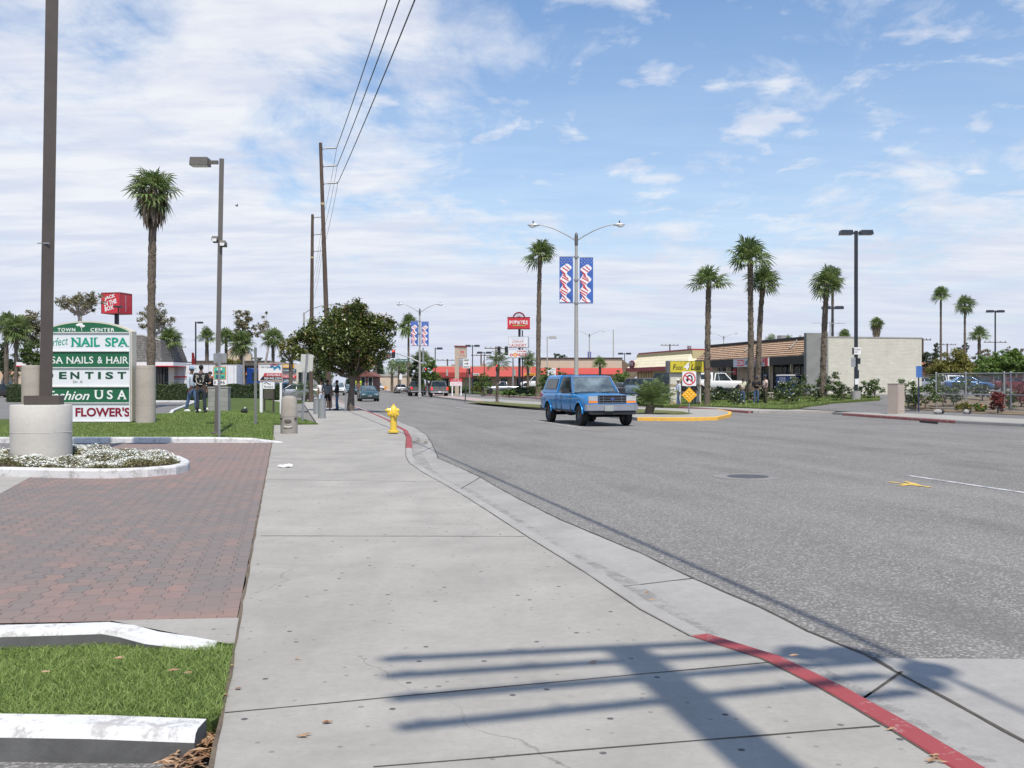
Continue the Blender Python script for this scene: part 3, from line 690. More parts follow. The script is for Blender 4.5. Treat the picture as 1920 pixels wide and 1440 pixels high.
blades('grass', isl, 60000, 0.034, 0.0018, m_blade, 'short mown grass in the near corner island', 0.010, 1.5, 3)
lf = [(-16, 25.4), (-6.05, 25.4), (-7.2, 29.8), (-8.52, 35.4), (-7.1, 35.95), (-10.7, 47), (-12.8, 38.6), (-13.8, 34.8), (-16, 34.6)]
blades('grass', [p for p in lf], 80000, 0.038, 0.006, m_blade, 'mown lawn grass round the shopping centre sign', lambda x, y: T(x, y) - 0.005, 0.7, 4)
fz = lambda x, y: T(x, y) + 0.06
blades('grass', plant1, 30000, 0.10, 0.012, m_blade, 'rough grass in the planting bed across the street', fz, 0.7, 5)
# sweet alyssum carpet
def mound(x, y): return 0.12 + 0.16 * (0.5 + 0.5 * math.sin(x * 2.6 + 1.1) * math.cos(y * 2.1)) * min(1, 2.2 * min(abs(-5.44 - x), 9) ** 0.7) + 0.03 * math.sin(x * 9 + y * 7)
rg = np.random.default_rng(11); P = rg.uniform((-13, 15.7), (-5.4, 20.5), (90000, 2)); P = P[inside_np(P, [(x * .995 - .02, y) for x, y in ISL2])]
P = P[(P[:, 0] + 8.65) ** 2 + (P[:, 1] - 18.3) ** 2 > 0.56 ** 2][:42000]
kk = np.array([mound(x, y) for x, y in P]); clump = np.array([math.sin(x * 5.3 + 2 * math.sin(y * 3)) + math.cos(y * 6.1 + x * 2) for x, y in P])
fl = (rg.uniform(-1.2, 1.6, len(P)) < clump * 0.75 + 0.25)
def scatter_quads(C, r, rg, flat=0.5):
    n = len(C); a = rg.normal(0, 1, (n, 3)); a[:, 2] += flat * 3 * np.sign(a[:, 2]); a /= np.linalg.norm(a, axis=1)[:, None]
    b_ = np.cross(a, rg.normal(0, 1, (n, 3))); b_ /= np.linalg.norm(b_, axis=1)[:, None]; c = np.cross(a, b_)
    if np.ndim(r) == 0: r = np.full(n, r)
    r = r[:, None]; return np.stack([C - b_ * r, C - c * r * .6, C + b_ * r, C + c * r * .6], 1).reshape(-1, 3), np.arange(n * 4).reshape(-1, 4)
Cf = np.column_stack([P[fl], kk[fl] + rg.uniform(-.02, .03, fl.sum())]); Vq, Fq = scatter_quads(Cf, rg.uniform(.010, .024, len(Cf)), rg, 0.6)
tag(put('flowers', fast_mesh('flowers', Vq, Fq, leafM('white_petals', (0.66, 0.68, 0.60), (0.86, 0.87, 0.84), 0.15))), 'carpet of tiny white flowers in the kerbed island', None, None, 'stuff')
Cg = np.column_stack([P[~fl], kk[~fl] - rg.uniform(0.0, .07, (~fl).sum())]); Vq, Fq = scatter_quads(Cg, rg.uniform(.015, .035, len(Cg)), rg, 0.2)
Cg2 = np.column_stack([P[fl], kk[fl] - rg.uniform(0.02, .10, fl.sum())]); V2, F2 = scatter_quads(Cg2, rg.uniform(.015, .035, len(Cg2)), rg, 0.2)
tag(put('ground_cover', fast_mesh('ground_cover', np.vstack([Vq, V2]), np.vstack([Fq, F2 + len(Vq)]), leafM('alyssum_leaves', (0.10, 0.12, 0.03), (0.30, 0.26, 0.14), 0.25))), 'green and straw coloured stems under the white flowers', None, None, 'stuff')
# dead leaves and bark strips caught in the corner
mb = MB(); rr = random.Random(5)
def chip(x, y, z, L, w, ang, t=0.4):
    c, s = math.cos(ang), math.sin(ang); h = L * 0.12 * rr.uniform(.3, 1.5)
    mb.add([(x - c * L / 2, y - s * L / 2, z), (x - s * w, y + c * w, z + h), (x + c * L / 2, y + s * L / 2, z + h * t), (x + s * w, y - c * w, z + h * .4)], [(0, 1, 2), (0, 2, 3)])
gx0, gy0 = W(390, 1360, -.02); gx1, gy1 = W(330, 1438, -.06)
for i in range(260):
    q = rr.random(); x = gx0 + (gx1 - gx0) * q + rr.uniform(-.05, .10) * (0.3 + q); y = gy0 + (gy1 - gy0 - .1) * q + rr.uniform(-.03, .03)
    chip(min(x, EA[0] + (y - EA[1]) * -0.2287 - 0.03), y, -0.075 + rr.random() * .05, rr.uniform(.03, .11), rr.uniform(.003, .010), rr.uniform(0, 6.3))
for px, py in ((1110, 1245), (557, 1238), (612, 1358), (570, 1383), (1213, 1113), (1222, 1127), (430, 1250), (416, 1296), (420, 1306), (408, 1290), (446, 1293), (325, 1279), (350, 1283), (85, 1282), (222, 1256), (1490, 1232), (820, 888), (828, 893), (1670, 1372), (1755, 1425), (1745, 1430), (1766, 1432), (1752, 1420)):
    x, y = W(px, py); 
    for _ in range(2): chip(x + rr.uniform(-.01, .01), y + rr.uniform(-.01, .01), 0.008 + (0.05 if px < 400 and py < 1330 else 0), rr.uniform(.03, .07), rr.uniform(.004, .012), rr.uniform(-.6, .6))
tag(mb.build('fallen_leaves', leafM('dry_leaves', (0.20, 0.10, 0.05), (0.46, 0.30, 0.17), 0.1)), 'dry brown leaves and bark shreds along the pavement edge', None, None, 'stuff')
mb = MB(); rr = random.Random(8)
for i in range(90):
    x, y = W(782 + rr.uniform(-9, 22), 828 + rr.uniform(-5, 6), ROAD); chip(x, y, ROAD + .015, rr.uniform(.04, .12), rr.uniform(.01, .03), rr.uniform(0, 6.3))
tag(mb.build('gutter_litter', leafM('gutter_litter', (0.10, 0.08, 0.05), (0.34, 0.26, 0.18), 0.0)), 'dead leaves gathered in the gutter below the hydrant', None, None, 'stuff')
x, y = W(533, 877)
mb = MB(); mb.ell((0, 0, .025), (.12, .06, .03), 9); mb.ell((.08, .02, .03), (.07, .05, .035), 7)
for i, v in enumerate(mb.v): mb.v[i] = (v[0] + rr.uniform(-.012, .012), v[1] + rr.uniform(-.012, .012), max(.002, v[2] + rr.uniform(-.008, .012)))
tag(mb.build('crumpled_paper', m_signw, None, None, (x, y, 0)), 'crumpled white paper lying on the pavement', 'litter')
# ================================================================== PLANTS
m_palmg = leafM('palm_green', (0.075, 0.125, 0.035), (0.23, 0.30, 0.11), 0.3)
m_palmd = leafM('palm_dead', (0.13, 0.095, 0.06), (0.30, 0.23, 0.15), 0.15)
m_trunkp = barkM('palm_trunk', (0.075, 0.058, 0.045), (0.20, 0.165, 0.125), 14)
m_bark = barkM('tree_bark', (0.07, 0.055, 0.045), (0.16, 0.135, 0.115), 3)
m_barkp = barkM('pale_bark', (0.26, 0.22, 0.19), (0.46, 0.41, 0.36), 2)
def fans(Rr, n, seed, e0=85, e1=-40, leaflets=15, droop=0.5):
    rg = random.Random(seed); Vv = []; Ff = []
    def q(*p): o = len(Vv); Vv.extend(p); Ff.append((o, o + 1, o + 2, o + 3))
    for i in range(n):
        f = (i + 0.5) / n; az = i * 2.39996 + rg.uniform(-.25, .25); e = R(e0 + (e1 - e0) * f + rg.uniform(-8, 8))
        d = Vector((math.cos(az) * math.cos(e), math.sin(az) * math.cos(e), math.sin(e))); s = Vector((-math.sin(az), math.cos(az), 0)); u = d.cross(s) * -1
        k = Rr * rg.uniform(.70, 1.14); Lp = 0.40 * k; c = d * Lp + Vector((0, 0, -0.06 * k * (1 - math.sin(e))))
        w = 0.012 * Rr; q(s * -w * 1.6, s * w * 1.6, c + s * w, c - s * w)
        tw = rg.uniform(-.5, .5); s2 = s * math.cos(tw) + u * math.sin(tw)
        for j in range(leaflets):
            a = R(-125 + 250 * j / (leaflets - 1) + rg.uniform(-3, 3)); L = 0.62 * k * (1 - 0.30 * abs(a) / R(125)) * rg.uniform(.9, 1.08)
            dd = (d * math.cos(a) + s2 * math.sin(a)); ww = L * 0.060; side = (s2 * math.cos(a) - d * math.sin(a)) * ww
            mid = c + dd * L * 0.55 + u * (-0.02 * k); tip = c + dd * L * 0.94 + Vector((0, 0, -droop * L * rg.uniform(.25, .75)))
            q(c, mid + side, tip, mid - side)
    return Vv, Ff
CROWN = {}
RP = random.Random(99)
def crown_mesh(key, *a, **k):
    if key not in CROWN:
        Vv, Ff = fans(*a, **k); CROWN[key] = fast_mesh('crown', [tuple(v) for v in Vv], Ff, m_palmg)
    return CROWN[key]
def skirt_mesh(key, Rr, n, seed, h):
    rg = random.Random(seed); Vv = []; Ff = []
    for i in range(n):
        az = rg.uniform(0, 6.28); z0 = -rg.uniform(0, h); r0 = Rr * .35; L = rg.uniform(.4, .9) * h * .7 + .3
        d = Vector((math.cos(az), math.sin(az), 0)); s = Vector((-d.y, d.x, 0)); w = rg.uniform(.04, .13)
        a = d * (r0 * .5) + Vector((0, 0, z0 + .25 * h)); b_ = d * (r0 * rg.uniform(.8, 1.5) * (1 + z0 / h * .45)) + Vector((0, 0, z0 - L * .4)); c = b_ + d * rg.uniform(-.1, .06) + Vector((0, 0, -L * .6))
        o = len(Vv); Vv += [a, b_ + s * w, c, b_ - s * w]; Ff.append((o, o + 1, o + 2, o + 3))
    return fast_mesh('dead_fronds', [tuple(v) for v in Vv], Ff, m_palmd)
def trunk_mesh(h, r0, r1, lean=(0, 0), seed=0, stubs=True, flare=1.3):
    rg = random.Random(seed); mb = MB(); n = max(8, int(h / .22)); pts = []; rs = []
    for i in range(n + 1):
        f = i / n; pts.append((lean[0] * f * f, lean[1] * f * f, h * f)); rs.append((r0 * flare if i == 0 else r0 + (r1 - r0) * f) * rg.uniform(.90, 1.10))
    mb.tube(pts, rs, 10)
    if stubs:
        for i in range(int(h * 16)):
            f = rg.uniform(.06, 1); a = rg.uniform(0, 6.28); r = r0 + (r1 - r0) * f; x, y, z = lean[0] * f * f, lean[1] * f * f, h * f; s = .06 + .05 * rg.random()
            d = Vector((math.cos(a), math.sin(a), 0)); t_ = Vector((-d.y, d.x, 0)); p = Vector((x, y, z)) + d * r * .9
            mb.add([p - t_ * s * .7, p + t_ * s * .7, p + d * s * .9 + Vector((0, 0, s * 1.3)), p + Vector((0, 0, -s * .6))], [(0, 1, 2), (0, 2, 3), (1, 3, 2)])
    return mb.mesh('trunk', m_trunkp, 50)
def palm(label, px, D, top, width, group=None, key='a', trunkpx=None, base=None, lean=(0, 0), skirt=0, seed=1, zb=None, stubs=True, name='palm_tree', dead=False):
    x, y = at(px, D); z0 = T(x, y) if zb is None else zb
    Rr = width * D / F / 2 * 1.30; r = (trunkpx or 6) * D / F / 2; ztop = Z(top, D); h = ztop - z0 - Rr * 0.72
    t = thing(name, label, 'palm tree', (x, y, z0), random.Random(seed).uniform(0, 6), group)
    ln = Matrix.Rotation(-t.rotation_euler.z, 2) @ Vector(lean)
    put('trunk', trunk_mesh(h + .1, r * 1.15, r * .92, ln, seed, stubs), t)
    e = dict(a=(36, 85, -30), b=(25, 86, -14), c=(42, 80, -58), s=(20, 85, -35))[key]
    o = put('crown', crown_mesh(key + str(seed % 3), 1.0, e[0] + seed % 3 * 2, 3 + ord(key) + seed % 3 * 7, e[1], e[2], 15 if key != 's' else 9), t, (ln.x, ln.y, h)); o.scale = (Rr * RP.uniform(.86, 1.02), Rr * RP.uniform(.86, 1.02), Rr * RP.uniform(.82, 1.0)); o.rotation_euler = (R(RP.uniform(-9, 9)), R(RP.uniform(-9, 9)), 0)
    if skirt: put('dead_fronds', skirt_mesh(seed, Rr, 260, seed, skirt), t, (ln.x, ln.y, h))
    return t
def pinnate(Rr, n, seed, e0, e1, nl=22, lw=0.018, ll=0.26, arch=1.0):
    rg = random.Random(seed); Vv = []; Ff = []
    def q(*p): o = len(Vv); Vv.extend(p); Ff.append((o, o + 1, o + 2, o + 3))
    for i in range(n):
        f = (i + .5) / n; az = i * 2.39996 + rg.uniform(-.3, .3); e = R(e0 + (e1 - e0) * f + rg.uniform(-6, 6)); L = Rr * rg.uniform(.85, 1.1)
        p = Vector((0, 0, 0)); h = Vector((math.cos(az), math.sin(az), 0)); s = Vector((-h.y, h.x, 0)); prev = p
        for j in range(nl):
            g = j / nl; ee = e - arch * g * g * 1.5; d = h * math.cos(ee) + Vector((0, 0, math.sin(ee))); nx = prev + d * L / nl
            q(prev - s * .006 * Rr, prev + s * .006 * Rr, nx + s * .005 * Rr, nx - s * .005 * Rr)
            if j > 2:
                k = ll * Rr * math.sin(PI * min(1, .12 + g)) ** .6 * rg.uniform(.85, 1.1)
                for sg in (-1, 1):
                    dd = (s * sg * .85 + d * .55 + Vector((0, 0, rg.uniform(-.25, .22)))).normalized(); m_ = nx + dd * k * .5; tp = nx + dd * k + Vector((0, 0, -k * .25)); w = d * lw * Rr
                    q(nx, m_ + w, tp, m_ - w)
            prev = nx
    return [tuple(v) for v in Vv], Ff
def leafquads(C, size, rg, asp=0.42, up=0.3):
    n = len(C); a = rg.normal(0, 1, (n, 3)); a[:, 2] = np.abs(a[:, 2]) + up; a /= np.linalg.norm(a, axis=1)[:, None]
    b_ = np.cross(a, rg.normal(0, 1, (n, 3))); b_ /= np.linalg.norm(b_, axis=1)[:, None]; c = np.cross(a, b_); r = (size * rg.uniform(.6, 1.25, n))[:, None] / 2
    return np.stack([C - b_ * r, C - c * r * asp + a * r * .15, C + b_ * r, C + c * r * asp + a * r * .15], 1).reshape(-1, 3), np.arange(n * 4).reshape(-1, 4)
def tree(label, x, y, z0, clumps, leaf, nleaf, mats, trunk_r, fork, name='tree', cat='tree', group=None, seed=1, trunk_mat=None, shell=0.55, asp=.42, lean=(0, 0), limbs=14, flowers=None):
    """clumps: (dx, dy, z, rx, ry, rz) lobes; each lobe is broken into many small sprays of leaves"""
    rg = np.random.default_rng(seed); t = thing(name, label, cat, (x, y, z0), 0, group); C = []; tips = []
    vol = np.array([c[3] * c[4] * c[5] for c in clumps]) ** .75; vol /= vol.sum()
    for c, q in zip(clumps, vol):
        k = max(4, int(nleaf * q)); ns = max(5, int(k / 55)); d = rg.normal(0, 1, (ns, 3)); d /= np.linalg.norm(d, axis=1)[:, None]; rad = rg.uniform(shell, 1.0, ns) ** .7
        sc_ = np.array([c[0], c[1], c[2]]) + d * rad[:, None] * np.array(c[3:6]) * rg.uniform(.85, 1.12, (ns, 1))
        tips += [sc_[i] for i in range(min(ns, 5))]; sr = min(c[3:6]) * .30
        idx = rg.integers(0, ns, k); C.append(sc_[idx] + rg.normal(0, 1, (k, 3)) * sr * np.array([1, 1, .7]) * .75)
    C = np.vstack(C); Vq, Fq = leafquads(C, leaf, rg, asp); put('crown', fast_mesh('crown', Vq, Fq, mats), t)
    mb = MB(); f = Vector((lean[0], lean[1], fork)); mb.tube([(0, 0, -0.1), (lean[0] * .3, lean[1] * .3, fork * .5), f], [trunk_r * 1.35, trunk_r, trunk_r * .85], 9)
    rr = random.Random(seed)
    for p in rr.sample(tips, min(limbs, len(tips))):
        p = Vector(p); m_ = f.lerp(p, .5) + Vector((rr.uniform(-.1, .1), rr.uniform(-.1, .1), -0.08 * (p - f).length)); mb.tube([f, m_, p], [trunk_r * .5, trunk_r * .26, trunk_r * .08], 6)
    mb.build('trunk', trunk_mat or m_bark, t, 50)
    if flowers:
        k = flowers[0]; idx = rg.integers(0, len(C), k); Vq, Fq = scatter_quads(C[idx] + rg.normal(0, 1, (k, 3)) * .04 + np.array([0, 0, .05]), flowers[1], rg, .3); put('flowers', fast_mesh('flowers', Vq, Fq, flowers[2]), t)
    return t
def ball(rx, ry, rz, n, seed, sq=.8):
    rr = random.Random(seed); o = []
    for i in range(n):
        a = i * 2.4; e = math.asin(rr.uniform(-.55, 1)); k = rr.uniform(.35, .8)
        o.append((rx * k * math.cos(a) * math.cos(e), ry * k * math.sin(a) * math.cos(e), rz * k * math.sin(e), rx * rr.uniform(.28, .5), ry * rr.uniform(.28, .5), rz * rr.uniform(.3, .5)))
    return o
def ptree(label, px, D, top, bot, width, leaf, nleaf, mats, seed, n=14, group=None, tr=.18, trunk_mat=None, cat='tree', base=None, shell=.5, name='tree', asp=.42, lean=(0, 0), limbs=14):
    x, y = at(px, D); z0 = T(x, y) if base is None else base; rx = width * D / F / 2; zt = Z(top, D); zb = Z(bot, D); rz = (zt - zb) / 2; cz = (zt + zb) / 2 - z0
    cl = [(a, b_, c + cz, d, e, f) for a, b_, c, d, e, f in ball(rx, rx, rz, n, seed)]
    return tree(label, x, y, z0, cl, leaf, nleaf, mats, tr, max(.3, cz - rz * .6), name, cat, group, seed, trunk_mat, shell, asp, lean, limbs)
m_mag = leafM('magnolia_leaves', (0.025, 0.050, 0.014), (0.17, 0.20, 0.05), 0.14, 0.25)
m_magb = leafM('magnolia_undersides', (0.15, 0.085, 0.035), (0.26, 0.17, 0.08), 0.12, 0.5)
m_euc = leafM('eucalyptus_leaves', (0.13, 0.135, 0.075), (0.30, 0.27, 0.16), 0.3)
m_dkl = leafM('dark_foliage', (0.020, 0.040, 0.015), (0.06, 0.09, 0.035), 0.15)
m_mid = leafM('mid_foliage', (0.045, 0.085, 0.020), (0.13, 0.19, 0.05), 0.25)
m_lime = leafM('bright_foliage', (0.07, 0.13, 0.022), (0.18, 0.28, 0.06), 0.3)
m_yelf = leafM('olive_foliage', (0.10, 0.11, 0.020), (0.26, 0.24, 0.05), 0.3)
m_redl = leafM('red_foliage', (0.09, 0.03, 0.03), (0.32, 0.07, 0.06), 0.2)
m_hedge = leafM('hedge_leaves', (0.028, 0.050, 0.014), (0.09, 0.13, 0.035), 0.15)
m_white_fl = leafM('white_flowers', (0.7, 0.68, 0.62), (0.85, 0.84, 0.8), 0.1)

# magnolia on the pavement
mgx, mgy = W(657, 770); MD = mgy; k = MD / F
def lobe(px, py, rx, rz, dy=0): return ((px - 657) * k, dy, (770 - py) * k, rx * k, rx * k * .9, rz * k)
lobes = [lobe(650, 600, 42, 30), lobe(690, 610, 40, 26, .4), lobe(715, 625, 26, 30, -.2), lobe(650, 640, 62, 34), lobe(600, 630, 34, 34, .3), lobe(577, 648, 30, 28, -.3), lobe(700, 655, 34, 28), lobe(660, 675, 36, 26, .3), lobe(610, 672, 30, 22, -.2), lobe(668, 585, 24, 20, -.4), lobe(636, 594, 18, 16, .5), lobe(722, 604, 18, 16), lobe(645, 640, 44, 38, -1.1), lobe(660, 640, 44, 36, 1.1), lobe(632, 690, 22, 14, .5), lobe(690, 680, 22, 14, -.5)]
mg_t = tree('large glossy magnolia shading the pavement behind the hydrant', mgx, mgy, 0, lobes, 0.21, 30000, m_mag, 0.17, 1.75, 'magnolia_tree', 'tree', None, 21, m_bark, .5, .40, (0.15, 0), 26)
Cb = []
rg = np.random.default_rng(77)
for c in lobes:
    kk_ = 110; d = rg.normal(0, 1, (kk_, 3)); d /= np.linalg.norm(d, axis=1)[:, None]; Cb.append(np.array(c[:3]) + d * np.array(c[3:6]) * rg.uniform(.85, 1.12, (kk_, 1)))
Vq, Fq = leafquads(np.vstack(Cb), 0.17, rg, .42); put('brown_leaves', fast_mesh('brown_leaves', Vq, Fq, m_magb), mg_t)
Vq, Fq = scatter_quads(np.array([[-1.05, -1.7, 3.6], [-1.02, -1.72, 3.66], [-.9, -1.7, 3.3], [.2, -1.6, 3.0]]) , .10, rg, .5); put('blossom', fast_mesh('blossom', Vq, Fq, m_white_fl), mg_t)

# palms, left to right
palm('tall shaggy palm behind the shopping centre sign', 283, 60, 311, 96, 'fan palms on the left of the street', 'c', 14.5, lean=(.15, 0), skirt=1.5, seed=2, zb=0)
palm('short palm far left beside the street edge of the lot', 12, 105, 585, 58, 'fan palms on the left of the street', 'a', 8, seed=3, zb=0, stubs=False)
palm('palm between the leftmost palm and the lamp post', 30, 96, 588, 60, 'fan palms on the left of the street', 'c', 7, seed=4, zb=0, stubs=False)
palm('palm right of the shingled roof by the bare pale tree', 316, 92, 612, 56, 'fan palms on the left of the street', 'a', 7, seed=5, zb=0, stubs=False)
palm('squat palm over the white truck trailer', 388, 108, 614, 44, 'fan palms on the left of the street', 'b', 7, seed=6, zb=0, stubs=False)
palm('palm partly behind the lamp post pole above the hedge', 424, 104, 614, 44, 'fan palms on the left of the street', 'a', 6, seed=7, zb=0, stubs=False)
palm('palm in front of the curved parapet', 452, 100, 618, 52, 'fan palms on the left of the street', 'c', 7, seed=8, zb=0, stubs=False)
palm('grey green palm above the available sign', 512, 100, 612, 46, 'fan palms on the left of the street', 'c', 6, seed=9, zb=0, stubs=False)
palm('tall palm directly behind the farther street lamp', 766, 150, 589, 42, 'fan palms along the street', 'c', 4, seed=10, stubs=False)
palm('tall slim palm beside the near street lamp with flag banners', 1009, 104, 447, 66, 'fan palms along the street', 'a', 8.5, lean=(.2, 0), seed=11)
palm('low palm in front of the red awning building', 1125, 112, 667, 36, 'fan palms along the street', 'b', 5, seed=12, stubs=False)
palm('palm right of the doughnut sign', 990, 122, 657, 34, 'fan palms along the street', 'c', 5, seed=13, stubs=False)
for i, (px, top, D, w_, ds) in enumerate(((735, 675, 165, 40, 'left one of the small palms by the tan wall'), (748, 671, 158, 38, 'second small palm by the tan wall'), (790, 655, 140, 50, 'bushy palm under the farther street lamp'), (765, 674, 170, 34, 'palm between the two small ones and the street lamp'))):
    palm(ds, px, D, top, w_, 'small palms in the distance', 's' if i != 2 else 'b', 5, seed=20 + i, stubs=False)
palm('stout palm left of the yellow grocery sign pair', 1326, 64, 495, 78, 'stout palms before the tile roofed shop', 'b', 10.5, lean=(.1, 0), seed=31)
palm('tallest palm before the tile roofed shop', 1408, 66, 443, 100, 'stout palms before the tile roofed shop', 'b', 10.5, lean=(-.05, 0), seed=32)
palm('shorter palm right behind the tallest one', 1421, 68, 498, 74, 'stout palms before the tile roofed shop', 'a', 9.5, lean=(.35, 0), seed=33)
palm('stout palm at the pale corner fin of the shop', 1543, 62, 500, 72, 'stout palms before the tile roofed shop', 'a', 10.5, lean=(.25, 0), seed=34)
palm('thin palm half hidden behind the palm at the corner fin', 1561, 110, 498, 46, 'slim palms beyond the white wall', 'c', 5, seed=35, skirt=.8, stubs=False)
palm('small shaggy palm over the white wall', 1643, 200, 593, 28, 'slim palms beyond the white wall', 'c', 2.6, seed=36, skirt=2.4, stubs=False)
palm('palm crown just over the white wall roofline', 1583, 150, 618, 34, 'slim palms beyond the white wall', 'b', 4, seed=37, stubs=False)
palm('tall slim palm left one of the pair over the lot', 1764, 135, 536, 38, 'slim palms beyond the white wall', 'a', 4, seed=38, stubs=False)
palm('tall slim palm right one of the pair over the lot', 1809, 135, 553, 38, 'slim palms beyond the white wall', 'c', 4, seed=39, stubs=False)
palm('short green palm near the right twin lamp', 1836, 120, 611, 42, 'slim palms beyond the white wall', 'b', 6, seed=40, stubs=False)
for i, px in enumerate((1447, 1478)):
    palm(('feathery palm top peeking over the tile roof', 'smaller palm top peeking over the tile roof')[i], px, 130, 626, 30 - 8 * i, 'palm tops over the tile roof', 's', 4, seed=41 + i, stubs=False)

# clustered feather palms in the median
def feather(label, px, py, D, top, width, n, e0, e1, trunk_h, seed, name='date_palm', ll=.26, tr=.12, nl=22, zb=.03, arch=1.0):
    x, y = at(px, D); t = thing(name, label, 'palm tree', (x, y, zb), 0); Rr = width * D / F / 2
    if trunk_h: put('trunk', trunk_mesh(trunk_h, tr * 1.1, tr, (0.12, 0), seed, True, 1.2), t)
    Vv, Ff = pinnate(Rr, n, seed, e0, e1, nl, .016, ll, arch); me = fast_mesh('crown', Vv, Ff, m_palmg if ll < .3 else m_mid); put('crown', me, t, (0.12 if trunk_h else 0, 0, trunk_h)); return t
fx, fy = W(1215, 777); feather('bushy multi stemmed palm on the median nose', 1217, 777, fy, 0, 122, 46, 82, 14, .42, 51, 'bushy_palm', .29, .20, 24, .03, .50)
feather('young feather palm on the median beside the keep right sign', 932, 757, 76, 0, 66, 26, 80, -10, 2.9, 52, 'date_palm', .30, .10)
feather('feather palm in front of the available sign shop', 545, 745, 92, 0, 52, 22, 75, -15, 4.0, 53, 'date_palm', .3, .13, 20, 0)
feather('low spreading palm beside the walkway under the magnolia', 570, 748, 80, 0, 64, 30, 80, 5, .7, 54, 'bushy_palm', .32, .2, 18, 0)
feather('low palm by the shingled roof restaurant door', 325, 740, 84, 0, 44, 18, 75, 0, 1.0, 55, 'bushy_palm', .3, .15, 18, 0)

# broadleaf trees
G1 = 'airy gum trees on the left skyline'
def gum(label, px, D, top, bot, width, seed, n=16, leaves=2600, lean=(0, 0), tr=.22):
    return ptree(label, px, D, top, bot, width, .30, leaves, m_euc, seed, n, G1, tr, m_barkp, shell=.4, name='gum_tree', base=0, lean=lean, limbs=26)
gum('airy gum tree above the shopping centre sign', 150, 95, 534, 606, 88, 61, 13, 1900)
gum('dense gum tree between the left palms and the lamp pole', 56, 100, 580, 660, 76, 62, 18, 4200)
gum('gum tree behind the tall shaggy palm', 292, 110, 572, 640, 78, 63, 13, 2000)
gum('tall airy gum tree above the curved parapet', 455, 105, 577, 672, 56, 64, 16, 3000)
gum('thin gum tree leaning right of the curved parapet', 492, 108, 585, 650, 38, 65, 8, 700, (.8, 0), .12)
ptree('round green tree behind the left concrete cylinder', 66, 84, 640, 715, 62, .22, 5000, m_mid, 66, base=0)
ptree('dark tree mass at the left edge behind the palms', 8, 130, 640, 720, 60, .3, 4000, m_dkl, 67, base=0)
ptree('low dark tree behind the first parked cars', 200, 150, 690, 724, 60, .3, 1500, m_dkl, 68, base=0)
ptree('bush topped tree below the grey sign back', 425, 92, 668, 700, 56, .2, 2200, m_yelf, 69, base=0)
ptree('bright green street tree right of the farther street lamp', 805, 120, 672, 742, 44, .25, 4200, m_lime, 70, tr=.15)
ptree('dark tree left of the farther street lamp', 781, 126, 656, 738, 36, .25, 3600, m_dkl, 71)
ptree('drooping tree behind the magnolia on the left', 545, 90, 628, 690, 60, .2, 3200, m_yelf, 72, base=0)
ptree('shaded tree low behind the magnolia trunk', 600, 86, 676, 735, 50, .2, 2600, m_mid, 73, base=0)
ptree('small tree before the grey shop window', 905, 120, 700, 738, 36, .2, 1800, m_lime, 74)
ptree('bright tree right of the tall slim palm', 1024, 96, 688, 745, 34, .2, 2200, m_lime, 75)
ptree('shrubby tree left of the near street lamp', 1052, 98, 690, 742, 26, .2, 1300, m_mid, 76)
ptree('shrubs at the yellow restaurant corner', 1160, 92, 694, 745, 60, .18, 3000, m_lime, 77)
ptree('dark rounded tree over the red awning roof', 1050, 260, 658, 700, 44, .5, 1600, m_dkl, 78)
ptree('tiny dark conifer shaped tree over the white wall', 1666, 240, 630, 660, 6, .3, 300, m_dkl, 79, 6)
ptree('olive yellow rounded tree beyond the fence', 1789, 118, 660, 724, 98, .30, 14000, m_yelf, 80, 20, tr=.25)
ptree('bright green tree behind the right end of the fence', 1882, 92, 660, 716, 110, .28, 14000, m_lime, 81, 22, tr=.2)
ptree('dark tree right of the white wall', 1738, 150, 652, 715, 44, .3, 2600, m_dkl, 82)
ptree('spiky dark pine left of the slim palm pair', 1755, 170, 635, 680, 16, .3, 900, m_dkl, 83, 8)
ptree('grey pine between the slim palm pair', 1805, 170, 637, 680, 26, .3, 1400, m_dkl, 84, 10)
ptree('hazy gum tree behind the short green palm', 1848, 150, 650, 690, 40, .3, 1300, m_euc, 85, 10)
ptree('gum tree at the right edge of the photo', 1905, 150, 640, 690, 34, .3, 1300, m_euc, 86, 10)
# distant tree line
rg = np.random.default_rng(5); C = []
for px0, px1, D, hh in ((0, 60, 240, 11), (330, 560, 260, 8), (650, 760, 300, 8), (700, 720, 280, 10), (1230, 1300, 320, 6), (1700, 1990, 260, 9), (-200, 340, 280, 8)):
    n = int((px1 - px0) * 22); px = rg.uniform(px0, px1, n); q = np.array([.55 + .45 * math.sin(p * .21) * math.sin(p * .067 + 1) for p in px]); DD = D + rg.uniform(-6, 6, n)
    C.append(np.column_stack([(px - CX) / F * DD, DD, rg.uniform(0, 1, n) ** .7 * hh * q + .2]))
Vq, Fq = leafquads(np.vstack(C), 1.3, rg, .6); tag(put('far_trees', fast_mesh('far_trees', Vq, Fq, m_dkl)), 'far off dark tree line along the horizon', None, None, 'stuff')

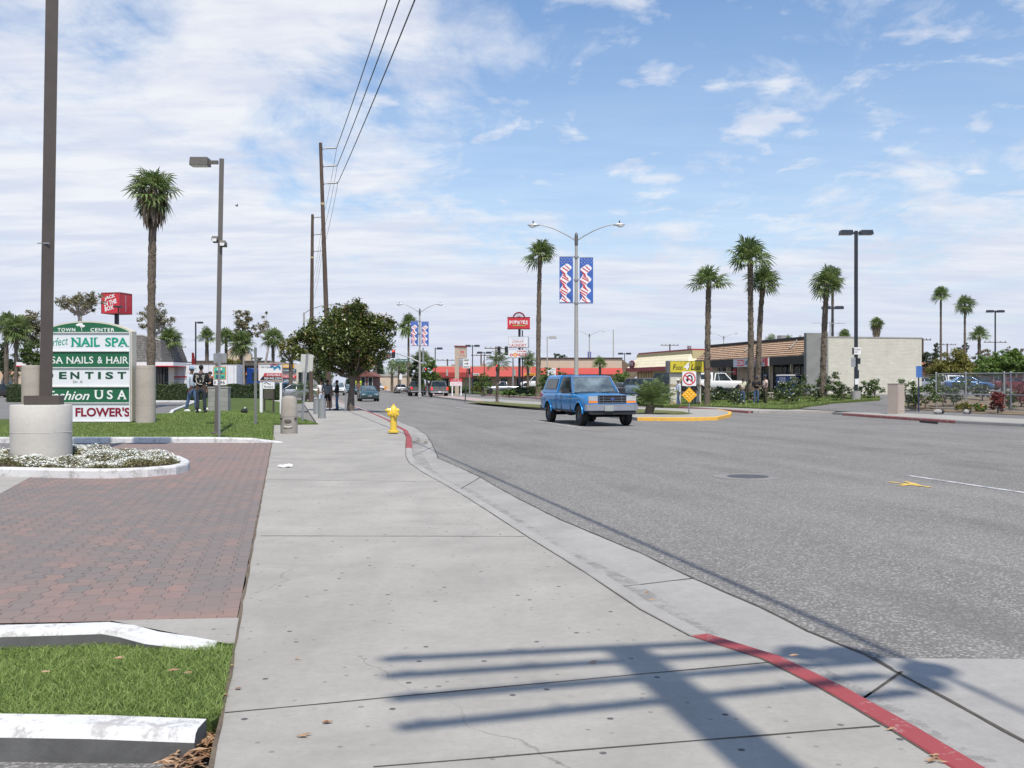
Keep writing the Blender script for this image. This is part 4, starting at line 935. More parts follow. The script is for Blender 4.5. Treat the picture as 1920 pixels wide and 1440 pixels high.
# hedges and shrubs
def hedge(label, a, b_, w, h, z0, leaf=.08, n=9000, mat=None, seed=1, name='hedge', grp=None):
    rg = np.random.default_rng(seed); a = np.array(a); b_ = np.array(b_); L = np.linalg.norm(b_ - a); u = (b_ - a) / L; v = np.array([-u[1], u[0]])
    t = thing(name, label, 'hedge', (a[0], a[1], z0), 0, grp); f = rg.uniform(0, L, n); g = rg.uniform(-1, 1, n); q = rg.uniform(0, 1, n); face = rg.integers(0, 3, n)
    g = np.where(face < 2, np.sign(g) * (1 - rg.uniform(0, .12, n)), g); q = np.where(face == 2, 1 - rg.uniform(0, .08, n), q); q = q * (1 + .05 * np.sin(f * 3.1))
    Vq, Fq = leafquads(np.column_stack([u[0] * f + v[0] * g * w / 2, u[1] * f + v[1] * g * w / 2, q * h]), leaf, rg); put('leaves', fast_mesh('leaves', Vq, Fq, mat or m_hedge), t)
    mb = MB(); mb.box((u[0] * L / 2, u[1] * L / 2, h * .46), (L * .985, w * .86, h * .90), math.atan2(u[1], u[0])); mb.build('stems', m_dkl, t); return t
hedge('long clipped hedge between the lawn and the white trailer', (-28.6, 78.5), (-18.2, 79), 1.1, 1.32, .05, .13, 15000, seed=1)
hedge('short clipped hedge behind the left concrete cylinder', (-39.5, 78), (-36.6, 78.5), 1.0, 1.35, 0, .13, 4000, seed=2)
ROSE = []
def rose_proto(seed, h, w):
    cl = [(random.Random(seed + i).uniform(-w, w) * .6, random.Random(seed + i + 50).uniform(-w, w) * .6, h * random.Random(seed + i + 9).uniform(.35, .85), w * .38, w * .38, h * .22) for i in range(9)]
    return tree('rose bush', 0, 0, 0, cl, .085, 1500, m_mid if seed % 2 else m_hedge, .03, h * .2, 'rose_bush', 'shrub', 'rose bushes in the beds', seed, m_bark, .1, .55, (0, 0), 12, (26, .05, m_white_fl))
protos = [rose_proto(101, 1.0, .65), rose_proto(104, .8, .8), rose_proto(107, 1.3, .6)]
rs = [(1262, 747, 0, 'rose bush behind the yellow diamond sign'), (1303, 750, 0, 'rose bush touching the right edge of the diamond sign'), (1330, 757, 1, 'dark rose bush at the foot of the left stout palm'), (1347, 752, 0, 'rose bush left of the white pickup front'), (1366, 751, 1, 'rose bush under the white pickup bonnet'), (1385, 755, 1, 'low spreading rose bush left of the man in the pale shirt'), (1402, 750, 0, 'rose bush right beneath the tallest palm'), (1415, 756, 1, 'rose bush in front of the man with folded arms'), (1376, 762, 1, 'rose bush at the front of the bed by the pavement'), (1447, 754, 1, 'low rose bush right of the man in the cap and pale shirt'), (1465, 750, 0, 'rose bush left of the blue clothes bin'), (1472, 760, 1, 'small rose bush at the bed corner'), (1493, 747, 2, 'tall rose bush right of the blue clothes bin'), (1509, 750, 0, 'rose bush at the pale fin of the shop'), (1530, 754, 1, 'rose bush left of the corner palm trunk'), (1549, 745, 2, 'tall rose bush right of the corner palm trunk'), (1573, 748, 0, 'rose bush midway along the white wall'), (1583, 752, 1, 'second rose bush midway along the white wall'), (1620, 748, 1, 'rose bush just right of the twin lamp footing'), (1640, 748, 0, 'rounded rose bush at the right end of the wall bed'),
      (1703, 766, 2, 'rose bush just right of the concrete cabinet'), (1716, 770, 1, 'dark rose bush under the blue sign'), (1735, 768, 0, 'rose bush right of the blue sign post'), (1752, 752, 2, 'tall rose bush behind the first fence post'), (1768, 764, 0, 'rose bush behind the first fence panel'), (1788, 762, 1, 'rose bush near the second fence post'), (1812, 750, 0, 'rose bush behind the second fence post'), (1842, 752, 1, 'greyish rose bush behind the second fence panel')]
for i, (px, py, k, lb) in enumerate(rs):
    x, y = G(px, py); r = protos[k] if i in (0, 2, 12) else None
    if r is not None: r.location = (x, y, T(x, y) + .03); r['label'] = lb; r.scale = (1.2,) * 3
    else: dup(protos[k], (x, y, T(x, y) + .03), i * 1.7, lb, None, None, random.Random(i).uniform(.95, 1.3))
def shrub(label, px, py, top, width, mat, seed, n=2200, leaf=.09, name='shrub', group=None, flowers=None):
    x, y = G(px, py); z0 = T(x, y); h = Z(top, y) - z0; w = width * y / F / 2
    cl = [(a, b_, c * .9 + h * .45, d, e, f) for a, b_, c, d, e, f in ball(w, w, h * .55, 10, seed)] + [(w * .4 * math.cos(i * 2), w * .4 * math.sin(i * 2), h * (.25 + .1 * i), w * .6, w * .6, h * .25) for i in range(5)]
    return tree(label, x, y, z0, cl, leaf, n, mat, .04, h * .15, name, 'shrub', group, seed, None, .1, .5, (0, 0), 8, flowers)
shrub('red leaved shrub in front of the double fence post', 1871, 776, 726, 34, m_redl, 111, 3200)
shrub('green core shrub with the red leaved one at the double post', 1893, 768, 728, 26, m_mid, 112, 1800)
shrub('red leaved shrub at the right edge of the photo', 1915, 764, 716, 40, m_redl, 113, 3200)
shrub('pale wispy shrub at the foot of the second fence post', 1806, 773, 752, 34, m_yelf, 114, 2200, .07)
shrub('low bright shrub with orange flowers by the fence', 1838, 773, 756, 34, m_lime, 115, 2000, .07, flowers=(30, .05, leafM('orange_flowers', (0.8, 0.15, 0.04), (0.9, 0.3, 0.08), 0.1)))
for i, (px, py, top, w_, lb) in enumerate(((975, 743, 720, 56, 'dense green shrub left of the tall slim palm base'), (955, 744, 727, 34, 'low shrub at the corner of the far red kerb'), (1000, 742, 722, 34, 'shrub right against the tall slim palm base'))):
    shrub(lb, px, py, top, w_, m_hedge if i != 1 else m_lime, 120 + i, 3200, .16, 'shrub', 'shrubs by the restaurant signs')
for i, (px, w_, lb) in enumerate(((872, 26, 'low shrub behind the keep right post'), (893, 30, 'dusty shrub between the posts and the silver pickup'), (915, 26, 'shrub at the nose of the silver pickup'), (842, 24, 'shrub left of the red rental sign'))):
    shrub(lb, px, 737, 722, w_, m_yelf if i % 2 else m_mid, 130 + i, 1500, .2, 'shrub', 'shrubs by the restaurant signs')
# ================================================================== VEHICLES  (nose towards local +X, wheels on z = 0)
def paintM(name, col, metal=0.35, rough=0.28):
    m, t, p = nmat('paint_' + name); b = NB(t); v = b.pos()
    k = b.mix(b.map(b.noise(v, 1.4, 4), 0.3, 0.7), mul(col, 0.92), mul(col, 1.06))
    s = b.n('ShaderNodeSeparateXYZ'); b.link(v, s.inputs[0])
    dust = b.math('MULTIPLY', b.map(s.outputs[2], 0.75, 0.35, 0, 0.35), b.noise(v, 3, 5)); k = b.mix(dust, k, (0.20, 0.18, 0.16))
    b.link(k, p.inputs['Base Color']); p.inputs['Metallic'].default_value = metal; p.inputs['Roughness'].default_value = rough
    p.inputs['Coat Weight'].default_value = 0.4; p.inputs['Coat Roughness'].default_value = 0.05; return m
m_under = M('underbody', (0.012, 0.012, 0.013), 0.9)
m_head = M('headlamp_lens', (0.55, 0.56, 0.57), 0.12, 0.3, 0.2, 14, coat=1)
m_amber = M('amber_lens', (0.75, 0.22, 0.03), 0.2, 0, 0.1, 9, coat=1)
m_tail = M('tail_lamp_lens', (0.50, 0.02, 0.02), 0.2, 0, 0.1, 9, coat=1)
m_trim = M('dark_plastic_trim', (0.022, 0.023, 0.025), 0.55, 0, 0.2, 9)
m_plate = M('number_plate', (0.62, 0.62, 0.64), 0.5, 0, 0.15, 30)
def loft(st_, nose=True):
    """st_: (x, zbottom, zside, zcentre, halfwidth); returns a closed builder"""
    mb = MB(); rows = []
    for x, zb, zs, zc, hw in st_:
        hs = zs - zb
        half = [(0, zb), (hw * .80, zb), (hw * .955, zb + .05), (hw * .985, zb + .20 * hs), (hw, zb + .50 * hs), (hw * .992, zb + .72 * hs), (hw * .975, zb + .86 * hs), (hw * .955, zs - .05), (hw * .90, zs - .008), (hw * .66, zs + (zc - zs) * .55), (0, zc)]
        rows.append([(x, y, z) for y, z in half] + [(x, -y, z) for y, z in half[-2:0:-1]])
    k = len(rows[0]); vs = [p for r in rows for p in r]; fs = []
    for i in range(len(rows) - 1):
        for j in range(k):
            j2 = (j + 1) % k; fs.append((i * k + j, (i + 1) * k + j, (i + 1) * k + j2, i * k + j2))
    fs.append(tuple(range(k))); fs.append(tuple(reversed(range((len(rows) - 1) * k, len(rows) * k))))
    mb.add(vs, fs); return mb
def cut_body(mb, name, mat, parent, holes, width, smooth=32):
    bm = bmesh.new(); me = mb.mesh('b', mat); bm.from_mesh(me); bmesh.ops.recalc_face_normals(bm, faces=bm.faces); bm.to_mesh(me); bm.free()
    o = bpy.data.objects.new('tmp', me); COL.objects.link(o); cs = []
    for x, z, r in holes:
        for sy in (-1, 1):
            c = MB(); c.cyl((x, sy * (width / 2 - .36), z), (x, sy * (width / 2 + .2), z), r, r, 28); cm = c.mesh('c', m_under); bm = bmesh.new(); bm.from_mesh(cm); bmesh.ops.recalc_face_normals(bm, faces=bm.faces); bm.to_mesh(cm); bm.free()
            co = bpy.data.objects.new('c', cm); COL.objects.link(co); cs.append(co); md = o.modifiers.new('b', 'BOOLEAN'); md.operation = 'DIFFERENCE'; md.object = co; md.solver = 'EXACT'
    me2 = evalmesh(o, name)
    for c in cs + [o]: bpy.data.objects.remove(c)
    me2.materials.clear(); me2.materials.append(mat); me2.materials.append(m_under)
    mi = []
    for p in me2.polygons:
        c = p.center; n = p.normal; u = 0
        for x, z, r in holes:
            if math.hypot(c.x - x, c.z - z) < r * 1.02 and (abs(c.y) < width / 2 - .02) and (abs(n.y) < .5 and n.dot(Vector((c.x - x, 0, c.z - z))) < 0 or abs(c.y) < width / 2 - .3): u = 1
        mi.append(u)
    me2.polygons.foreach_set('material_index', mi)
    me2.polygons.foreach_set('use_smooth', [True] * len(me2.polygons)); me2.set_sharp_from_angle(angle=R(smooth))
    return put(name, me2, parent)
def wheel(parent, x, y, r, w=.22, sy=1, steel=False, rim=None):
    t = MB(); prof = [(r * .62, -w / 2), (r * .93, -w / 2), (r, -w * .36), (r, w * .36), (r * .93, w / 2), (r * .62, w / 2), (r * .60, w * .2)]
    t.lathe(prof, 26); me = t.mesh('tyre', m_rubber, 40); me.transform(Matrix.Rotation(R(90), 4, 'X')); o = put('wheel', me, parent, (x, y, r))
    q = MB(); d = w / 2 * .82; q.lathe([(0.0, d * .5), (r * .14, d * .75), (r * .16, d * .62), (r * .50, d * .35), (r * .60, d * .95), (r * .63, d * .9), (r * .63, -d)], 26)
    for i in range(5):
        a = i * 2 * PI / 5; q.cyl((r * .36 * math.cos(a), r * .36 * math.sin(a), d * .3), (r * .36 * math.cos(a), r * .36 * math.sin(a), d * .58), r * .085, r * .07, 8, 1)
    rm = q.mesh('rim', [rim or m_alu, m_black], 40); rm.transform(Matrix.Rotation(R(90 if sy < 0 else -90), 4, 'X')); put('rim', rm, o); return o
def pane(mb, a, b_, c, d, off=.006, inset=.0, m=0):
    """a window pane laid just proud of its frame; corners anticlockwise seen from outside"""
    P = [Vector(p) for p in (a, b_, c, d)]; n = (P[1] - P[0]).cross(P[3] - P[0]).normalized(); ce = sum(P, Vector()) / 4
    Q = [p + (ce - p).normalized() * inset + n * off for p in P]; B = [p + (ce - p).normalized() * inset - n * .01 for p in P]
    mb.add(Q + B, [(0, 1, 2, 3), (4, 5, 1, 0), (5, 6, 2, 1), (6, 7, 3, 2), (7, 4, 0, 3)], m)
def cabin(parent, paint, xs, zs, hws, name='cabin', inset=.045, windows=(1, 1), split=(.5,), frame=None):
    """xs: (windscreen foot, roof front, roof rear, rear glass foot); zs: (belt, roof); hws: (belt, roof)"""
    a, b_, c, d = xs; z0, z1 = zs; h0, h1 = hws; mb = MB(); cr = .035
    pr = [(a, h0, z0), (b_, h1, z1 - .03), (b_ - .10, h1 - .05, z1), (c + .10, h1 - .05, z1), (c, h1, z1 - .03), (d, h0, z0)]
    vs = [(x, y, z) for x, y, z in pr] + [(x, -y, z) for x, y, z in pr]
    mb.add(vs, [(0, 5, 4, 1), (1, 4, 3, 2), (6, 7, 10, 11), (7, 8, 9, 10), (2, 3, 9, 8), (0, 1, 7, 6), (1, 2, 8, 7), (4, 5, 11, 10), (3, 4, 10, 9), (0, 6, 11, 5)])
    bm = bmesh.new(); me = mb.mesh(name, paint); bm.from_mesh(me); bmesh.ops.recalc_face_normals(bm, faces=bm.faces)
    bmesh.ops.bevel(bm, geom=[e for e in bm.edges if e.calc_length() > .05 and min(v.co.z for v in e.verts) > z0 + .01 or (e.verts[0].co.z - z0) * (e.verts[1].co.z - z0) <= 0 and abs(e.verts[0].co.z - e.verts[1].co.z) > .1], offset=cr, segments=2, affect='EDGES')
    bm.to_mesh(me); bm.free(); me.polygons.foreach_set('use_smooth', [True] * len(me.polygons)); me.set_sharp_from_angle(angle=R(40)); o = put(name, me, parent)
    w = MB(); zt = z1 - .06
    def L(f, s=1): # point on the side plane at height fraction f
        return z0 + (zt - z0) * f, h0 + (h1 - h0) * f * (zt - z0) / (z1 - .03 - z0)
    if windows[0]:
        m_ = MB(); zb = z0 + .03; k = (zt - z0) / (z1 - .03 - z0)
        y0 = h0 - .07; y1 = h1 - .06; xf = a + (b_ - a) * .04; xt = a + (b_ - a) * k
        pane(m_, (xf, -y0, zb), (xf, y0, zb), (xt, y1, zt), (xt, -y1, zt)); m_.build('windscreen', m_wsglass, parent)
    if windows[1]:
        m_ = MB(); zb = z0 + .05; k = (zt - z0) / (z1 - .03 - z0); f = (zb - z0) / (z1 - .03 - z0); y0 = h0 - .10; y1 = h1 - .08
        pane(m_, (d + (c - d) * f, y0, zb), (d + (c - d) * f, -y0, zb), (d + (c - d) * k, -y1, zt), (d + (c - d) * k, y1, zt)); m_.build('rear_window', m_glass, parent)
    fa, fb = 0.07, (zt - z0) / (z1 - .03 - z0)
    for sy in (1, -1):
        cuts = [0.0] + list(split) + [1.0]
        def sx(u, f):
            xa = a + (b_ - a) * f; xd = d + (c - d) * f; return xa - .09 - (xa - xd - .18) * u
        for i in range(len(cuts) - 1):
            u0, u1 = cuts[i] + (.014 if i else 0), cuts[i + 1] - (.014 if i < len(cuts) - 2 else 0); m_ = MB(); pts = []
            for u, f in ((u0, fa), (u1, fa), (u1, fb), (u0, fb)): pts.append((sx(u, f), sy * (h0 + (h1 - h0) * f), z0 + (z1 - .03 - z0) * f))
            if sy < 0: pts = [pts[1], pts[0], pts[3], pts[2]]
            pane(m_, *pts)
            m_.build('side_window', m_glass, parent)
    return o
def carbits(t, x1, x0, hw, zh, zt, wide=.34, grille=True, mirror=None, doors=(), pm=None, zs=.9, plate=True, tall=.13):
    for sy in (1, -1):
        MB().box((x1 - .06, sy * (hw - wide / 2 - .04), zh), (.10, wide, tall), sy * -.16).build('headlight', m_head, t)
        MB().box((x0 + .05, sy * (hw - .17), zt), (.10, .28, .16), sy * .12).build('tail_light', m_tail, t)
        if mirror: mb = MB(); mb.ell((mirror[0], sy * mirror[1], mirror[2]), (.07, .11, .075), 10); mb.build('mirror', pm or m_trim, t, 60)
    if grille:
        mb = MB(); mb.box((x1 - .015, 0, zh), (.05, (hw - wide - .08) * 2, tall * .8)); 
        for k in range(3): mb.box((x1 + .012, 0, zh + (k - 1) * tall * .24), (.012, (hw - wide - .1) * 2, .012), 0, 1)
        mb.build('grille', [m_trim, m_chrome], t)
    for x, n in ((x1 + .035, 'number_plate'), (x0 - .035, 'number_plate')):
        mb = MB(); mb.box((x, 0, .42 if x > 0 else .62), (.015, .31, .155)); mb.build(n, m_plate, t)
    for d in doors:
        for sy in (1, -1):
            mb = MB(); mb.box((d[0], sy * (hw + .001), zs - .11), (.17, .03, .028)); mb.build('door_handle', m_trim, t)
def seams(t, xs, hw, z0, z1):
    mb = MB()
    for x in xs:
        for sy in (1, -1): mb.box((x, sy * (hw - .004), (z0 + z1) / 2), (.012, .014, z1 - z0))
    mb.build('door_seam', m_black, t)
def make_sedan(name, label, paint, L=4.5, H=1.38, cat='car', four=True):
    t = thing(name, label, cat); hw = .86; b = loft([(-L / 2, .42, .84, .86, hw * .80), (-L / 2 + .07, .27, .93, .955, hw * .93), (-L / 2 + .55, .20, .97, 1.0, hw), (-.75, .18, .96, .98, hw), (.55, .18, .93, .96, hw), (1.05, .18, .88, .93, hw), (L / 2 - .45, .19, .77, .84, hw * .985), (L / 2 - .12, .23, .66, .71, hw * .90), (L / 2, .34, .56, .58, hw * .76)])
    cut_body(b, 'body', paint, t, [(L / 2 - .88, .31, .36), (-L / 2 + .92, .31, .36)], hw * 2)
    cabin(t, paint, (.98, .28, -.98, -1.66), (.90, H), (.76, .56), split=(.46, .86) if four else (.55,))
    for x in (L / 2 - .88, -L / 2 + .92):
        for sy in (1, -1): wheel(t, x, sy * (hw - .12), .31, .20, sy)
    carbits(t, L / 2 - .03, -L / 2 + .02, hw * .86, .62, .80, mirror=(.75, .90, .95), doors=((.05,), (-.85,)), pm=m_trim, plate=True, zs=.93)
    mb = MB(); mb.box((L / 2 - .05, 0, .40), (.16, hw * 1.62, .12), 0, 0, .94); mb.build('front_bumper', m_trim, t); mb = MB(); mb.box((-L / 2 + .02, 0, .47), (.14, hw * 1.62, .13), 0, 0, .94); mb.build('rear_bumper', m_trim, t)
    seams(t, (.80, -.42, -1.2) if four else (.80, -.65), hw, .30, .90); return t
def make_suv(name, label, paint, L=4.7, H=1.75, cat='SUV', hatch=False):
    t = thing(name, label, cat); hw = .91; zb = .30 if not hatch else .2
    zl = 1.05 if not hatch else .92
    b = loft([(-L / 2, .50, zl - .05, zl - .04, hw * .93), (-L / 2 + .08, zb + .1, zl, zl + .01, hw * .985), (-.75, zb, zl, zl, hw), (.60, zb, zl - .03, zl, hw), (1.15, zb, zl - .06, zl, hw), (L / 2 - .4, zb, zl - .12, zl - .05, hw * .99), (L / 2 - .08, zb + .06, zl - .22, zl - .16, hw * .95), (L / 2, zb + .2, zl - .36, zl - .33, hw * .86)])
    wr = .37 if not hatch else .31; cut_body(b, 'body', paint, t, [(L / 2 - .85, wr, wr + .06), (-L / 2 + .9, wr, wr + .06)], hw * 2)
    cabin(t, paint, (1.05, .45, -L / 2 + .32, -L / 2 + .05), (zl - .04, H), (.84, .70), split=(.33, .66))
    for x in (L / 2 - .85, -L / 2 + .9):
        for sy in (1, -1): wheel(t, x, sy * (hw - .12), wr, .22, sy)
    carbits(t, L / 2 - .03, -L / 2 + .03, hw * .9, zl - .28, zl - .05, mirror=(.85, .97, zl + .05), doors=((.1,), (-.8,)), zs=zl + .02, tall=.17)
    mb = MB(); mb.box((L / 2 - .04, 0, zb + .22), (.18, hw * 1.74, .17), 0, 0, .95); mb.build('front_bumper', m_trim, t); mb = MB(); mb.box((-L / 2, 0, zb + .24), (.16, hw * 1.74, .18), 0, 0, .95); mb.build('rear_bumper', m_trim, t)
    seams(t, (.85, -.35, -1.35), hw, zb + .1, zl - .05); return t
def make_pickup(name, label, paint, shell=None, L=5.5, cat='pickup truck', big=False):
    """open bed or shell topped pickup"""
    t = thing(name, label, cat); hw = 1.0 if big else .90; zl = 1.20 if big else 1.05; zr = 1.86 if big else 1.66; zb = .48
    b = loft([(-L / 2, zb + .08, zl - .02, zl - .02, hw * .97), (-L / 2 + .05, zb + .02, zl, zl, hw * .99), (-L / 2 + .8, zb, zl, zl, hw), (-.85, zb, zl, zl, hw), (.55, zb - .03, zl, zl + .01, hw), (1.08, zb - .03, zl - .03, zl + .02, hw), (1.7, zb, zl - .05, zl, hw), (L / 2 - .30, zb + .02, zl - .10, zl - .04, hw * .985), (L / 2 - .10, zb + .06, zl - .16, zl - .10, hw * .95)])
    wr = .38 if big else .35; wx = (L / 2 - .96, -L / 2 + 1.05)
    cut_body(b, 'body', paint, t, [(wx[0], wr, wr + .10), (wx[1], wr, wr + .10)], hw * 2)
    cabin(t, paint, (1.06, .50, -.62 if big else -.30, -.74 if big else -.40), (zl - .05, zr), (hw * .93, hw * .78), split=(.60,) if big else (.74,))
    for x in wx:
        for sy in (1, -1): wheel(t, x, sy * (hw - .14), wr, .25, sy, rim=m_alu if not big else M('dark_wheel', (.14, .14, .15), .5, .6, .2, 9))
    if shell:
        q = MB(); xf = -.80 if big else -.46; xr = -L / 2 + .10; z0 = zl - .02; z1 = zr + .02; y0 = hw * .95; y1 = hw * .78
        q.add([(xf, y0, z0), (xf, y1, z1 - .05), (xf, y1 - .08, z1), (xr + .38, y1 - .08, z1), (xr + .30, y1, z1 - .06), (xr, y0, z0), (xf, -y0, z0), (xf, -y1, z1 - .05), (xf, -y1 + .08, z1), (xr + .38, -y1 + .08, z1), (xr + .30, -y1, z1 - .06), (xr, -y0, z0)],
              [(0, 5, 4, 1), (1, 4, 3, 2), (6, 7, 10, 11), (7, 8, 9, 10), (2, 3, 9, 8), (4, 5, 11, 10), (3, 4, 10, 9), (0, 1, 7, 6), (1, 2, 8, 7), (0, 6, 11, 5)])
        sh = q.build('canopy_shell', shell, t, 30)
        for sy in (1, -1):
            def P(x, f): return (x, sy * (y0 + (y1 - y0) * f + .004), z0 + (z1 - .05 - z0) * f)
            a = [P(xf - .16, .22), P(xr + .30, .22), P(xr + .46, .84), P(xf - .16, .84)]
            fr = MB(); pane(fr, *([a[1], a[0], a[3], a[2]] if sy < 0 else a), off=.010); fo = fr.build('shell_window', m_trim, sh)
            c = sum((Vector(p) for p in a), Vector()) / 4; g = [tuple(Vector(p) + (c - Vector(p)).normalized() * .045) for p in a]
            fr = MB(); pane(fr, *([g[1], g[0], g[3], g[2]] if sy < 0 else g), off=.016); fr.build('pane', m_glass, fo)
    else:
        q = MB(); q.box(((-.45 - L / 2 + .1) / 2, 0, zl + .003), (L / 2 - .66, hw * 1.66, .012)); q.build('bed', m_trim, t)
    return t, hw, zl, zr, L
# --- the blue pickup with the canopy
p_blue = paintM('bright_blue', (0.006, 0.25, 0.62), .35, .24)
p_bluel = p_blue
bt, hw, zl, zr, L = make_pickup('pickup_truck', 'bright blue pickup with matching bed canopy driving towards us', p_blue, p_blue, 5.85, 'pickup truck', True)
# chrome windscreen surround
mb = MB()
P = [Vector(p) for p in ((1.09, -.93, zl + .0), (1.09, .93, zl + .0), (.53, .77, zr - .045), (.53, -.77, zr - .045))]
for i in range(4):
    a, b_ = P[i], P[(i + 1) % 4]; mb.tube([a, b_], .026, 8)
mb.build('windscreen_trim', m_chrome, bt, 60)
xf = L / 2 - .10
mb = MB(); mb.box((xf - .02, 0, .985), (.10, 1.06, .30), 0, 0)
gr = mb.build('grille', M('grille_dark', (0.018, .019, .022), .5), bt)
mb = MB()
for k in range(4): mb.box((xf + .042, 0, .855 + k * .087), (.03, 1.04, .020))
for y in (-.345, 0, .345): mb.box((xf + .038, y, .985), (.026, .022, .27))
for y in (-.52, .52): mb.box((xf + .04, y, .985), (.03, .02, .29))
mb.build('bars', M('grille_grey', (.16, .165, .18), .4, .5), gr)
mb = MB(); mb.ell((xf + .065, 0, .985), (.012, .085, .034), 14); mb.build('badge', M('badge_blue', (.03, .07, .25), .2, 0, .1, 9, coat=1), gr)
for sy in (1, -1):
    MB().box((xf - .03, sy * .735, 1.015), (.10, .36, .17), sy * -.10).build('headlight', m_head, bt)
    MB().box((xf - .03, sy * .735, .885), (.10, .36, .075), sy * -.10).build('turn_signal', m_amber, bt)
    MB().box((1.63 - .0, sy * 1.005, 1.0), (.0101, .012, .012)).build('side_marker', m_amber, bt)
    q = MB(); q.box((.86, sy * 1.13, 1.27), (.10, .26, .20), sy * .15); q.cyl((.90, sy * .95, 1.2), (.87, sy * 1.08, 1.2), .022, .022, 6); q.build('mirror', m_trim, bt)
    q = MB(); q.box((0.0, sy * (hw + .004), .99), (L - .75, .012, .018)); q.build('side_stripe', M('pale_stripe', (.35, .45, .55), .4), bt)
    q = MB(); q.box((.12, sy * (hw + .010), 1.07), (.16, .03, .04)); q.build('door_handle', m_chrome, bt)
    for wx in (L / 2 - .96, -L / 2 + 1.05):
        q = MB(); q.tube([(wx + .50 * math.cos(a), sy * (hw + .0), .38 + .50 * math.sin(a)) for a in [R(x) for x in range(8, 173, 12)]], .030, 8); q.build('wheel_arch_lip', p_blue, bt, 60)
q = MB()
for sy in (1, -1): q.box((1.88, sy * .86, zl + .006), (1.45, .012, .012), sy * .03); q.box((.1, sy * (hw - .012), .53), (2.3, .03, .06)); q.box((-1.6, sy * (hw + .002), .74), (1.5, .008, .010))
q.box((1.12, 0, zl + .02), (.14, 1.72, .012)); q.build('body_trim', m_trim, bt)
q = MB()
for x in (1.02, -.12, -.78):
    for sy in (1, -1): q.box((x, sy * (hw - .004), .84), (.014, .016, .60))
q.build('door_seam', m_black, bt)
q = MB(); q.prism([(xf - .12, -1.0), (xf + .06, -.97), (xf + .14, -.80), (xf + .16, 0), (xf + .14, .80), (xf + .06, .97), (xf - .12, 1.0)], .58, .79)
fb = q.build('front_bumper', M('brushed_chrome', (.48, .49, .52), .34, .85, .06, 5), bt)
q = MB(); q.prism([(xf - .11, -1.0), (xf + .07, -.975), (xf + .15, -.805), (xf + .17, 0), (xf + .15, .805), (xf + .07, .975), (xf - .11, 1.0)], .762, .80); q.build('bumper_top', m_chrome, fb)
q = MB(); q.box((xf + .02, 0, .50), (.16, 1.7, .13), 0, 0, 1.06); q.build('valance', m_trim, bt)
q = MB(); q.box((xf + .175, -.18, .66), (.02, .34, .19)); q.build('number_plate', M('grey_plate', (.33, .36, .35), .5, 0, .3, 30), bt)
q = MB(); q.box((-L / 2 - .07, 0, .58), (.18, 1.9, .17)); q.cyl((-L / 2 - .15, .2, .5), (-L / 2 - .32, .2, .5), .04, .04, 8); q.build('rear_bumper', m_trim, bt)
q = MB(); q.box((-.3, 0, .42), (3.6, .75, .16)); q.cyl((-1.6, -.85, .37), (-1.6, .85, .37), .07, .07, 10); q.cyl((1.7, -.85, .36), (1.7, .85, .36), .06, .06, 10); q.ell((-.5, -.45, .40), (.35, .2, .1), 10); q.build('chassis', m_under, bt, 40)
for sy in (.5, -.35):
    q = MB(); q.box((1.16, sy, zl + .045), (.02, .62, .018), 0, 0, 1, sy * .09); q.build('wiper', m_black, bt)
for sy in (1, -1):
    q = MB(); q.box((-L / 2 - .0, sy * .91, .98), (.04, .14, .34)); q.build('tail_light', m_tail, bt)
q = MB(); q.ell((.35, -.38, 1.42), (.10, .11, .13), 10); q.box((.28, -.38, 1.2), (.2, .44, .35)); q.build('driver', M('driver_dark', (.06, .05, .045), .8), bt); 
HEAD = RZU + PI; ba = HEAD + R(2.0); bt.scale = (1.03,) * 3; bx, by = at(1148, 37.0); bt.location = (bx - math.cos(ba) * L / 2, by - math.sin(ba) * L / 2, ROAD); bt.rotation_euler = (0, 0, ba)
# --- other cars
p_teal = paintM('dark_teal', (0.018, 0.085, 0.105)); p_white = paintM('white', (.72, .73, .74), 0, .3); p_silver = paintM('silver', (.42, .43, .44), .7, .3)
p_grey = paintM('warm_grey', (.20, .195, .185), .6, .35); p_dark = paintM('near_black', (.02, .022, .028), .3, .25); p_navy = paintM('mid_blue', (.04, .11, .26), .4, .3); p_wine = paintM('wine_red', (.16, .025, .03), .3, .3); p_brown = paintM('dark_green', (.05, .06, .055), .4, .3)
def put_on(o, px, py, rz, z=None):
    if z is None: x, y = W(px, py, ROAD); z = ROAD
    elif z == 'g': x, y = G(px, py); z = T(x, y)
    else: x, y = W(px, py, z)
    o.location = (x, y, z); o.rotation_euler = (0, 0, rz); return (x, y, z)
sed = make_sedan('sedan', 'dark teal sedan coming along the near lane past the magnolia', p_teal)
put_on(sed, 690, 752, HEAD)
CG = 'cars on the far carriageway'; PG = 'cars in the left parking lot'; RG = 'cars in the right parking lot'
suv = make_suv('suv', 'white SUV coming past the people under the magnolia', p_white); suv['group'] = CG; put_on(suv, 634, 741, HEAD)
hb = make_suv('hatchback', 'small white hatchback crossing behind the orange sign on the median', p_white, 4.0, 1.48, 'car', True); put_on(hb, 727, 731.0, RZU + 2.2); hb['group'] = CG
def car(src, px, py, rz, label, paint, group=CG, z=None):
    o = dup(src, (0, 0, 0), 0, label, group, paint); put_on(o, px, py, rz, z); return o
car(hb, 657, 740, HEAD, 'small teal car following behind the magnolia trunk', p_teal)
car(sed, 751, 737.5, RZU, 'silver sedan waiting behind the two grey cars beside the median', p_silver)
car(sed, 778, 739.5, RZU + .05, 'pale grey car right behind the street lamp pole, lights on', p_silver)
car(suv, 707, 732.5, HEAD + .3, 'white vehicle facing us left of the hatchback', p_white)
car(sed, 687, 731.5, HEAD, 'white sedan half hidden behind the teal one', p_white)
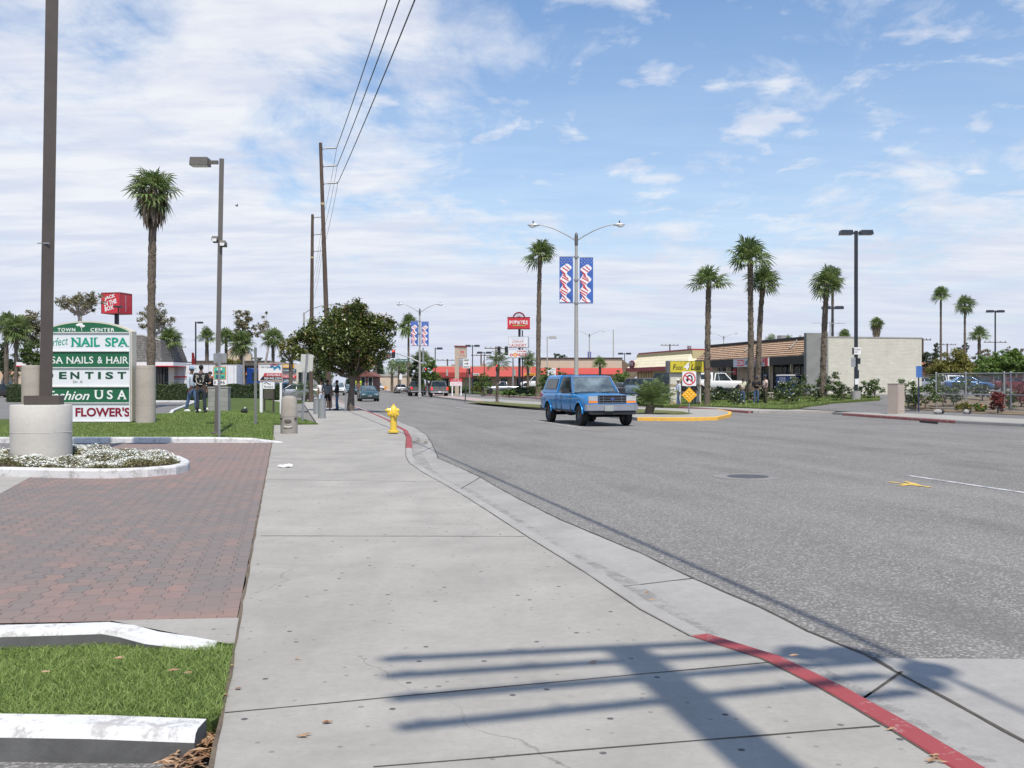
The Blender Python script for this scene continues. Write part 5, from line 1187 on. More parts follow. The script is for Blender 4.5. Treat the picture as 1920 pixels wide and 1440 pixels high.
car(hb, 742, 730.5, RZU, 'dark blue van shaped car behind the silver sedan', p_navy)
pk, *_ = make_pickup('pickup_truck', 'grey pickup seen from behind, tail lights glowing, by the median lamp', p_grey, None, 5.6, 'pickup truck', True)
for sy in (1, -1):
    q = MB(); q.box((-2.83, sy * .88, .98), (.06, .17, .30)); q.build('tail_light', emitM('lit_tail_lamp', (.9, .03, .03), .9), pk)
    q = MB(); q.box((2.66, sy * .74, .98), (.08, .34, .2)); q.build('headlight', m_head, pk)
q = MB(); q.box((-2.86, 0, .60), (.16, 1.95, .17)); q.build('rear_bumper', m_chrome, pk); q = MB(); q.box((2.72, 0, .62), (.18, 1.95, .2)); q.build('front_bumper', m_chrome, pk)
q = MB(); q.box((-2.81, 0, .96), (.03, 1.45, .38)); tg = q.build('tailgate', p_grey, pk); q = MB(); q.box((-2.84, 0, 1.08), (.03, .18, .06)); q.build('handle', m_black, tg)
q = MB(); q.box((-2.95, 0, .62), (.015, .32, .16)); q.build('number_plate', m_plate, pk); q = MB(); q.box((0, 0, .42), (4.4, .8, .2)); q.build('chassis', m_under, pk)
q = MB(); q.box((2.68, 0, .98), (.05, 1.0, .26)); q.build('grille', m_trim, pk)
put_on(pk, 822, 744.5, RZU + R(-6)); pk['group'] = CG
car(pk, 782, 742.5, RZU + R(-3), 'dark pickup ahead of the grey one, partly behind the lamp pole', p_brown)
sp, *_ = make_pickup('pickup_truck', 'silver grey crew cab pickup crossing behind the young feather palm', p_silver, None, 5.6, 'pickup truck', False)
for sy in (1, -1):
    q = MB(); q.box((2.66, sy * .68, .86), (.08, .3, .18)); q.build('headlight', m_head, sp); q = MB(); q.box((-2.77, sy * .8, .86), (.05, .15, .26)); q.build('tail_light', m_tail, sp)
q = MB(); q.box((2.70, 0, .55), (.18, 1.75, .18)); q.build('front_bumper', m_chrome, sp); q = MB(); q.box((-2.80, 0, .57), (.14, 1.75, .16)); q.build('rear_bumper', m_chrome, sp)
x, y = at(945, 128); sp.location = (x, y, T(x, y)); sp.rotation_euler = (0, 0, R(184)); sp['group'] = RG
wp, *_ = make_pickup('pickup_truck', 'white pickup with white bed shell parked by the tile roofed shop', p_white, p_white, 5.2, 'pickup truck', False)
for sy in (1, -1):
    q = MB(); q.box((2.46, sy * .68, .86), (.08, .3, .18)); q.build('headlight', m_head, wp)
q = MB(); q.box((2.52, 0, .55), (.18, 1.75, .18)); q.build('front_bumper', m_chrome, wp); q = MB(); q.box((-2.60, 0, .57), (.14, 1.75, .16)); q.build('rear_bumper', m_trim, wp); q = MB(); q.box((-.35, 0, 1.73), (3.2, 1.0, .03)); q.build('roof_rack', m_alu, wp)
def lot(o, px, D, rz, grp=RG):
    x, y = at(px, D); o.location = (x, y, T(x, y)); o.rotation_euler = (0, 0, rz); o['group'] = grp
lot(wp, 1347, 78, R(-8))
def lcar(src, px, D, rz, label, paint, grp=RG): o = dup(src, (0, 0, 0), 0, label, grp, paint); lot(o, px, D, rz, grp); return o
lcar(suv, 1192, 84, RZU + .3, 'grey SUV with pale roof behind the median palm', p_grey)
lcar(sed, 1166, 88, RZU + .2, 'silver car left of the grey SUV with the pale roof', p_silver)
lcar(sed, 1188, 72, RZU + 2.6, 'dark car low behind the blue pickup bonnet', p_dark)
lcar(sed, 1732, 112, R(5), 'pale silver car just right of the white wall', p_silver)
lcar(wp, 1766, 116, R(170), 'white vehicle between the silver car and the blue sedan', p_white)
lcar(sed, 1815, 98, R(-12), 'blue sedan parked behind the chain link fence', p_navy)
lcar(sed, 1898, 110, R(4), 'wine red car behind the double fence post', p_wine)
lcar(hb, 1843, 118, R(-10), 'small dark car beyond the blue sedan', p_dark)
lcar(suv, 1008, 140, R(170), 'white SUV at the base of the tall slim palm', p_white)
lcar(suv, 1275, 84, R(-20), 'dark vehicle behind the grocery sign', p_dark)
LG = PG
lcar(sed, 28, 112, R(8), 'white car at the far left edge behind the short hedge', p_white, LG)
lcar(sed, 8, 104, R(0), 'dark car cut by the left edge of the photo', p_dark, LG)
lcar(sed, 437, 88, R(185), 'dark sedan in front of the white trailer', p_dark, LG)
lcar(hb, 478, 92, R(180), 'dark small car right of the trailer above the hedge', p_dark, LG)
lcar(sed, 553, 90, R(182), 'silver sedan right of the available sign', p_silver, LG)
lcar(hb, 520, 100, R(175), 'blue hatchback behind the right leg of the available sign', p_navy, LG)
# white truck with trailer
tr = thing('box_trailer', 'long white trailer with a red stripe behind the clipped hedge', 'truck trailer', (*at(392, 92), 0), R(2), PG)
q = MB(); q.box((-.5, 0, 2.05), (6.6, 2.4, 2.3)); bd = q.build('box', M('trailer_white', (.70, .71, .73), .4, 0, .05, 2), tr)
q = MB(); q.box((-.9, -1.206, 2.05), (5.0, .012, .13)); q.box((-.9, -1.206, 1.86), (5.0, .012, .05), 0, 1); q.build('stripe', [M('stripe_red', (.5, .04, .05), .4), M('stripe_blue', (.05, .07, .2), .4)], bd)
q = MB()
for i in range(12): q.box((-3.7 + i * .57, -1.204, 2.05), (.03, .008, 2.24))
for z in (.93, 3.17): q.box((-.5, -1.208, z), (6.6, .02, .06))
q.build('ribs', m_alu, bd); q = MB(); q.box((-.5, 0, .8), (6.3, .9, .2)); q.build('chassis', m_under, tr)
for x in (-2.6, -1.6, 2.2):
    for sy in (1, -1): wheel(tr, x, sy * 1.0, .42, .26, sy)
tk = thing('truck_cab', 'blue truck cab right of the white trailer', 'truck', (*at(484, 96), 0), R(0), PG)
q = MB(); q.prismy([(-.8, .6), (1.0, .6), (1.05, 1.5), (.75, 2.75), (-.8, 2.95)], -1.1, 1.1); q.build('cab', paintM('truck_blue', (.02, .07, .30)), tk)
q = MB(); pane(q, (-.3, -1.1, 1.7), (.6, -1.1, 1.7), (.45, -1.1, 2.5), (-.3, -1.1, 2.5)); q.build('side_window', m_glass, tk)
for x in (.4, -1.2):
    for sy in (1, -1): wheel(tk, x, sy * .95, .45, .26, sy)
q = MB(); q.box((-1.0, 0, .7), (1.5, .9, .2)); q.build('chassis', m_under, tk)

# ================================================================== PEOPLE  (facing local -Y)
def skin(name, mat, V_, E_, Rd, parent, root=0, sub=1):
    me = bpy.data.meshes.new(name); me.from_pydata(V_, E_, []); o = bpy.data.objects.new(name, me); COL.objects.link(o)
    md = o.modifiers.new('s', 'SKIN'); md.use_smooth_shade = True; sv = me.skin_vertices if len(me.skin_vertices) else None
    if sv is None:
        bm = bmesh.new(); bm.from_mesh(me); bm.verts.layers.skin.verify(); bm.to_mesh(me); bm.free()
    for i, r in enumerate(Rd): me.skin_vertices[0].data[i].radius = r if isinstance(r, tuple) else (r, r); me.skin_vertices[0].data[i].use_root = (i == root)
    if sub: s = o.modifiers.new('u', 'SUBSURF'); s.levels = s.render_levels = sub
    m2 = evalmesh(o, name); bpy.data.objects.remove(o); m2.materials.clear(); m2.materials.append(mat)
    m2.polygons.foreach_set('use_smooth', [True] * len(m2.polygons)); return put(name, m2, parent)
m_skd = M('skin_dark', (.11, .06, .042), .55, 0, .08, 20); m_skm = M('skin_tan', (.30, .17, .115), .55, 0, .08, 20)
def clothM(n, c, v=.15): return M('cloth_' + n, c, .9, 0, v, 9, .3)
def person(label, px=None, D=None, z=None, face=0, h=1.75, skn=None, arms=('down', 'down'), shirt=None, pants=None, shoes=None, hair=None, cap=None, sleeves='short', wide=1.0, shorts=False, stride=0.0, lean=0.0, group=None, jacket=None, long_top=0.0, xy=None, headturn=0.0, extra=None):
    x, y = xy or at(px, D); z = T(x, y) if z is None else z; t = thing('person', label, 'person', (x, y, z), face, group); s = h / 1.75; t.scale = (s,) * 3
    w = wide; skn = skn or m_skd
    V_ = [(0, .0, .95), (0, 0 - lean * .25, 1.12), (0, -lean * .6, 1.33), (0, -lean, 1.47), (0, -lean - .01, 1.54), (0, -lean - .035, 1.605), (0, -lean - .02, 1.68), (0, -lean - .01, 1.735)]
    Rd = [(.135 * w, .11 * w), (.125 * w, .105 * w), (.15 * w, .105 * w), (.075, .07), (.055, .055), (.062, .078), (.074, .092), (.045, .055)]; E_ = [(i, i + 1) for i in range(7)]
    def addv(p, r, j): V_.append(tuple(p)); Rd.append(r); E_.append((j, len(V_) - 1)); return len(V_) - 1
    A = {}; Lg = {}
    poses = dict(down=((.045, .01, -.28), (.015, -.05, -.26)), hip=((.12, .06, -.26), (-.17, -.14, -.12)), cross=((.05, -.02, -.28), (-.22, -.20, .04)), mouth=((.03, -.12, -.24), (-.14, -.14, .22)), fwd=((.03, -.06, -.27), (-.10, -.22, -.06)), back=((.04, .10, -.27), (.02, .05, -.26)), point=((.08, -.02, -.27), (.10, -.20, -.12)), hold=((.05, -.03, -.28), (-.10, -.20, -.03)))
    for sg, k in ((1, 0), (-1, 1)):
        e, wv = poses[arms[k]]; sh = Vector((sg * .185 * (1 + (w - 1) * .7), -lean * .9, 1.42)); i0 = addv(sh, .058, 2); el = sh + Vector((sg * e[0], e[1], e[2])); i1 = addv(el, .040, i0); wr = el + Vector((sg * wv[0], wv[1], wv[2])); i2 = addv(wr, (.024, .028), i1)
        hd = (wr - el).normalized(); pm = wr + hd * .05; i3 = addv(pm, (.020, .034), i2); A[sg] = (sh, el, wr); side = Vector((0, 1, 0)) - hd * hd.y; side.normalize(); nrm = hd.cross(side)
        for q in range(4):
            kx = pm + side * (.025 * (q - 1.5)) * .8 + hd * .035; a1 = addv(kx, .0095, i3); L = (.034, .040, .038, .030)[q]; k2 = kx + hd * L + nrm * .008 * sg; a2 = addv(k2, .0085, a1); addv(k2 + hd * L * .7 + nrm * .016 * sg, .0075, a2)
        th = addv(wr + hd * .03 + side * .034, .010, i2); addv(wr + hd * .07 + side * .052, .0085, th)
        hp = Vector((sg * .085 * w, 0, .90)); j0 = addv(hp, .088 * w, 0); kn = Vector((sg * (.10 * w), -.015 + sg * stride * -.16 - abs(stride) * .03, .50)); j1 = addv(kn, .056, j0)
        an = Vector((sg * .11 * w, .02 + sg * stride * -.28, .09)); j2 = addv(an, .038, j1); j3 = addv(an + Vector((sg * .01, -.06, -.05)), (.036, .030), j2); addv(an + Vector((sg * .02, -.15, -.055)), (.032, .022), j3); Lg[sg] = (hp, kn, an)
    skin('body', skn, V_, E_, Rd, t)
    hc = Vector((0, -lean - .022, 1.655)); mb = MB(); fy = hc.y - .092
    nose = MB(); nose.add([(0, fy - .028, hc.z - .018), (-.016, fy + .006, hc.z - .024), (.016, fy + .006, hc.z - .024), (0, fy + .004, hc.z + .022)], [(0, 1, 3), (0, 3, 2), (0, 2, 1)])
    for sg in (1, -1): nose.ell((sg * .078, hc.y + .005, hc.z - .01), (.012, .022, .032), 8)
    nose.build('nose_and_ears', skn, t)
    for sg in (1, -1): mb.ell((sg * .030, fy + .008, hc.z + .012), (.012, .007, .007), 8)
    mb.box((0, fy + .010, hc.z - .052), (.046, .008, .010)); mb.build('eyes_and_mouth', m_black, t)
    # clothes
    def layer(nm, mat, pts, edges, rad, root=0): return skin(nm, mat, pts, edges, rad, t, root)
    g = .022; top = V_[:4]; pt = [(0, V_[0][1], .93 - long_top), (0, V_[1][1], 1.12), (0, V_[2][1], 1.33), (0, V_[3][1], 1.455)]; pr = [(.155 * w + g, .125 * w + g), (.132 * w + g, .11 * w + g), (.152 * w + g, .108 * w + g), (.085, .08)]; pe = [(0, 1), (1, 2), (2, 3)]
    for sg in (1, -1):
        sh, el, wr = A[sg]; pt.append(tuple(sh)); pr.append(.058 + g * .9); pe.append((2, len(pt) - 1)); pt.append(tuple(sh.lerp(el, .62 if sleeves == 'short' else 1))); pr.append((.046 if sleeves == 'short' else .040) + g); pe.append((len(pt) - 2, len(pt) - 1))
        if sleeves == 'long': pt.append(tuple(el.lerp(wr, .92))); pr.append(.028 + g * .8); pe.append((len(pt) - 2, len(pt) - 1))
    layer('shirt' if not jacket else 'jacket', shirt, pt, pe, pr)
    pt = [(0, .0, 1.0), (0, 0, .91)]; pr = [(.13 * w + .015, .11 * w + .015), (.13 * w + .02, .11 * w + .02)]; pe = [(0, 1)]
    for sg in (1, -1):
        hp, kn, an = Lg[sg]; pt.append(tuple(hp - Vector((0, 0, .04)))); pr.append(.088 * w + .014); pe.append((1, len(pt) - 1)); pt.append(tuple(kn)); pr.append(.068 if not shorts else .09); pe.append((len(pt) - 2, len(pt) - 1))
        if not shorts: pt.append(tuple(an + Vector((0, 0, -.015)))); pr.append(.064 * (1 + (w - 1) * .8)); pe.append((len(pt) - 2, len(pt) - 1))
    layer('shorts' if shorts else 'trousers', pants, pt, pe, pr)
    for sg in (1, -1):
        an = Lg[sg][2]; mb = MB(); mb.ell((an.x + sg * .012, an.y - .075, .048), (.052, .145, .052), 12); mb.box((an.x + sg * .012, an.y - .07, .012), (.09, .26, .022)); mb.build('shoe', shoes or m_trim, t, 50)
    if hair: mb = MB(); mb.ell((0, hc.y + .022, hc.z + .035), (.086, .100, .085), 14); mb.build('hair', hair, t, 60)
    if cap:
        cp = thing_part('cap', t); mb = MB(); mb.lathe([(.092, 0), (.096, .03), (.088, .07), (.055, .10), (.012, .112), (0.0, .113)], 16, (0, hc.y + .008, hc.z + .035), 0, 1, 1.15); mb.box((0, hc.y - .135, hc.z + .045), (.13, .10, .012), 0, 0, .9, R(-8)); cp.data = mb.mesh('cap', cap, 50)
    if extra: extra(t, A, hc)
    return t
def thing_part(name, parent):
    o = bpy.data.objects.new(name, bpy.data.meshes.new(name)); COL.objects.link(o); o.parent = parent; return o
m_hair = M('black_hair', (.012, .010, .009), .85, 0, .2, 40); m_denim = clothM('denim', (.07, .12, .22)); m_dkden = clothM('dark_denim', (.028, .036, .055)); m_blk = clothM('black', (.014, .013, .016)); m_wht = clothM('white', (.68, .68, .66), .05)
m_ltb = clothM('pale_blue', (.50, .56, .64), .08); m_gry = clothM('grey', (.20, .22, .25)); m_crm = clothM('cream', (.60, .57, .44), .06); m_pnk = clothM('pale_pink', (.66, .50, .46), .06); m_kha = clothM('dark_khaki', (.055, .05, .03)); m_capb = clothM('cap_blue', (.20, .30, .46)); m_capn = clothM('cap_navy', (.035, .045, .09)); m_wsh = clothM('white_shoe', (.70, .70, .66), .05)
def jacket_art(t, A, hc):
    # pale wavy outline printed on the back of the jacket
    mb = MB(); y = .147
    def stroke(pts, w=.011):
        for a, b_ in zip(pts, pts[1:]):
            a = Vector((a[0], y + .02 * (1 - abs(a[0]) / .2), a[1])); b_ = Vector((b_[0], y + .02 * (1 - abs(b_[0]) / .2), b_[1])); d = (b_ - a).normalized(); n = Vector((d.z, 0, -d.x)) * w
            mb.add([a - n, b_ - n, b_ + n, a + n], [(0, 1, 2, 3)])
    for sg in (1, -1):
        stroke([(sg * .10 + .040 * math.cos(q), 1.33 + .030 * math.sin(q)) for q in [i * PI / 5 for i in range(11)]], .008); stroke([(sg * .16, 1.40), (sg * .14, 1.37), (sg * .07, 1.37)], .008)
    stroke([(.155, 1.30), (.145, 1.22), (.13, 1.14), (.09, 1.08), (.04, 1.055), (-.03, 1.05), (-.08, 1.05)], .011); stroke([(-.14, 1.29), (-.10, 1.24), (-.12, 1.18), (-.08, 1.13)], .009); stroke([(.01, 1.2), (-.02, 1.16), (.02, 1.12)], .010)
    mb.build('back_print', clothM('print', (.62, .58, .50)), t)
PL = 'people standing on the left lawn'; PR = 'people across the street'; PM = 'people under the magnolia'
person('man seen from behind in a black jacket with pale print, arms crossed', 377, 38.0, .37, PI + .1, 1.80, m_skd, ('cross', 'cross'), m_blk, m_dkden, m_trim, m_hair, sleeves='long', wide=1.22, jacket=True, group=PL, extra=jacket_art, long_top=.04)
person('man in a light blue cap and pale shirt beside the black jacket', 359, 40.5, .33, R(75), 1.80, m_skd, ('back', 'down'), m_ltb, m_denim, m_wsh, m_hair, m_capb, 'long', 1.02, stride=.6, group=PL)
person('person with a hand at the mouth behind the black jacket', 394, 42.5, .35, R(-50), 1.62, m_skm, ('mouth', 'down'), m_blk, m_dkden, m_wsh, m_hair, None, 'short', 1.05, group=PL)
person('man in a grey tee and dark shorts under the magnolia', *(614, 55.5), 0, PI + .3, 1.66, m_skd, ('hip', 'down'), m_gry, m_blk, m_trim, m_hair, wide=1.25, shorts=True, group=PM, long_top=.08)
person('person in a black top and blue jeans by the magnolia trunk', 632, 55.0, 0, R(-70), 1.64, m_skd, ('fwd', 'fwd'), m_blk, m_denim, m_trim, m_hair, sleeves='long', group=PM, stride=.2)
person('person in a white shirt and pale trousers behind the grey tee', 602, 64.0, 0, R(20), 1.62, m_skm, ('down', 'down'), m_wht, m_ltb, m_trim, m_hair, group=PM)
person('man in a white cap and pale shirt by the grocery sign', 1272, 64, None, R(-75), 1.72, m_skd, ('down', 'fwd'), m_ltb, m_denim, m_trim, m_hair, m_wht, 'long', stride=.5, group=PR)
person('dark clothed person half hidden behind the diamond sign', 1301, 65, None, R(30), 1.62, m_skd, ('fwd', 'fwd'), m_blk, m_dkden, m_trim, m_hair, sleeves='long', wide=1.1, group=PR)
person('man in a pale open necked shirt and jeans left of the tallest palm', 1392, 64, None, R(15), 1.68, m_skd, ('down', 'hold'), m_crm, m_denim, m_wsh, m_hair, wide=1.1, lean=.05, group=PR)
person('man in dark top with folded arms and navy cap between palms', 1418, 63, None, R(0), 1.74, m_skm, ('cross', 'cross'), m_blk, m_denim, m_wsh, m_hair, m_capn, 'long', 1.08, group=PR)
person('man in a navy cap, pale shirt and dark trousers in profile', 1435, 62, None, R(-80), 1.80, m_skd, ('hold', 'fwd'), m_pnk, m_kha, m_trim, m_hair, m_capn, 'short', 1.08, group=PR)
# ================================================================== LAMPS, POLES, WIRES
def zr(x, y): return T(x, y)
# large parking lamp in the foreground left
t = thing('parking_lamp', 'tall square brown lamp post on a round white concrete base in the flowers', 'lamp post', (-8.65, 18.3, .10), 0)
q = MB(); q.lathe([(.525, 0), (.525, .50), (.53, .505), (.525, .51), (.525, .985), (.515, 1.0), (.0, 1.0)], 48); q.build('concrete_base', m_rough, t, 40)
q = MB(); q.box((.05, 0, 1.085), (.60, .40, .165), R(12)); q.build('base_plate', m_bronze, t)
q = MB(); q.X = Matrix.Rotation(R(.95), 4, 'Y'); q.box((0.06, 0, 6.3), (.215, .215, 10.4), R(25.5)); q.build('pole', m_bronze, t)
q = MB()
for sg in (1, -1): q.box((.24 + sg * .75, 0, 11.4), (.95, .5, .28)); q.box((.24 + sg * .2, 0, 11.4), (.3, .1, .1))
q.build('lamp_head', m_bronze, t)
q = MB(); q.box((.10, -.125, 3.95), (.22, .02, .02)); q.build('band', m_alu, t)
# slimmer lamp post on the lawn
lx, ly = at(406, 28.2); lz = T(lx, ly); L_ = Z(298, 28.2) - lz
t = thing('parking_lamp', 'slim grey lamp post on the lawn with a single box lamp', 'lamp post', (lx, ly, lz), 0)
q = MB(); q.X = Matrix.Rotation(R(1.1), 4, 'Y'); q.box((0, 0, L_ / 2), (.13, .13, L_), R(16)); q.build('pole', M('taupe_steel', (.13, .12, .11), .5, .2, .1, 4), t)
m_tau = MATS['taupe_steel']; q = MB(); q.box((-.10, 0, L_ - .10), (.30, .07, .10)); q.build('arm', m_tau, t)
q = MB(); q.box((-.46, 0, L_ - .09), (.52, .36, .22), 0, 0, .93); q.box((-.46, 0, L_ - .205), (.44, .30, .012), 0, 1); q.build('lamp_head', [m_tau, m_lamp], t)
for sg, z in ((-1, 5.50), (1, 5.38)):
    q = MB(); q.box((.10 + sg * .11, -.06, z), (.17, .24, .12), 0, 0, .9, R(-14)); q.box((.10 + sg * .11, -.185, z - .03), (.12, .012, .08), 0, 1); q.build('floodlight', [m_tau, m_lamp], t)
q = MB(); q.lathe([(.16, 0), (.16, .05), (.1, .06), (0, .06)], 12); q.build('base_cover', m_tau, t)
def twin(label, px, D, top, kind=2, w=None, base=None, grp='parking lot lamps', mat=None, foot=0, head=.62, pw=.12):
    x, y = at(px, D); z0 = T(x, y) if base is None else base; h = Z(top, D) - z0; t = thing('parking_lamp', label, 'lamp post', (x, y, z0), 0, grp); mat = mat or m_dkpole
    if foot: q = MB(); q.lathe([(foot * .5, 0), (foot * .5, foot), (0, foot)], 20); q.build('concrete_base', m_kerb, t, 40)
    q = MB(); q.box((0, 0, h / 2 + foot / 2), (pw, pw, h - foot)); q.build('pole', mat, t)
    for sg in ((1, -1) if kind == 2 else (kind,)):
        q = MB(); q.box((sg * (head * .62 + .12), 0, h - .10), (head, head * .7, head * .34), 0, 0, .86); q.box((sg * .12, 0, h - .12), (.22, .08, .08)); q.build('lamp_head', mat, t)
    return t
twin('tall dark twin box lamp in front of the white wall', 1605, 59, 433, 2, foot=.55, head=.76, pw=.17)
tw = [o for o in bpy.data.objects if o.get('label', '').startswith('tall dark twin box lamp')][0]
for nm, (dx, z, w_, h_), mm in (('notice', (-.02, 3.22, .52, .42), m_signw), ('notice', (-.22, 3.20, .10, .42), m_steelg), ('notice', (-.20, 2.55, .25, .55), m_steelg), ('sign_box', (.12, 2.62, .20, .34), m_dkpole), ('sign_box', (0, 1.85, .26, .48), m_dkpole), ('paper', (0, 1.4, .22, .34), m_signw)):
    q = MB(); q.box((dx, -.12 - (.012 if mm is m_dkpole else 0), z - .3), (w_, .02, h_)); q.build(nm, mm, tw)
q = MB(); text_mb(q, 'PRIVATE PARKING\nTOW AWAY', -.02, 2.92, .44, .26, -.1335, 0); q.build('lettering', m_black, tw)
twin('dark twin box lamp just left of the tall one, behind the corner palm', 1561, 105, 575, 2, head=.9)
twin('dark twin box lamp at the right above the slim palms lot', 1866, 110, 582, 2, head=.75)
twin('thin dark lamp rising behind the man in the light blue cap', 367, 100, 603, 1, head=.55, base=0)
twin('lamp with one box head right of the farther street lamp', 816, 135, 652, 1, head=.8)
twin('twin box lamp right of the drugstore pylon', 886, 130, 647, 2, head=.75)
twin('twin box lamp between the pylon and the restaurant signs', 908, 150, 660, 2, head=.9)
twin('lamp with one box head right of the tall slim palm', 1026, 115, 631, 1, head=.85, mat=m_grypole)
twin('small twin lamp left of the yellow restaurant', 1171, 170, 662, 2, head=.9)
# street lamps
def banner(t, x0, x1, z0, z1, sx):
    q = MB(); w = x1 - x0; h = z1 - z0; q.prismy([(x0, z0), (x1, z0), (x1, z1), (x0, z1)], -.008, .008); b = q.build('banner', M('banner_blue', (.045, .12, .42), .6, 0, .25, 2), t)
    q = MB(); n = 26
    def ctr(f): return x0 + w * (.52 + .20 * math.sin(f * 3 * 2 * PI + 2.2) - .10 * f + .06), z1 - h * (.17 + .83 * f)
    for y in (-.011, .011):
        # one long white ribbon folding down the banner, crossed by slanting red stripes
        n = 40; L_ = []; R_ = []
        for i in range(n + 1):
            f = i / n; z = z1 - h * (.15 + .83 * f); ph = f * 3.4 * 2 * PI
            L_.append((x0 + w * (.16 + .10 * math.sin(ph + 2.4) - .06 * f + (.30 * max(0, .12 - f) / .12)), z)); R_.append((x0 + w * (.74 + .17 * math.sin(ph - .6) - .10 * f), z))
        q.add([(p[0], y, p[1]) for p in L_] + [(p[0], y, p[1]) for p in R_], [(i, i + 1, n + 2 + i, n + 1 + i) for i in range(n)], 0)
        for i in range(15):
            f = .03 + .94 * i / 15; a = L_[int(f * n)]; b2 = R_[min(n, int(f * n) + 3)]; xx = a[0] + (b2[0] - a[0]) * .74; zz = a[1] - h * .085; t_ = h * .031
            q.add([(a[0] + w * .02, y * 1.2, a[1]), (a[0] + w * .02, y * 1.2, a[1] - t_), (xx, y * 1.2, zz - t_), (xx, y * 1.2, zz)], [(0, 1, 2, 3)], 1)
        rr = random.Random(3)
        for k in range(14):
            cx_, cz_ = x0 + w * (.14 + .24 * (k % 4) + .10 * ((k // 4) % 2)), z1 - h * (.03 + .038 * (k // 4)); s = w * .035
            if cx_ < x1 - s: q.add([(cx_ + s * (1 if i % 2 == 0 else .45) * math.sin(i * PI / 5), y * 1.3, cz_ + s * (1 if i % 2 == 0 else .45) * math.cos(i * PI / 5)) for i in range(10)], [tuple(range(10))], 0)
    q.build('flag_ribbon', [M('banner_white', (.78, .78, .80), .6, 0, .05, 4), M('banner_red', (.50, .04, .07), .6, 0, .1, 4)], b)
    for z in (z0 - .02, z1 + .02):
        r = MB(); r.cyl((sx, 0, z), (x1 if abs(x1 - sx) > abs(x0 - sx) else x0, 0, z), .018, .018, 6); r.build('bracket', m_grypole, t)
def street_lamp(label, px, D, top, base, banners=True, rz=0, armspan=2.35, pr=.105, rise=.78, grp='curved double street lamps'):
    x, y = at(px, D); z0 = base; h = Z(top, D) - z0; t = thing('street_lamp', label, 'street lamp', (x, y, z0), rz, grp)
    q = MB(); q.tube([(0, 0, 0), (0, 0, h)], [pr * 1.25, pr * .72], 12); q.build('pole', m_grypole, t, 50)
    q = MB(); q.lathe([(.20, 0), (.20, .35), (.15, .42), (0, .42)], 8); q.build('pole_base', m_grypole, t, 30)
    q = MB(); q.lathe([(pr * .9, 0), (pr * .95, .5), (pr * .7, .65), (0.01, .72)], 10, (0, 0, h - .45)); q.build('pole_cap', M('lamp_casting', (.12, .12, .12), .5, .4), t, 50)
    for sg in (1, -1):
        q = MB(); pts = []
        for i in range(11):
            a = i / 10; pts.append((sg * (.08 + armspan * .86 * (1 - (1 - a) ** 1.5)), 0, h - .15 + rise * 1.08 * (1 - (1 - a) ** 2.4)))
        q.tube(pts, [.035 - .010 * i / 10 for i in range(11)], 7); ar = q.build('arm', m_steelg, t, 60)
        ex, ez = pts[-1][0], pts[-1][2]; q = MB(); q.ell((ex + sg * .24, 0, ez), (.36, .13, .085), 14); q.build('lamp_head', M('lamp_housing', (.55, .56, .57), .4, .3), t, 60)
        q = MB(); q.ell((ex + sg * .32, 0, ez - .06), (.19, .11, .10), 12); q.build('lens', m_lamp, ar, 60)
        q = MB(); q.cyl((ex + sg * .28, 0, ez + .07), (ex + sg * .28, 0, ez + .23), .035, .03, 8); q.build('photocell', m_trim, ar)
    if banners:
        k = D / F; z0b, z1b = h - 3.62, h - 1.08; banner(t, -.93, -.18, z0b, z1b, 0); banner(t, .18, .93, z0b - .02, z1b - .05, 0)
        for z in (z0b, z1b, (z0b + z1b) / 2): q = MB(); q.lathe([(pr * 1.3, -.05), (pr * 1.3, .05)], 10, (0, 0, z)); q.build('clamp', m_steelg, t)
    return t
street_lamp('double armed street lamp with flag banners behind the blue pickup', 1080.5, 55, 445, .02, rz=-.03)
street_lamp('farther double armed street lamp with flag banners left of the grey pickup', 787, 104, 583, .02, rz=.02, armspan=2.05)
street_lamp('small distant double street lamp right of the near one', 1105, 172, 628, .3, banners=False, grp='distant street lamps')
b1 = [o for o in bpy.data.objects if o.get('label', '').startswith('small distant double')][0]
q = MB(); q.box((0, 0, 5.4), (.62, .06, 2.4)); q.build('banner', M('banner_far', (.12, .14, .32), .7, 0, .5, 4), b1)
street_lamp('small distant double street lamp over the tile roof', 1357, 190, 632, .5, banners=False, grp='distant street lamps')
x, y = at(1150, 150); t = thing('flag_pole', 'thin bare pole over the tan roof', 'pole', (x, y, .4)); q = MB(); q.cyl((0, 0, 0), (0, 0, Z(618, 150) - .4), .12, .07, 8); q.build('pole', m_grypole, t)
x, y = at(570, 84); hh = Z(586, 84); t = thing('street_lamp', 'single arm street lamp rising left of the magnolia', 'street lamp', (x, y, 0))
q = MB(); q.cyl((0, 0, 0), (0, 0, hh), .12, .08, 10); q.build('pole', m_grypole, t, 60)
q = MB(); q.tube([(0, 0, hh - .1), (.5, 0, hh + .25), (1.4, 0, hh + .55), (2.4, 0, hh + .70), (3.0, 0, hh + .68)], .035, 7); q.build('arm', m_steelg, t, 60); q = MB(); q.ell((3.3, 0, hh + .64), (.42, .14, .10), 12); q.build('lamp_head', MATS['lamp_housing'], t, 60)
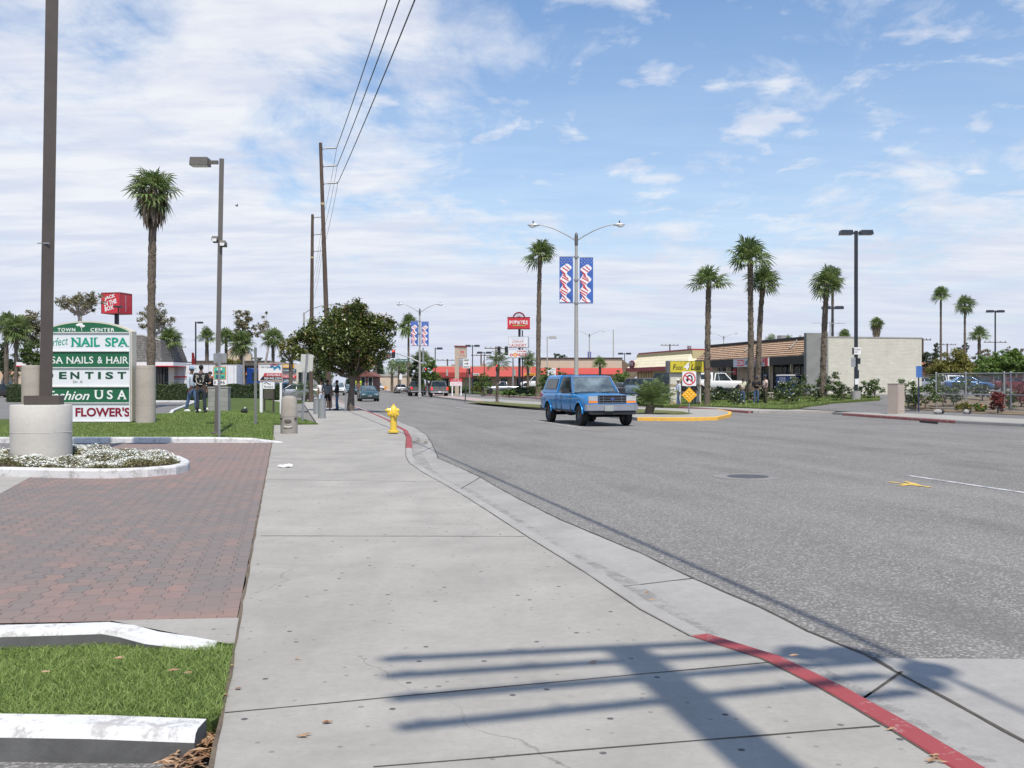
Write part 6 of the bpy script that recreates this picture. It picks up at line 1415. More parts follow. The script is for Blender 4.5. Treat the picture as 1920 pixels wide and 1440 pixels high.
# wooden utility poles with three side arms each
def upole(label, x, y, h, lean, arms=(.35, 1.42, 2.46), al=.85, r=.17):
    t = thing('utility_pole', label, 'utility pole', (x, y, 0), 0, 'tall wooden utility poles'); q = MB(); top = Vector((lean[0], lean[1], h)); q.tube([(0, 0, -.1), top * .5, top], [r * 1.15, r * .95, r * .68], 12); q.build('pole', m_wood, t, 50); ends = []
    for a in arms:
        p = top * ((h - a) / h); e = p + Vector((V.x * al, V.y * al, .10)); q = MB(); q.tube([p + Vector((V.x, V.y, 0)) * .1, p.lerp(e, .35), e], [.03, .045, .045], 8)
        for i in range(5): c = p.lerp(e, .42 + .12 * i); q.ell(tuple(c), (.045, .045, .06), 8, 1)
        q.tube([p + Vector((0, 0, .2)), p + Vector((V.x, V.y, 0)) * .16, p + Vector((0, 0, -.2))], .02, 6, 1); q.build('side_arm', [m_steelg, m_tau], t, 60); ends.append(Vector((x, y, 0)) + e)
    q = MB(); q.lathe([(r * .86, -.06), (r * .86, .06)], 12, tuple(top * .77)); q.build('band', M('yellow_band', (.5, .42, .25), .6), t)
    return t, ends
D1 = 60.0; x1, y1 = at(618, D1); tp = at(601, D1); h1 = Z(268, D1)
up1, e1 = upole('nearest tall wooden utility pole, leaning, rising behind the magnolia', x1, y1, h1, (tp[0] - x1, 0), r=.145, al=.95)
D2 = 78.0; x2, y2 = at(583, D2); up2, e2 = upole('farther wooden utility pole seen just left of the leaning one', x2, y2, Z(402, D2), (at(586, D2)[0] - x2, 0), (.25, 1.6, 2.9), .8, .16)
# the pole beside the viewer, out of frame, whose shadow falls across the pavement
pb = (2.14, -1.55); HN = 12.75
t0_ = thing('utility_pole', 'wooden utility pole beside the viewer casting the crossed shadow', 'utility pole', (*pb, 0), 0, 'tall wooden utility poles')
q = MB(); q.tube([(0, 0, -.1), (0, 0, HN * .5), (0, 0, HN)], [.19, .165, .13], 14); q.build('pole', m_wood, t0_, 50); e0_ = []
for i, a in enumerate((.05, .51, 1.07, 1.69)):
    q = MB(); q.X = Matrix.Translation((0, 0, HN - a)) @ Matrix.Rotation(R(10.5 + 2.2 * i), 4, 'Z'); q.box((0.0, .14, 0), (2.75, .075, .075))
    for k in (-1.25, -.6, .6, 1.25): q.cyl((k, .14, .03), (k, .14, .10), .03, .035, 8, 1)
    q.build('crossarm', [m_wood, m_tau], t0_)
q = MB(); q.ell((1.34, .5, HN - .35), (.20, .16, .22), 14); q.ell((1.08, .4, HN - .1), (.15, .14, .2), 14); q.ell((1.62, .4, HN - .7), (.17, .14, .16), 12); q.ell((1.45, .3, HN - .95), (.13, .13, .2), 12); q.build('shadow_lumps', m_grypole, t0_, 60)  # unseen lumps, added and shaped for the blobs in the crossed shadow
for a in (.35, 1.42, 2.46): e0_.append(Vector((pb[0] + 1.68, pb[1] + .25, HN - a + .1)))
def wire(a, b_, sag, name='power_line', lab=None, r=.011):
    n = 26; pts = [a.lerp(b_, i / n) + Vector((0, 0, -sag * 4 * (i / n) * (1 - i / n))) for i in range(n + 1)]; q = MB(); q.tube(pts, r, 6); return tag(q.build(name, m_black, None, 60), lab, 'power line', 'overhead power lines')
nm = ('uppermost', 'middle', 'lowest')
for i in range(3):
    wire(e0_[i], e1[i], 0.35, lab=nm[i] + ' overhead wire from the leaning pole up out of the photo', r=.021); wire(e1[i], e2[i], .35, lab=nm[i] + ' wire between the two tall wooden poles')
    wire(e2[i], e2[i] + Vector((-10.5, 48, -.2)), .8, lab=nm[i] + ' wire running on behind the farther wooden pole')
def smallpole(label, px, D, top, arms=((0, 1.6), (1.2, 1.6)), grp='distant wooden utility poles', base=0):
    x, y = at(px, D); h = Z(top, D) - base; t = thing('utility_pole', label, 'utility pole', (x, y, base), .2, grp); q = MB(); q.cyl((0, 0, 0), (0, 0, h), .22, .15, 8); q.build('pole', m_wood, t)
    for a, w_ in arms:
        q = MB(); q.box((0, 0, h - .3 - a), (w_ * 2, .13, .14))
        for k in (-.9, -.45, .45, .9): q.box((k * w_, 0, h - .16 - a), (.10, .10, .28))
        q.build('crossarm', m_wood, t)
smallpole('left leg of the twin distant utility poles by the gum tree', 328, 190, 648, ((0, 1.5), (2.0, 1.5), (4.2, 1.6)))
smallpole('right leg of the twin distant utility poles by the gum tree', 334, 190, 648, ((0, 1.5), (2.0, 1.5)))
smallpole('thin distant utility pole right of the bright street tree', 839, 230, 673, ((0, 2.6), (3.4, 2.0)))
smallpole('distant utility pole above the red awning beside the twin lamps', 902, 220, 664, ((0, 2.2),))
smallpole('dark utility pole left of the hanging traffic signals', 930, 170, 650, ((0, 2.0), (1.6, 1.7)))
smallpole('distant utility pole over the yellow restaurant roof', 1256, 230, 645, ((0, 2.2), (2.2, 2.2)))
smallpole('utility pole right of the white wall end', 1730, 170, 634, ((0, 1.6), (2.6, 1.8), (4.6, 1.6)), base=.7)
smallpole('faint utility pole between the slim palms', 1776, 240, 644, ((0, 2.4), (2.2, 2.0)), base=.7)
smallpole('utility pole beside the right twin lamp', 1866, 200, 639, ((0, 2.6),), base=.7)
smallpole('bare pole left of the tan wall in the distance', 705, 180, 680, ())

# ================================================================== STREET FURNITURE
# hydrant
hx, hy = W(738, 813); t = thing('fire_hydrant', 'yellow fire hydrant at the pavement edge', 'fire hydrant', (hx, hy, 0), .15)
m_hyd = M('hydrant_yellow', (.72, .50, .055), .42, 0, .10, 9, .1, coat=.3)
q = MB(); q.lathe([(.11, 0), (.11, .035)], 16); q.build('base', M('hydrant_foot', (.09, .05, .03), .8, 0, .3, 20), t)
q = MB(); q.lathe([(.165, .035), (.165, .085), (.10, .10), (.095, .50), (.12, .53), (.125, .66), (.115, .70), (.10, .745), (.07, .80), (.035, .835), (.03, .875), (0, .88)], 20); q.build('barrel', m_hyd, t, 35)
for a, z, r, L in ((R(180), .69, .058, .24), (R(0), .69, .058, .17), (R(-60), .58, .075, .20), (R(215), .58, .062, .21)):
    c, s = math.cos(a), math.sin(a); q = MB(); q.tube([(0, 0, z), (c * L * .62, s * L * .62, z)], [r, r], 12); q.tube([(c * L * .6, s * L * .6, z), (c * L * .85, s * L * .85, z)], [r * 1.22, r * 1.16], 12); q.tube([(c * L * .84, s * L * .84, z), (c * L * 1.05, s * L * 1.05, z)], [r * .5, r * .42], 5); q.build('outlet_cap', m_hyd, t, 35)
q = MB()
for i in range(8): q.cyl((.14 * math.cos(i * PI / 4), .14 * math.sin(i * PI / 4), .08), (.14 * math.cos(i * PI / 4), .14 * math.sin(i * PI / 4), .105), .014, .014, 6)
q.build('bolt', m_hyd, t)
# litter bin of exposed concrete
bx_, by_ = W(542, 812.5); t = thing('litter_bin', 'concrete litter bin with a scooped mouth beside the lawn', 'litter bin', (bx_, by_, 0), .08)
mc_ = concreteM('aggregate_concrete', (.36, .33, .29), .7, False, 3)
q = MB(); q.lathe([(.245, 0), (.25, .02), (.25, .47), (.238, .48), (.238, .49), (.25, .50), (.225, 1.02), (.19, 1.08), (.10, 1.115), (0, 1.12)], 28); q.build('shell', mc_, t, 35)
q = MB(); q.ell((0, -.19, .36), (.125, .075, .115), 16); q.build('scoop', M('dark_recess', (.10, .09, .08), .9), t, 60)
q = MB(); q.tube([(.12 * math.cos(a), -.235 - .02 * math.sin(-a), .24 + .05 * math.sin(a)) for a in [R(200 + i * 14) for i in range(11)]], .02, 8); q.build('lip', M('lip_concrete', (.50, .47, .43), .9), t, 60)
q = MB()
for sg in (1, -1): q.box((sg * .205, -.145, .44), (.07, .05, .05), sg * .9)
q.build('slot', m_black, t)
# perforated steel bollard bins
mm, tt, pp = nmat('perforated_steel'); bb = NB(tt); vv = bb.pos(); d_ = bb.vor(vv, 34, rnd=.0); bb.link(bb.mix(bb.map(d_, .010, .014), (.06, .06, .06), (.34, .35, .35)), pp.inputs['Base Color']); pp.inputs['Metallic'].default_value = .5; pp.inputs['Roughness'].default_value = .5; MATS['perf'] = mm
for px, py, top, lb in ((594, 776, 747, 'perforated steel bin cylinder, the farther of the pair on the pavement'), (603.5, 784, 747, 'perforated steel bin cylinder, the nearer of the pair on the pavement')):
    x, y = W(px, py); h = Z(top, y); t = thing('steel_bin', lb, 'litter bin', (x, y, 0), 0, 'perforated steel bins'); q = MB(); q.lathe([(.165, .03), (.165, h - .03)], 22); q.build('perforated_drum', mm, t, 40)
    for z in (.03, h - .03): q = MB(); q.lathe([(.16, -.02), (.175, -.02), (.175, .02), (.12, .025), (.12, -.01)], 22, (0, 0, z)); q.build('rim', m_steelg, t, 40)
# concrete block on the lawn
x, y = at(411.5, 41); z = T(x, y) - .02; h = Z(727, 41) - z; t = thing('concrete_block', 'weathered concrete block wall end right of the standing group', 'concrete block', (x, y, z), .05)
q = MB(); q.box((0, 0, h / 2), (.80, .5, h)); q.build('block', blockM('grey_block', (.30, .30, .28), .4, .2, .006), t); q = MB(); q.box((0, 0, h + .02), (.84, .54, .05)); q.build('cap', m_kerb, t)
# concrete cabinet on the far pavement
x, y = W(1680, 776); t = thing('utility_cabinet', 'square pinkish concrete cabinet on the far pavement', 'utility cabinet', (x, y, 0), R(37)); h = Z(720, y); mcab = M('cabinet_tan', (.42, .35, .30), .8, 0, .07, 5, .2)
q = MB(); q.box((0, 0, h / 2), (.56, .56, h)); q.build('box', mcab, t); q = MB(); q.box((0, 0, h + .012), (.585, .585, .03)); q.build('lid', M('cabinet_lid', (.36, .34, .31), .8), t)
q = MB(); q.box((0, -.284, h * .5), (.42, .012, h * .8)); q.build('door', mcab, t)
# sign plates on posts
def post(t, h, r=.032, square=True, mat=None, lean=(0, 0)):
    q = MB(); q.tube([(0, 0, -.05), (lean[0], lean[1], h)], r, 8 if not square else 4); q.build('post', mat or m_steelg, t)
def plate(t, name, cx, cz, w, h, y, mat, rnd=.04, rot=0, parent=None):
    q = MB(); pts = []; r = rnd
    for sx, sz, a0 in ((1, -1, -90), (1, 1, 0), (-1, 1, 90), (-1, -1, 180)):
        for k in range(4): a = R(a0 + k * 30); pts.append((sx * (w / 2 - r) + r * math.cos(a), sz * (h / 2 - r) + r * math.sin(a)))
    pts = [(cx + p[0] * math.cos(rot) - p[1] * math.sin(rot), cz + p[0] * math.sin(rot) + p[1] * math.cos(rot)) for p in pts]; q.prismy(pts, y, y + .006); return q.build(name, mat, parent or t)
def letters(t, items, y, mats, name='lettering', parent=None):
    q = MB()
    for it in items: text_mb(q, it[0], it[1], it[2], it[3], it[4], y, it[5] if len(it) > 5 else 0, *(it[6:] if len(it) > 6 else ()))
    return q.build(name, mats, parent or t)
# posts on the lawn
x, y = at(411, 26.2); z = T(x, y); k = y / F; t = thing('sign_post', 'thin sign post with coloured address sign before the lamp pole', 'sign', (x, y, z)); post(t, Z(660, y) - z, .03)
def lx_(px, c=411): return (px - c) * k
def lz_(py): return Z(py, y) - z
plate(t, 'sign_back', 0.01, lz_(671.5), 25 * k, 18 * k, .04, M('sign_grey', (.28, .29, .30), .5, .3), .01)
m_turq = M('sign_turquoise', (.06, .42, .30), .5, 0, .08, 4); m_or = M('sign_orange', (.62, .22, .05), .5); m_dkb = M('sign_navy', (.03, .10, .16), .5); m_redc = M('sign_red', (.55, .03, .045), .45); m_grn = M('sign_green', (.012, .12, .055), .4, 0, .08, 2); m_yelc = M('sign_yellow', (.60, .50, .035), .45, 0, .05, 2)
pl = plate(t, 'picture_sign', 0, lz_(699.5), 24 * k, 25 * k, .05, m_or, .01); q = MB(); q.box((0, .046, lz_(694)), (21 * k, .006, 11 * k)); q.box((0, .046, lz_(706)), (21 * k, .006, 9 * k)); q.build('panels', m_turq, pl)
q = MB(); q.box((0, .041, lz_(692)), (9 * k, .006, 4 * k)); q.box((-.02, .040, lz_(697)), (13 * k, .006, 3 * k), 0, 1); q.box((-.06, .041, lz_(706)), (6 * k, .006, 7 * k), 0, 1); q.box((.08, .041, lz_(707)), (4 * k, .006, 3 * k), 0, 1); q.build('drawing', [m_signw, m_dkb], pl)
pl = plate(t, 'number_sign', 0, lz_(717), 24 * k, 10 * k, .05, m_signw, .01); letters(t, [('1', lx_(402), lz_(717), 2 * k, 6 * k), ('3', lx_(408.5), lz_(717), 4 * k, 6 * k), ('4', lx_(413.5), lz_(717), 4 * k, 6 * k), ('6', lx_(418.5), lz_(717), 4.2 * k, 6.5 * k)], .046, m_black, parent=pl)
x, y = at(479, 33); z = T(x, y); t = thing('metal_post', 'bare grey square post standing alone on the lawn', 'post', (x, y, z), .3); post(t, Z(652, 33) - z, .045, True, M('post_grey', (.20, .205, .20), .7)); q = MB(); q.box((0, 0, Z(652, 33) - z), (.08, .08, .05)); q.build('cap', m_steelg, t)
x, y = at(566, 37.5); z = 0.02; t = thing('sign_post', 'blank back of a white traffic sign on a leaning steel post', 'sign', (x, y, z), -.1, None); hh = Z(664, 37.5); post(t, hh, .045, True, m_steelg, (.21, 0))
q = MB(); k = 37.5 / F; plate(t, 'sign_back', .18, Z(681, 37.5), 24 * k, 31 * k, -.02 + .05, M('sign_backside', (.56, .56, .53), .5, .2, .06, 4), .03, R(-4))
x, y = at(648, 52); t = thing('metal_post', 'short grey post left of the magnolia trunk', 'post', (x, y, 0)); post(t, Z(733, 52), .045, True, m_steelg); q = MB(); q.box((0, 0, Z(733, 52)), (.16, .16, .12)); q.build('cap', m_steelg, t)
# available sign
D = 44.0; x, y = at(507, D); k = D / F; z = T(x, y); fz = lambda py: Z(py, D) - z; fx_ = lambda px: (px - 507) * k
t = thing('billboard', 'white available sign with red and black bands on two white legs', 'sign', (x, y, z), .0)
q = MB(); q.box((0, .03, (fz(681) + fz(714)) / 2), (44 * k, .06, 33 * k)); bd = q.build('board', m_signw, t)
q = MB(); q.box((0, .0, fz(681)), (45 * k, .08, .03)); q.box((0, .0, fz(714)), (45 * k, .08, .03)); q.box((fx_(485), 0, fz(697.5)), (.03, .08, 34 * k)); q.box((fx_(529), 0, fz(697.5)), (.03, .08, 34 * k)); q.build('frame', M('frame_pink', (.55, .40, .38), .6), bd)
q = MB(); q.prismy([(fx_(493), fz(706)), (fx_(528), fz(706)), (fx_(528), fz(699.5)), (fx_(496), fz(699.5))], -.008, 0); q.prismy([(fx_(487), fz(713)), (fx_(528), fz(713)), (fx_(528), fz(706)), (fx_(492), fz(706))], -.008, 0, 1); q.build('bands', [M('band_red', (.50, .05, .06), .5), m_black], bd)
letters(t, [('AVAILABLE', fx_(513), fz(702.7), 26 * k, 4.6 * k, 0, 0, .01), ('909-945-2339', fx_(511), fz(709.6), 31 * k, 4.6 * k, 0, 0, .01), ('NAI Capital', fx_(499), fz(688.5), 20 * k, 4.5 * k, 1)], -.0125, [m_signw, M('ink_navy', (.04, .05, .12), .5)], parent=bd)
q = MB(); rr = random.Random(4)
for i in range(9): px = 508 + 2.1 * i; q.box((fx_(px), -.006, fz(689 + rr.uniform(-3, 2))), (3 * k, .008, rr.uniform(3, 7) * k), 0, 0)
for i in range(4): q.box((fx_(509 + 3 * i), -.010, fz(683 + rr.uniform(0, 2))), (4 * k, .008, 2.4 * k), 0, 1)
q.build('graffiti', [M('spray_blue', (.06, .26, .48), .5), M('spray_pink', (.55, .16, .2), .5)], bd)
for px in (489.5, 526.5): q = MB(); q.box((fx_(px), .04, fz(714) / 2), (.09 if px > 500 else .12, .09, fz(714))); q.build('leg', m_signw, t)
x, y = at(504, 47); k = 47 / F; z = T(x, y); t = thing('directory_sign', 'small white logo board over dark slats beneath the available sign', 'sign', (x, y, z)); fz = lambda py: Z(py, 47) - z
q = MB(); q.box((0, 0, fz(722.5)), (22 * k, .1, 13 * k)); b = q.build('board', m_signw, t); q = MB(); text_mb(q, 'Partners', 0, fz(725), 17 * k, 4 * k, -.056, 0, .2); q.tube([(-.22, -.055, fz(719)), (-.1, -.055, fz(717)), (.02, -.055, fz(720)), (.1, -.055, fz(720))], .012, 5); q.build('lettering', m_black, b)
q = MB()
for i in range(5): q.box((0, 0, fz(731.5 + i * 3.6)), (17 * k, .06, 2.7 * k))
q.build('slats', M('slat_brown', (.10, .085, .07), .8), t); q = MB(); q.box((-8.5 * k, .03, fz(735) / 2), (.07, .07, fz(729))); q.box((8.5 * k, .03, fz(735) / 2), (.07, .07, fz(729))); q.build('frame', M('slat_dark', (.05, .045, .04), .8), t)
x, y = at(458, 40); t = thing('sprinkler_valve', 'small dark valve fitting on the lawn left of the available sign', 'sprinkler valve', (x, y, T(x, y))); q = MB(); q.ell((-.06, 0, .09), (.09, .07, .10), 9); q.ell((.07, 0, .10), (.07, .07, .12), 9); q.build('valve_body', m_trim, t); q = MB(); q.ell((.03, 0, .21), (.035, .035, .04), 8); q.build('valve_cap', m_signw, t)

# ---- monument sign
D = 32.6; x, y = at(161, D); k = D / F; z = T(x, y); t = thing('monument_sign', 'white and green shopping centre sign board between two concrete cylinders', 'sign', (x, y, z)); fz = lambda py: Z(py, D) - z; fx_ = lambda px: (px - 161) * k
m_cream = M('sign_frame_cream', (.60, .56, .46), .6, 0, .06, 4)
arc = [(fx_(161 + 86 * math.sin(a) / math.sin(1.0)), fz(602) - (1 - math.cos(a)) / (1 - math.cos(1.0)) * 19 * k) for a in [1.0 - i * .1 for i in range(21)]]
q = MB(); q.prismy([(fx_(75), fz(790)), (fx_(247), fz(790))] + arc, .02, .42); q.build('cabinet', m_cream, t)
q = MB(); q.box((0, .22, fz(794)), (168 * k, .34, 8 * k)); q.build('plinth', m_darkc, t)
arc2 = [(p[0] * .968, p[1] - .045) for p in arc]; q = MB(); q.prismy([(fx_(79), fz(622.5)), (fx_(243), fz(622.5))] + arc2, -.01, .03); hd = q.build('header_panel', m_grn, t)
m_pw = M('panel_white', (.72, .74, .78), .35, 0, .02, 2); rows = [(625, 657.5, m_pw), (659.5, 688, m_grn), (691, 724, m_pw), (726, 754, m_grn), (757, 789, m_pw)]; pn = []
for a, b_, mm_ in rows: q = MB(); q.box((fx_(161), .0, (fz(a) + fz(b_)) / 2), (165 * k, .04, (b_ - a) * k)); pn.append(q.build('tenant_panel', mm_, t))
q = MB()
for py in (623.8, 658.5, 689.5, 725, 755.5, 790): q.box((0, -.012, fz(py)), (169 * k, .09, .034))
for px in (77.5, 244.5): q.box((fx_(px), -.012, fz(707)), (.04, .088, 168 * k))
q.build('divider', M('divider_white', (.62, .62, .62), .5), t)
m_tg = M('letter_teal', (.01, .30, .20), .4); m_dg = M('letter_dark_green', (.005, .07, .035), .4); m_lw = M('letter_white', (.78, .79, .78), .4); m_mr = M('letter_maroon', (.22, .005, .03), .4)
def serif(q, s, px0, px1, py0, py1, y, m=0, shear=0.0, bold=.012, sp=1.0):
    """capital letters with small slab serifs"""
    text_mb(q, s, fx_((px0 + px1) / 2), (fz(py0) + fz(py1)) / 2, (px1 - px0) * k, abs(py1 - py0) * k, y, m, shear, bold, 0, sp)
    n = len(s); 
    for i, ch in enumerate(s):
        if ch in 'NAILSPUHRT&TOWCEN' and ch not in ' &SCO':
            cx_ = px0 + (px1 - px0) * (i + .5) / n; wd = (px1 - px0) / n * .62
            for py in ((py1,) if ch in 'A' else (py0, py1)): q.box((fx_(cx_ - wd * .42), y - .001, fz(py)), (wd * .34 * k, .004, 1.3 * k), 0, m) if ch not in 'T' else None
q = MB(); text_mb(q, 'TOWN', fx_(125), fz(618.3), 33 * k, 6.6 * k, -.016, 0, 0, .02, 0, 1.2); text_mb(q, 'CENTER', fx_(192.5), fz(618.3), 45 * k, 6.6 * k, -.016, 0, 0, .02, 0, 1.2)
q.tube([(fx_(154), -.016, fz(621)), (fx_(153), -.016, fz(615)), (fx_(150), -.016, fz(611))], .008, 5); q.tube([(fx_(153), -.016, fz(616)), (fx_(157), -.016, fz(613))], .007, 5)
for px, py, a, b_ in ((147, 609.5, 4.5, 2.4), (151, 608.3, 5, 2.6), (155.5, 611.5, 4.5, 2.2)): q.ell((fx_(px), -.014, fz(py)), (a * k, .006, b_ * k), 12)
q.build('lettering', m_lw, hd)
letters(t, [('Perfect', fx_(106), fz(641), 45 * k, 15 * k, 0, .35, .0, 0, 1, R(7)), ('NAIL', fx_(161.5), fz(641.5), 53 * k, 17 * k, 0, 0, .03), ('SPA', fx_(219), fz(641.5), 43 * k, 17 * k, 0, 0, .03)], -.025, m_tg, parent=pn[0])
q = MB()
for px in (136, 146.5, 152, 164, 172, 181.5, 214, 229, 240): q.box((fx_(px), -.026, fz(649.4)), (5.5 * k, .004, 1.6 * k))
for px in (136, 146.5, 172, 181, 214): q.box((fx_(px), -.026, fz(633.6)), (5.2 * k, .004, 1.6 * k))
q.build('serifs', m_tg, pn[0])
letters(t, [('USA', fx_(101), fz(675), 35 * k, 13 * k, 0, 0, .008), ('NAILS', fx_(150.5), fz(675), 50 * k, 13 * k, 0, 0, .008), ('&', fx_(188), fz(675), 9.5 * k, 13 * k, 0, 0, .01), ('HAIR', fx_(220.5), fz(675), 41 * k, 13 * k, 0, 0, .008)], -.025, m_lw, parent=pn[1])
q = MB()
for px in (109, 117.5, 127, 135, 139, 148, 153, 162.5, 201, 209, 212, 220, 226, 232, 240): q.box((fx_(px), -.026, fz(681.2)), (3.6 * k, .004, .9 * k))
q.build('serifs', m_lw, pn[1])
letters(t, [('D', fx_(93), fz(704), 16 * k, 13.5 * k, 0, 0, .04), ('E', fx_(118.5), fz(704), 14.5 * k, 13.5 * k, 0, 0, .04), ('N', fx_(141), fz(704), 17 * k, 13.5 * k, 0, 0, .04), ('T', fx_(168), fz(704), 16.5 * k, 13.5 * k, 0, 0, .04), ('I', fx_(187), fz(704), 5.5 * k, 13.5 * k, 0, 0, .04), ('S', fx_(205.5), fz(704), 15 * k, 13.5 * k, 0, 0, .04), ('T', fx_(229), fz(704), 16.5 * k, 13.5 * k, 0, 0, .04), ('Dr .K', fx_(147), fz(716), 18 * k, 4.5 * k)], -.025, m_dg, parent=pn[2])
letters(t, [('Fashion', fx_(127.5), fz(741.5), 82 * k, 17 * k, 0, .35, .012), ('U', fx_(186), fz(740), 15.5 * k, 17 * k, 0, 0, .02), ('S', fx_(206.5), fz(740), 11 * k, 17 * k, 0, 0, .02), ('A', fx_(229), fz(740), 17 * k, 17 * k, 0, 0, .02)], -.025, m_lw, parent=pn[3])
q = MB()
for px in (180.5, 191.5): q.box((fx_(px), -.026, fz(732.3)), (6 * k, .004, 1.2 * k))
for px in (223, 235): q.box((fx_(px), -.026, fz(748.2)), (6 * k, .004, 1.2 * k))
q.build('serifs', m_lw, pn[3])
letters(t, [("FLOWER'S", fx_(193), fz(772.5), 102 * k, 17.5 * k, 0, 0, .035)], -.025, m_mr, parent=pn[4])
for px0, px1, top, lb in ((253, 289, 685, 'rough concrete cylinder at the right end of the centre sign'), (39, 75, 685, 'rough concrete cylinder left of the centre sign behind the brown lamp post')):
    x, y = at((px0 + px1) / 2, D); r = (px1 - px0) / 2 * k; zz = T(x, y) - .03; c = thing('concrete_pillar', lb, 'pillar', (x, y + .1, zz), 0, 'concrete cylinders of the centre sign'); h = Z(top, D) - zz
    q = MB(); q.lathe([(r, 0)] + [p for i in range(1, 4) for p in ((r, h * i / 3.2 - .006), (r - .008, h * i / 3.2), (r, h * i / 3.2 + .006))] + [(r, h - .01), (r - .012, h), (0, h)], 40); q.build('shaft', concreteM('cylinder_concrete' + str(px0), (.47, .42, .37), .7, False), c, 40)

# ---- signs in the median
def sgn(name, label, px, py, grp=None, zb=.03, D=None):
    x, y = W(px, py, zb) if D is None else at(px, D); return thing(name, label, 'sign', (x, y, zb), 0, grp), y
t, D = sgn('traffic_sign', 'no u turn sign above a yellow diamond marker on the median nose', 1292, 776, zb=.03); k = D / F; fz = lambda py: Z(py, D) - .03
post(t, fz(700), .032); pl = plate(t, 'no_turn_plate', 0, fz(710), 26 * k, 27 * k, -.045, m_signw, .02)
def ring(q, cx_, cz_, r0, r1, y, m=0, a0=0, a1=360, n=40):
    vs = []; 
    for i in range(n + 1):
        a = R(a0 + (a1 - a0) * i / n); vs += [(cx_ + r0 * math.cos(a), y, cz_ + r0 * math.sin(a)), (cx_ + r1 * math.cos(a), y, cz_ + r1 * math.sin(a))]
    q.add(vs, [(2 * i, 2 * i + 1, 2 * i + 3, 2 * i + 2) for i in range(n)], m)
q = MB(); c = fz(710); ring(q, 0, c, 9.8 * k, 12.0 * k, -.050); a = Vector((-8.3 * k, 0, c + 6.5 * k)); b_ = Vector((7.5 * k, 0, c - 7.5 * k)); d = (b_ - a).normalized(); n = Vector((d.z, 0, -d.x)) * 1.1 * k
q.add([(*(a - n).xz,), ] and [((a - n).x, -.0515, (a - n).z), ((b_ - n).x, -.0515, (b_ - n).z), ((b_ + n).x, -.0515, (b_ + n).z), ((a + n).x, -.0515, (a + n).z)], [(0, 1, 2, 3)]); q.build('red_ring', m_redc, pl)
q = MB(); ring(q, .8 * k, c + 1.5 * k, 3.0 * k, 5.6 * k, -.0485, 0, 0, 180, 20); q.box((5.1 * k, -.0485, c - 2.0 * k), (2.6 * k, .002, 7 * k)); q.box((-3.5 * k, -.0485, c + .5 * k), (2.6 * k, .002, 3 * k)); q.add([(-7.2 * k, -.0485, c - 1 * k), (-3.4 * k, -.0485, c - 6.8 * k), (.2 * k, -.0485, c - 1 * k)], [(0, 1, 2)]); q.build('turn_arrow', m_black, pl)
pl = plate(t, 'diamond_plate', .2 * k, fz(740.5), 20.5 * k, 20.5 * k, -.045, M('diamond_amber', (.80, .40, .02), .4, 0, .05, 4), .015, R(45))
for i in range(3):
    for j in range(3):
        u, v = (i - 1) * 5.4 * k, (j - 1) * 5.4 * k; q = MB(); q.ell(((u - v) * .7071 + .2 * k, -.05, fz(740.5) + (u + v) * .7071), (2.0 * k, .02, 2.0 * k), 12); q.build('reflector', M('reflector_amber', (.85, .48, .04), .25, 0, .05, 9, coat=1), pl, 60)
t, D = sgn('traffic_sign', 'white keep right sign with a black arrow on the median', 872, 752, zb=.03); k = D / F; fz = lambda py: Z(py, D) - .03; fx_ = lambda px: (px - 872) * k
post(t, fz(676), .045, True, M('dark_green_post', (.05, .07, .06), .7), (.22, 0)); pl = plate(t, 'plate', fx_(874.5), fz(681.5), 13 * k, 18 * k, -.05, m_signw, .03)
letters(t, [('KEEP', fx_(874.5), fz(675.5), 10 * k, 3.3 * k, 0, 0, .02), ('RIGHT', fx_(874.5), fz(688), 10.5 * k, 3.3 * k, 0, 0, .02)], -.056, m_black, parent=pl); q = MB(); q.box((fx_(873), -.055, fz(682)), (5 * k, .002, 1.2 * k)); q.add([(fx_(875.5), -.055, fz(684)), (fx_(879), -.055, fz(682)), (fx_(875.5), -.055, fz(680))], [(0, 1, 2)]); q.build('arrow', m_black, pl)
q = MB(); q.box((fx_(864.5), .05, fz(681)), (9 * k, .02, 14 * k)); q.build('sign_back', m_steelg, t)
t, D = sgn('traffic_sign', 'small orange diamond sign on the distant median', 723, 735.5, zb=.03); k = D / F; fz = lambda py: Z(py, D) - .03; post(t, fz(723), .05); plate(t, 'plate', 0, fz(727), 4.8 * k, 4.8 * k, -.07, M('sign_amber', (.72, .30, .03), .5), .03, R(45))
t, D = sgn('traffic_sign', 'three line white street notice behind the blue pickup roof', 1034, 0, zb=.2, D=98); k = D / F; fz = lambda py: Z(py, D) - .2; post(t, fz(692), .05); pl = plate(t, 'plate', 0, fz(697), 16 * k, 14 * k, -.07, m_signw, .03)
letters(t, [('RIGHT LANE', 0, fz(693), 12 * k, 2.4 * k, 0, 0, .01), ('MUST', 0, fz(697.3), 7 * k, 2.6 * k, 0, 0, .02), ('TURN RIGHT', 0, fz(701.6), 12 * k, 2.4 * k, 0, 0, .01)], -.076, m_black, parent=pl)
t, D = sgn('traffic_sign', 'blue sign seen from behind near the end of the white wall', 1722.5, 0, zb=.05, D=51); k = D / F; fz = lambda py: Z(py, D) - .05; post(t, fz(686), .035, True, M('post_navy', (.03, .035, .10), .6)); plate(t, 'plate', 0, fz(697), 11.5 * k, 21.5 * k, -.06, M('plate_blue', (.06, .16, .42), .5, 0, .2, 3), .04)
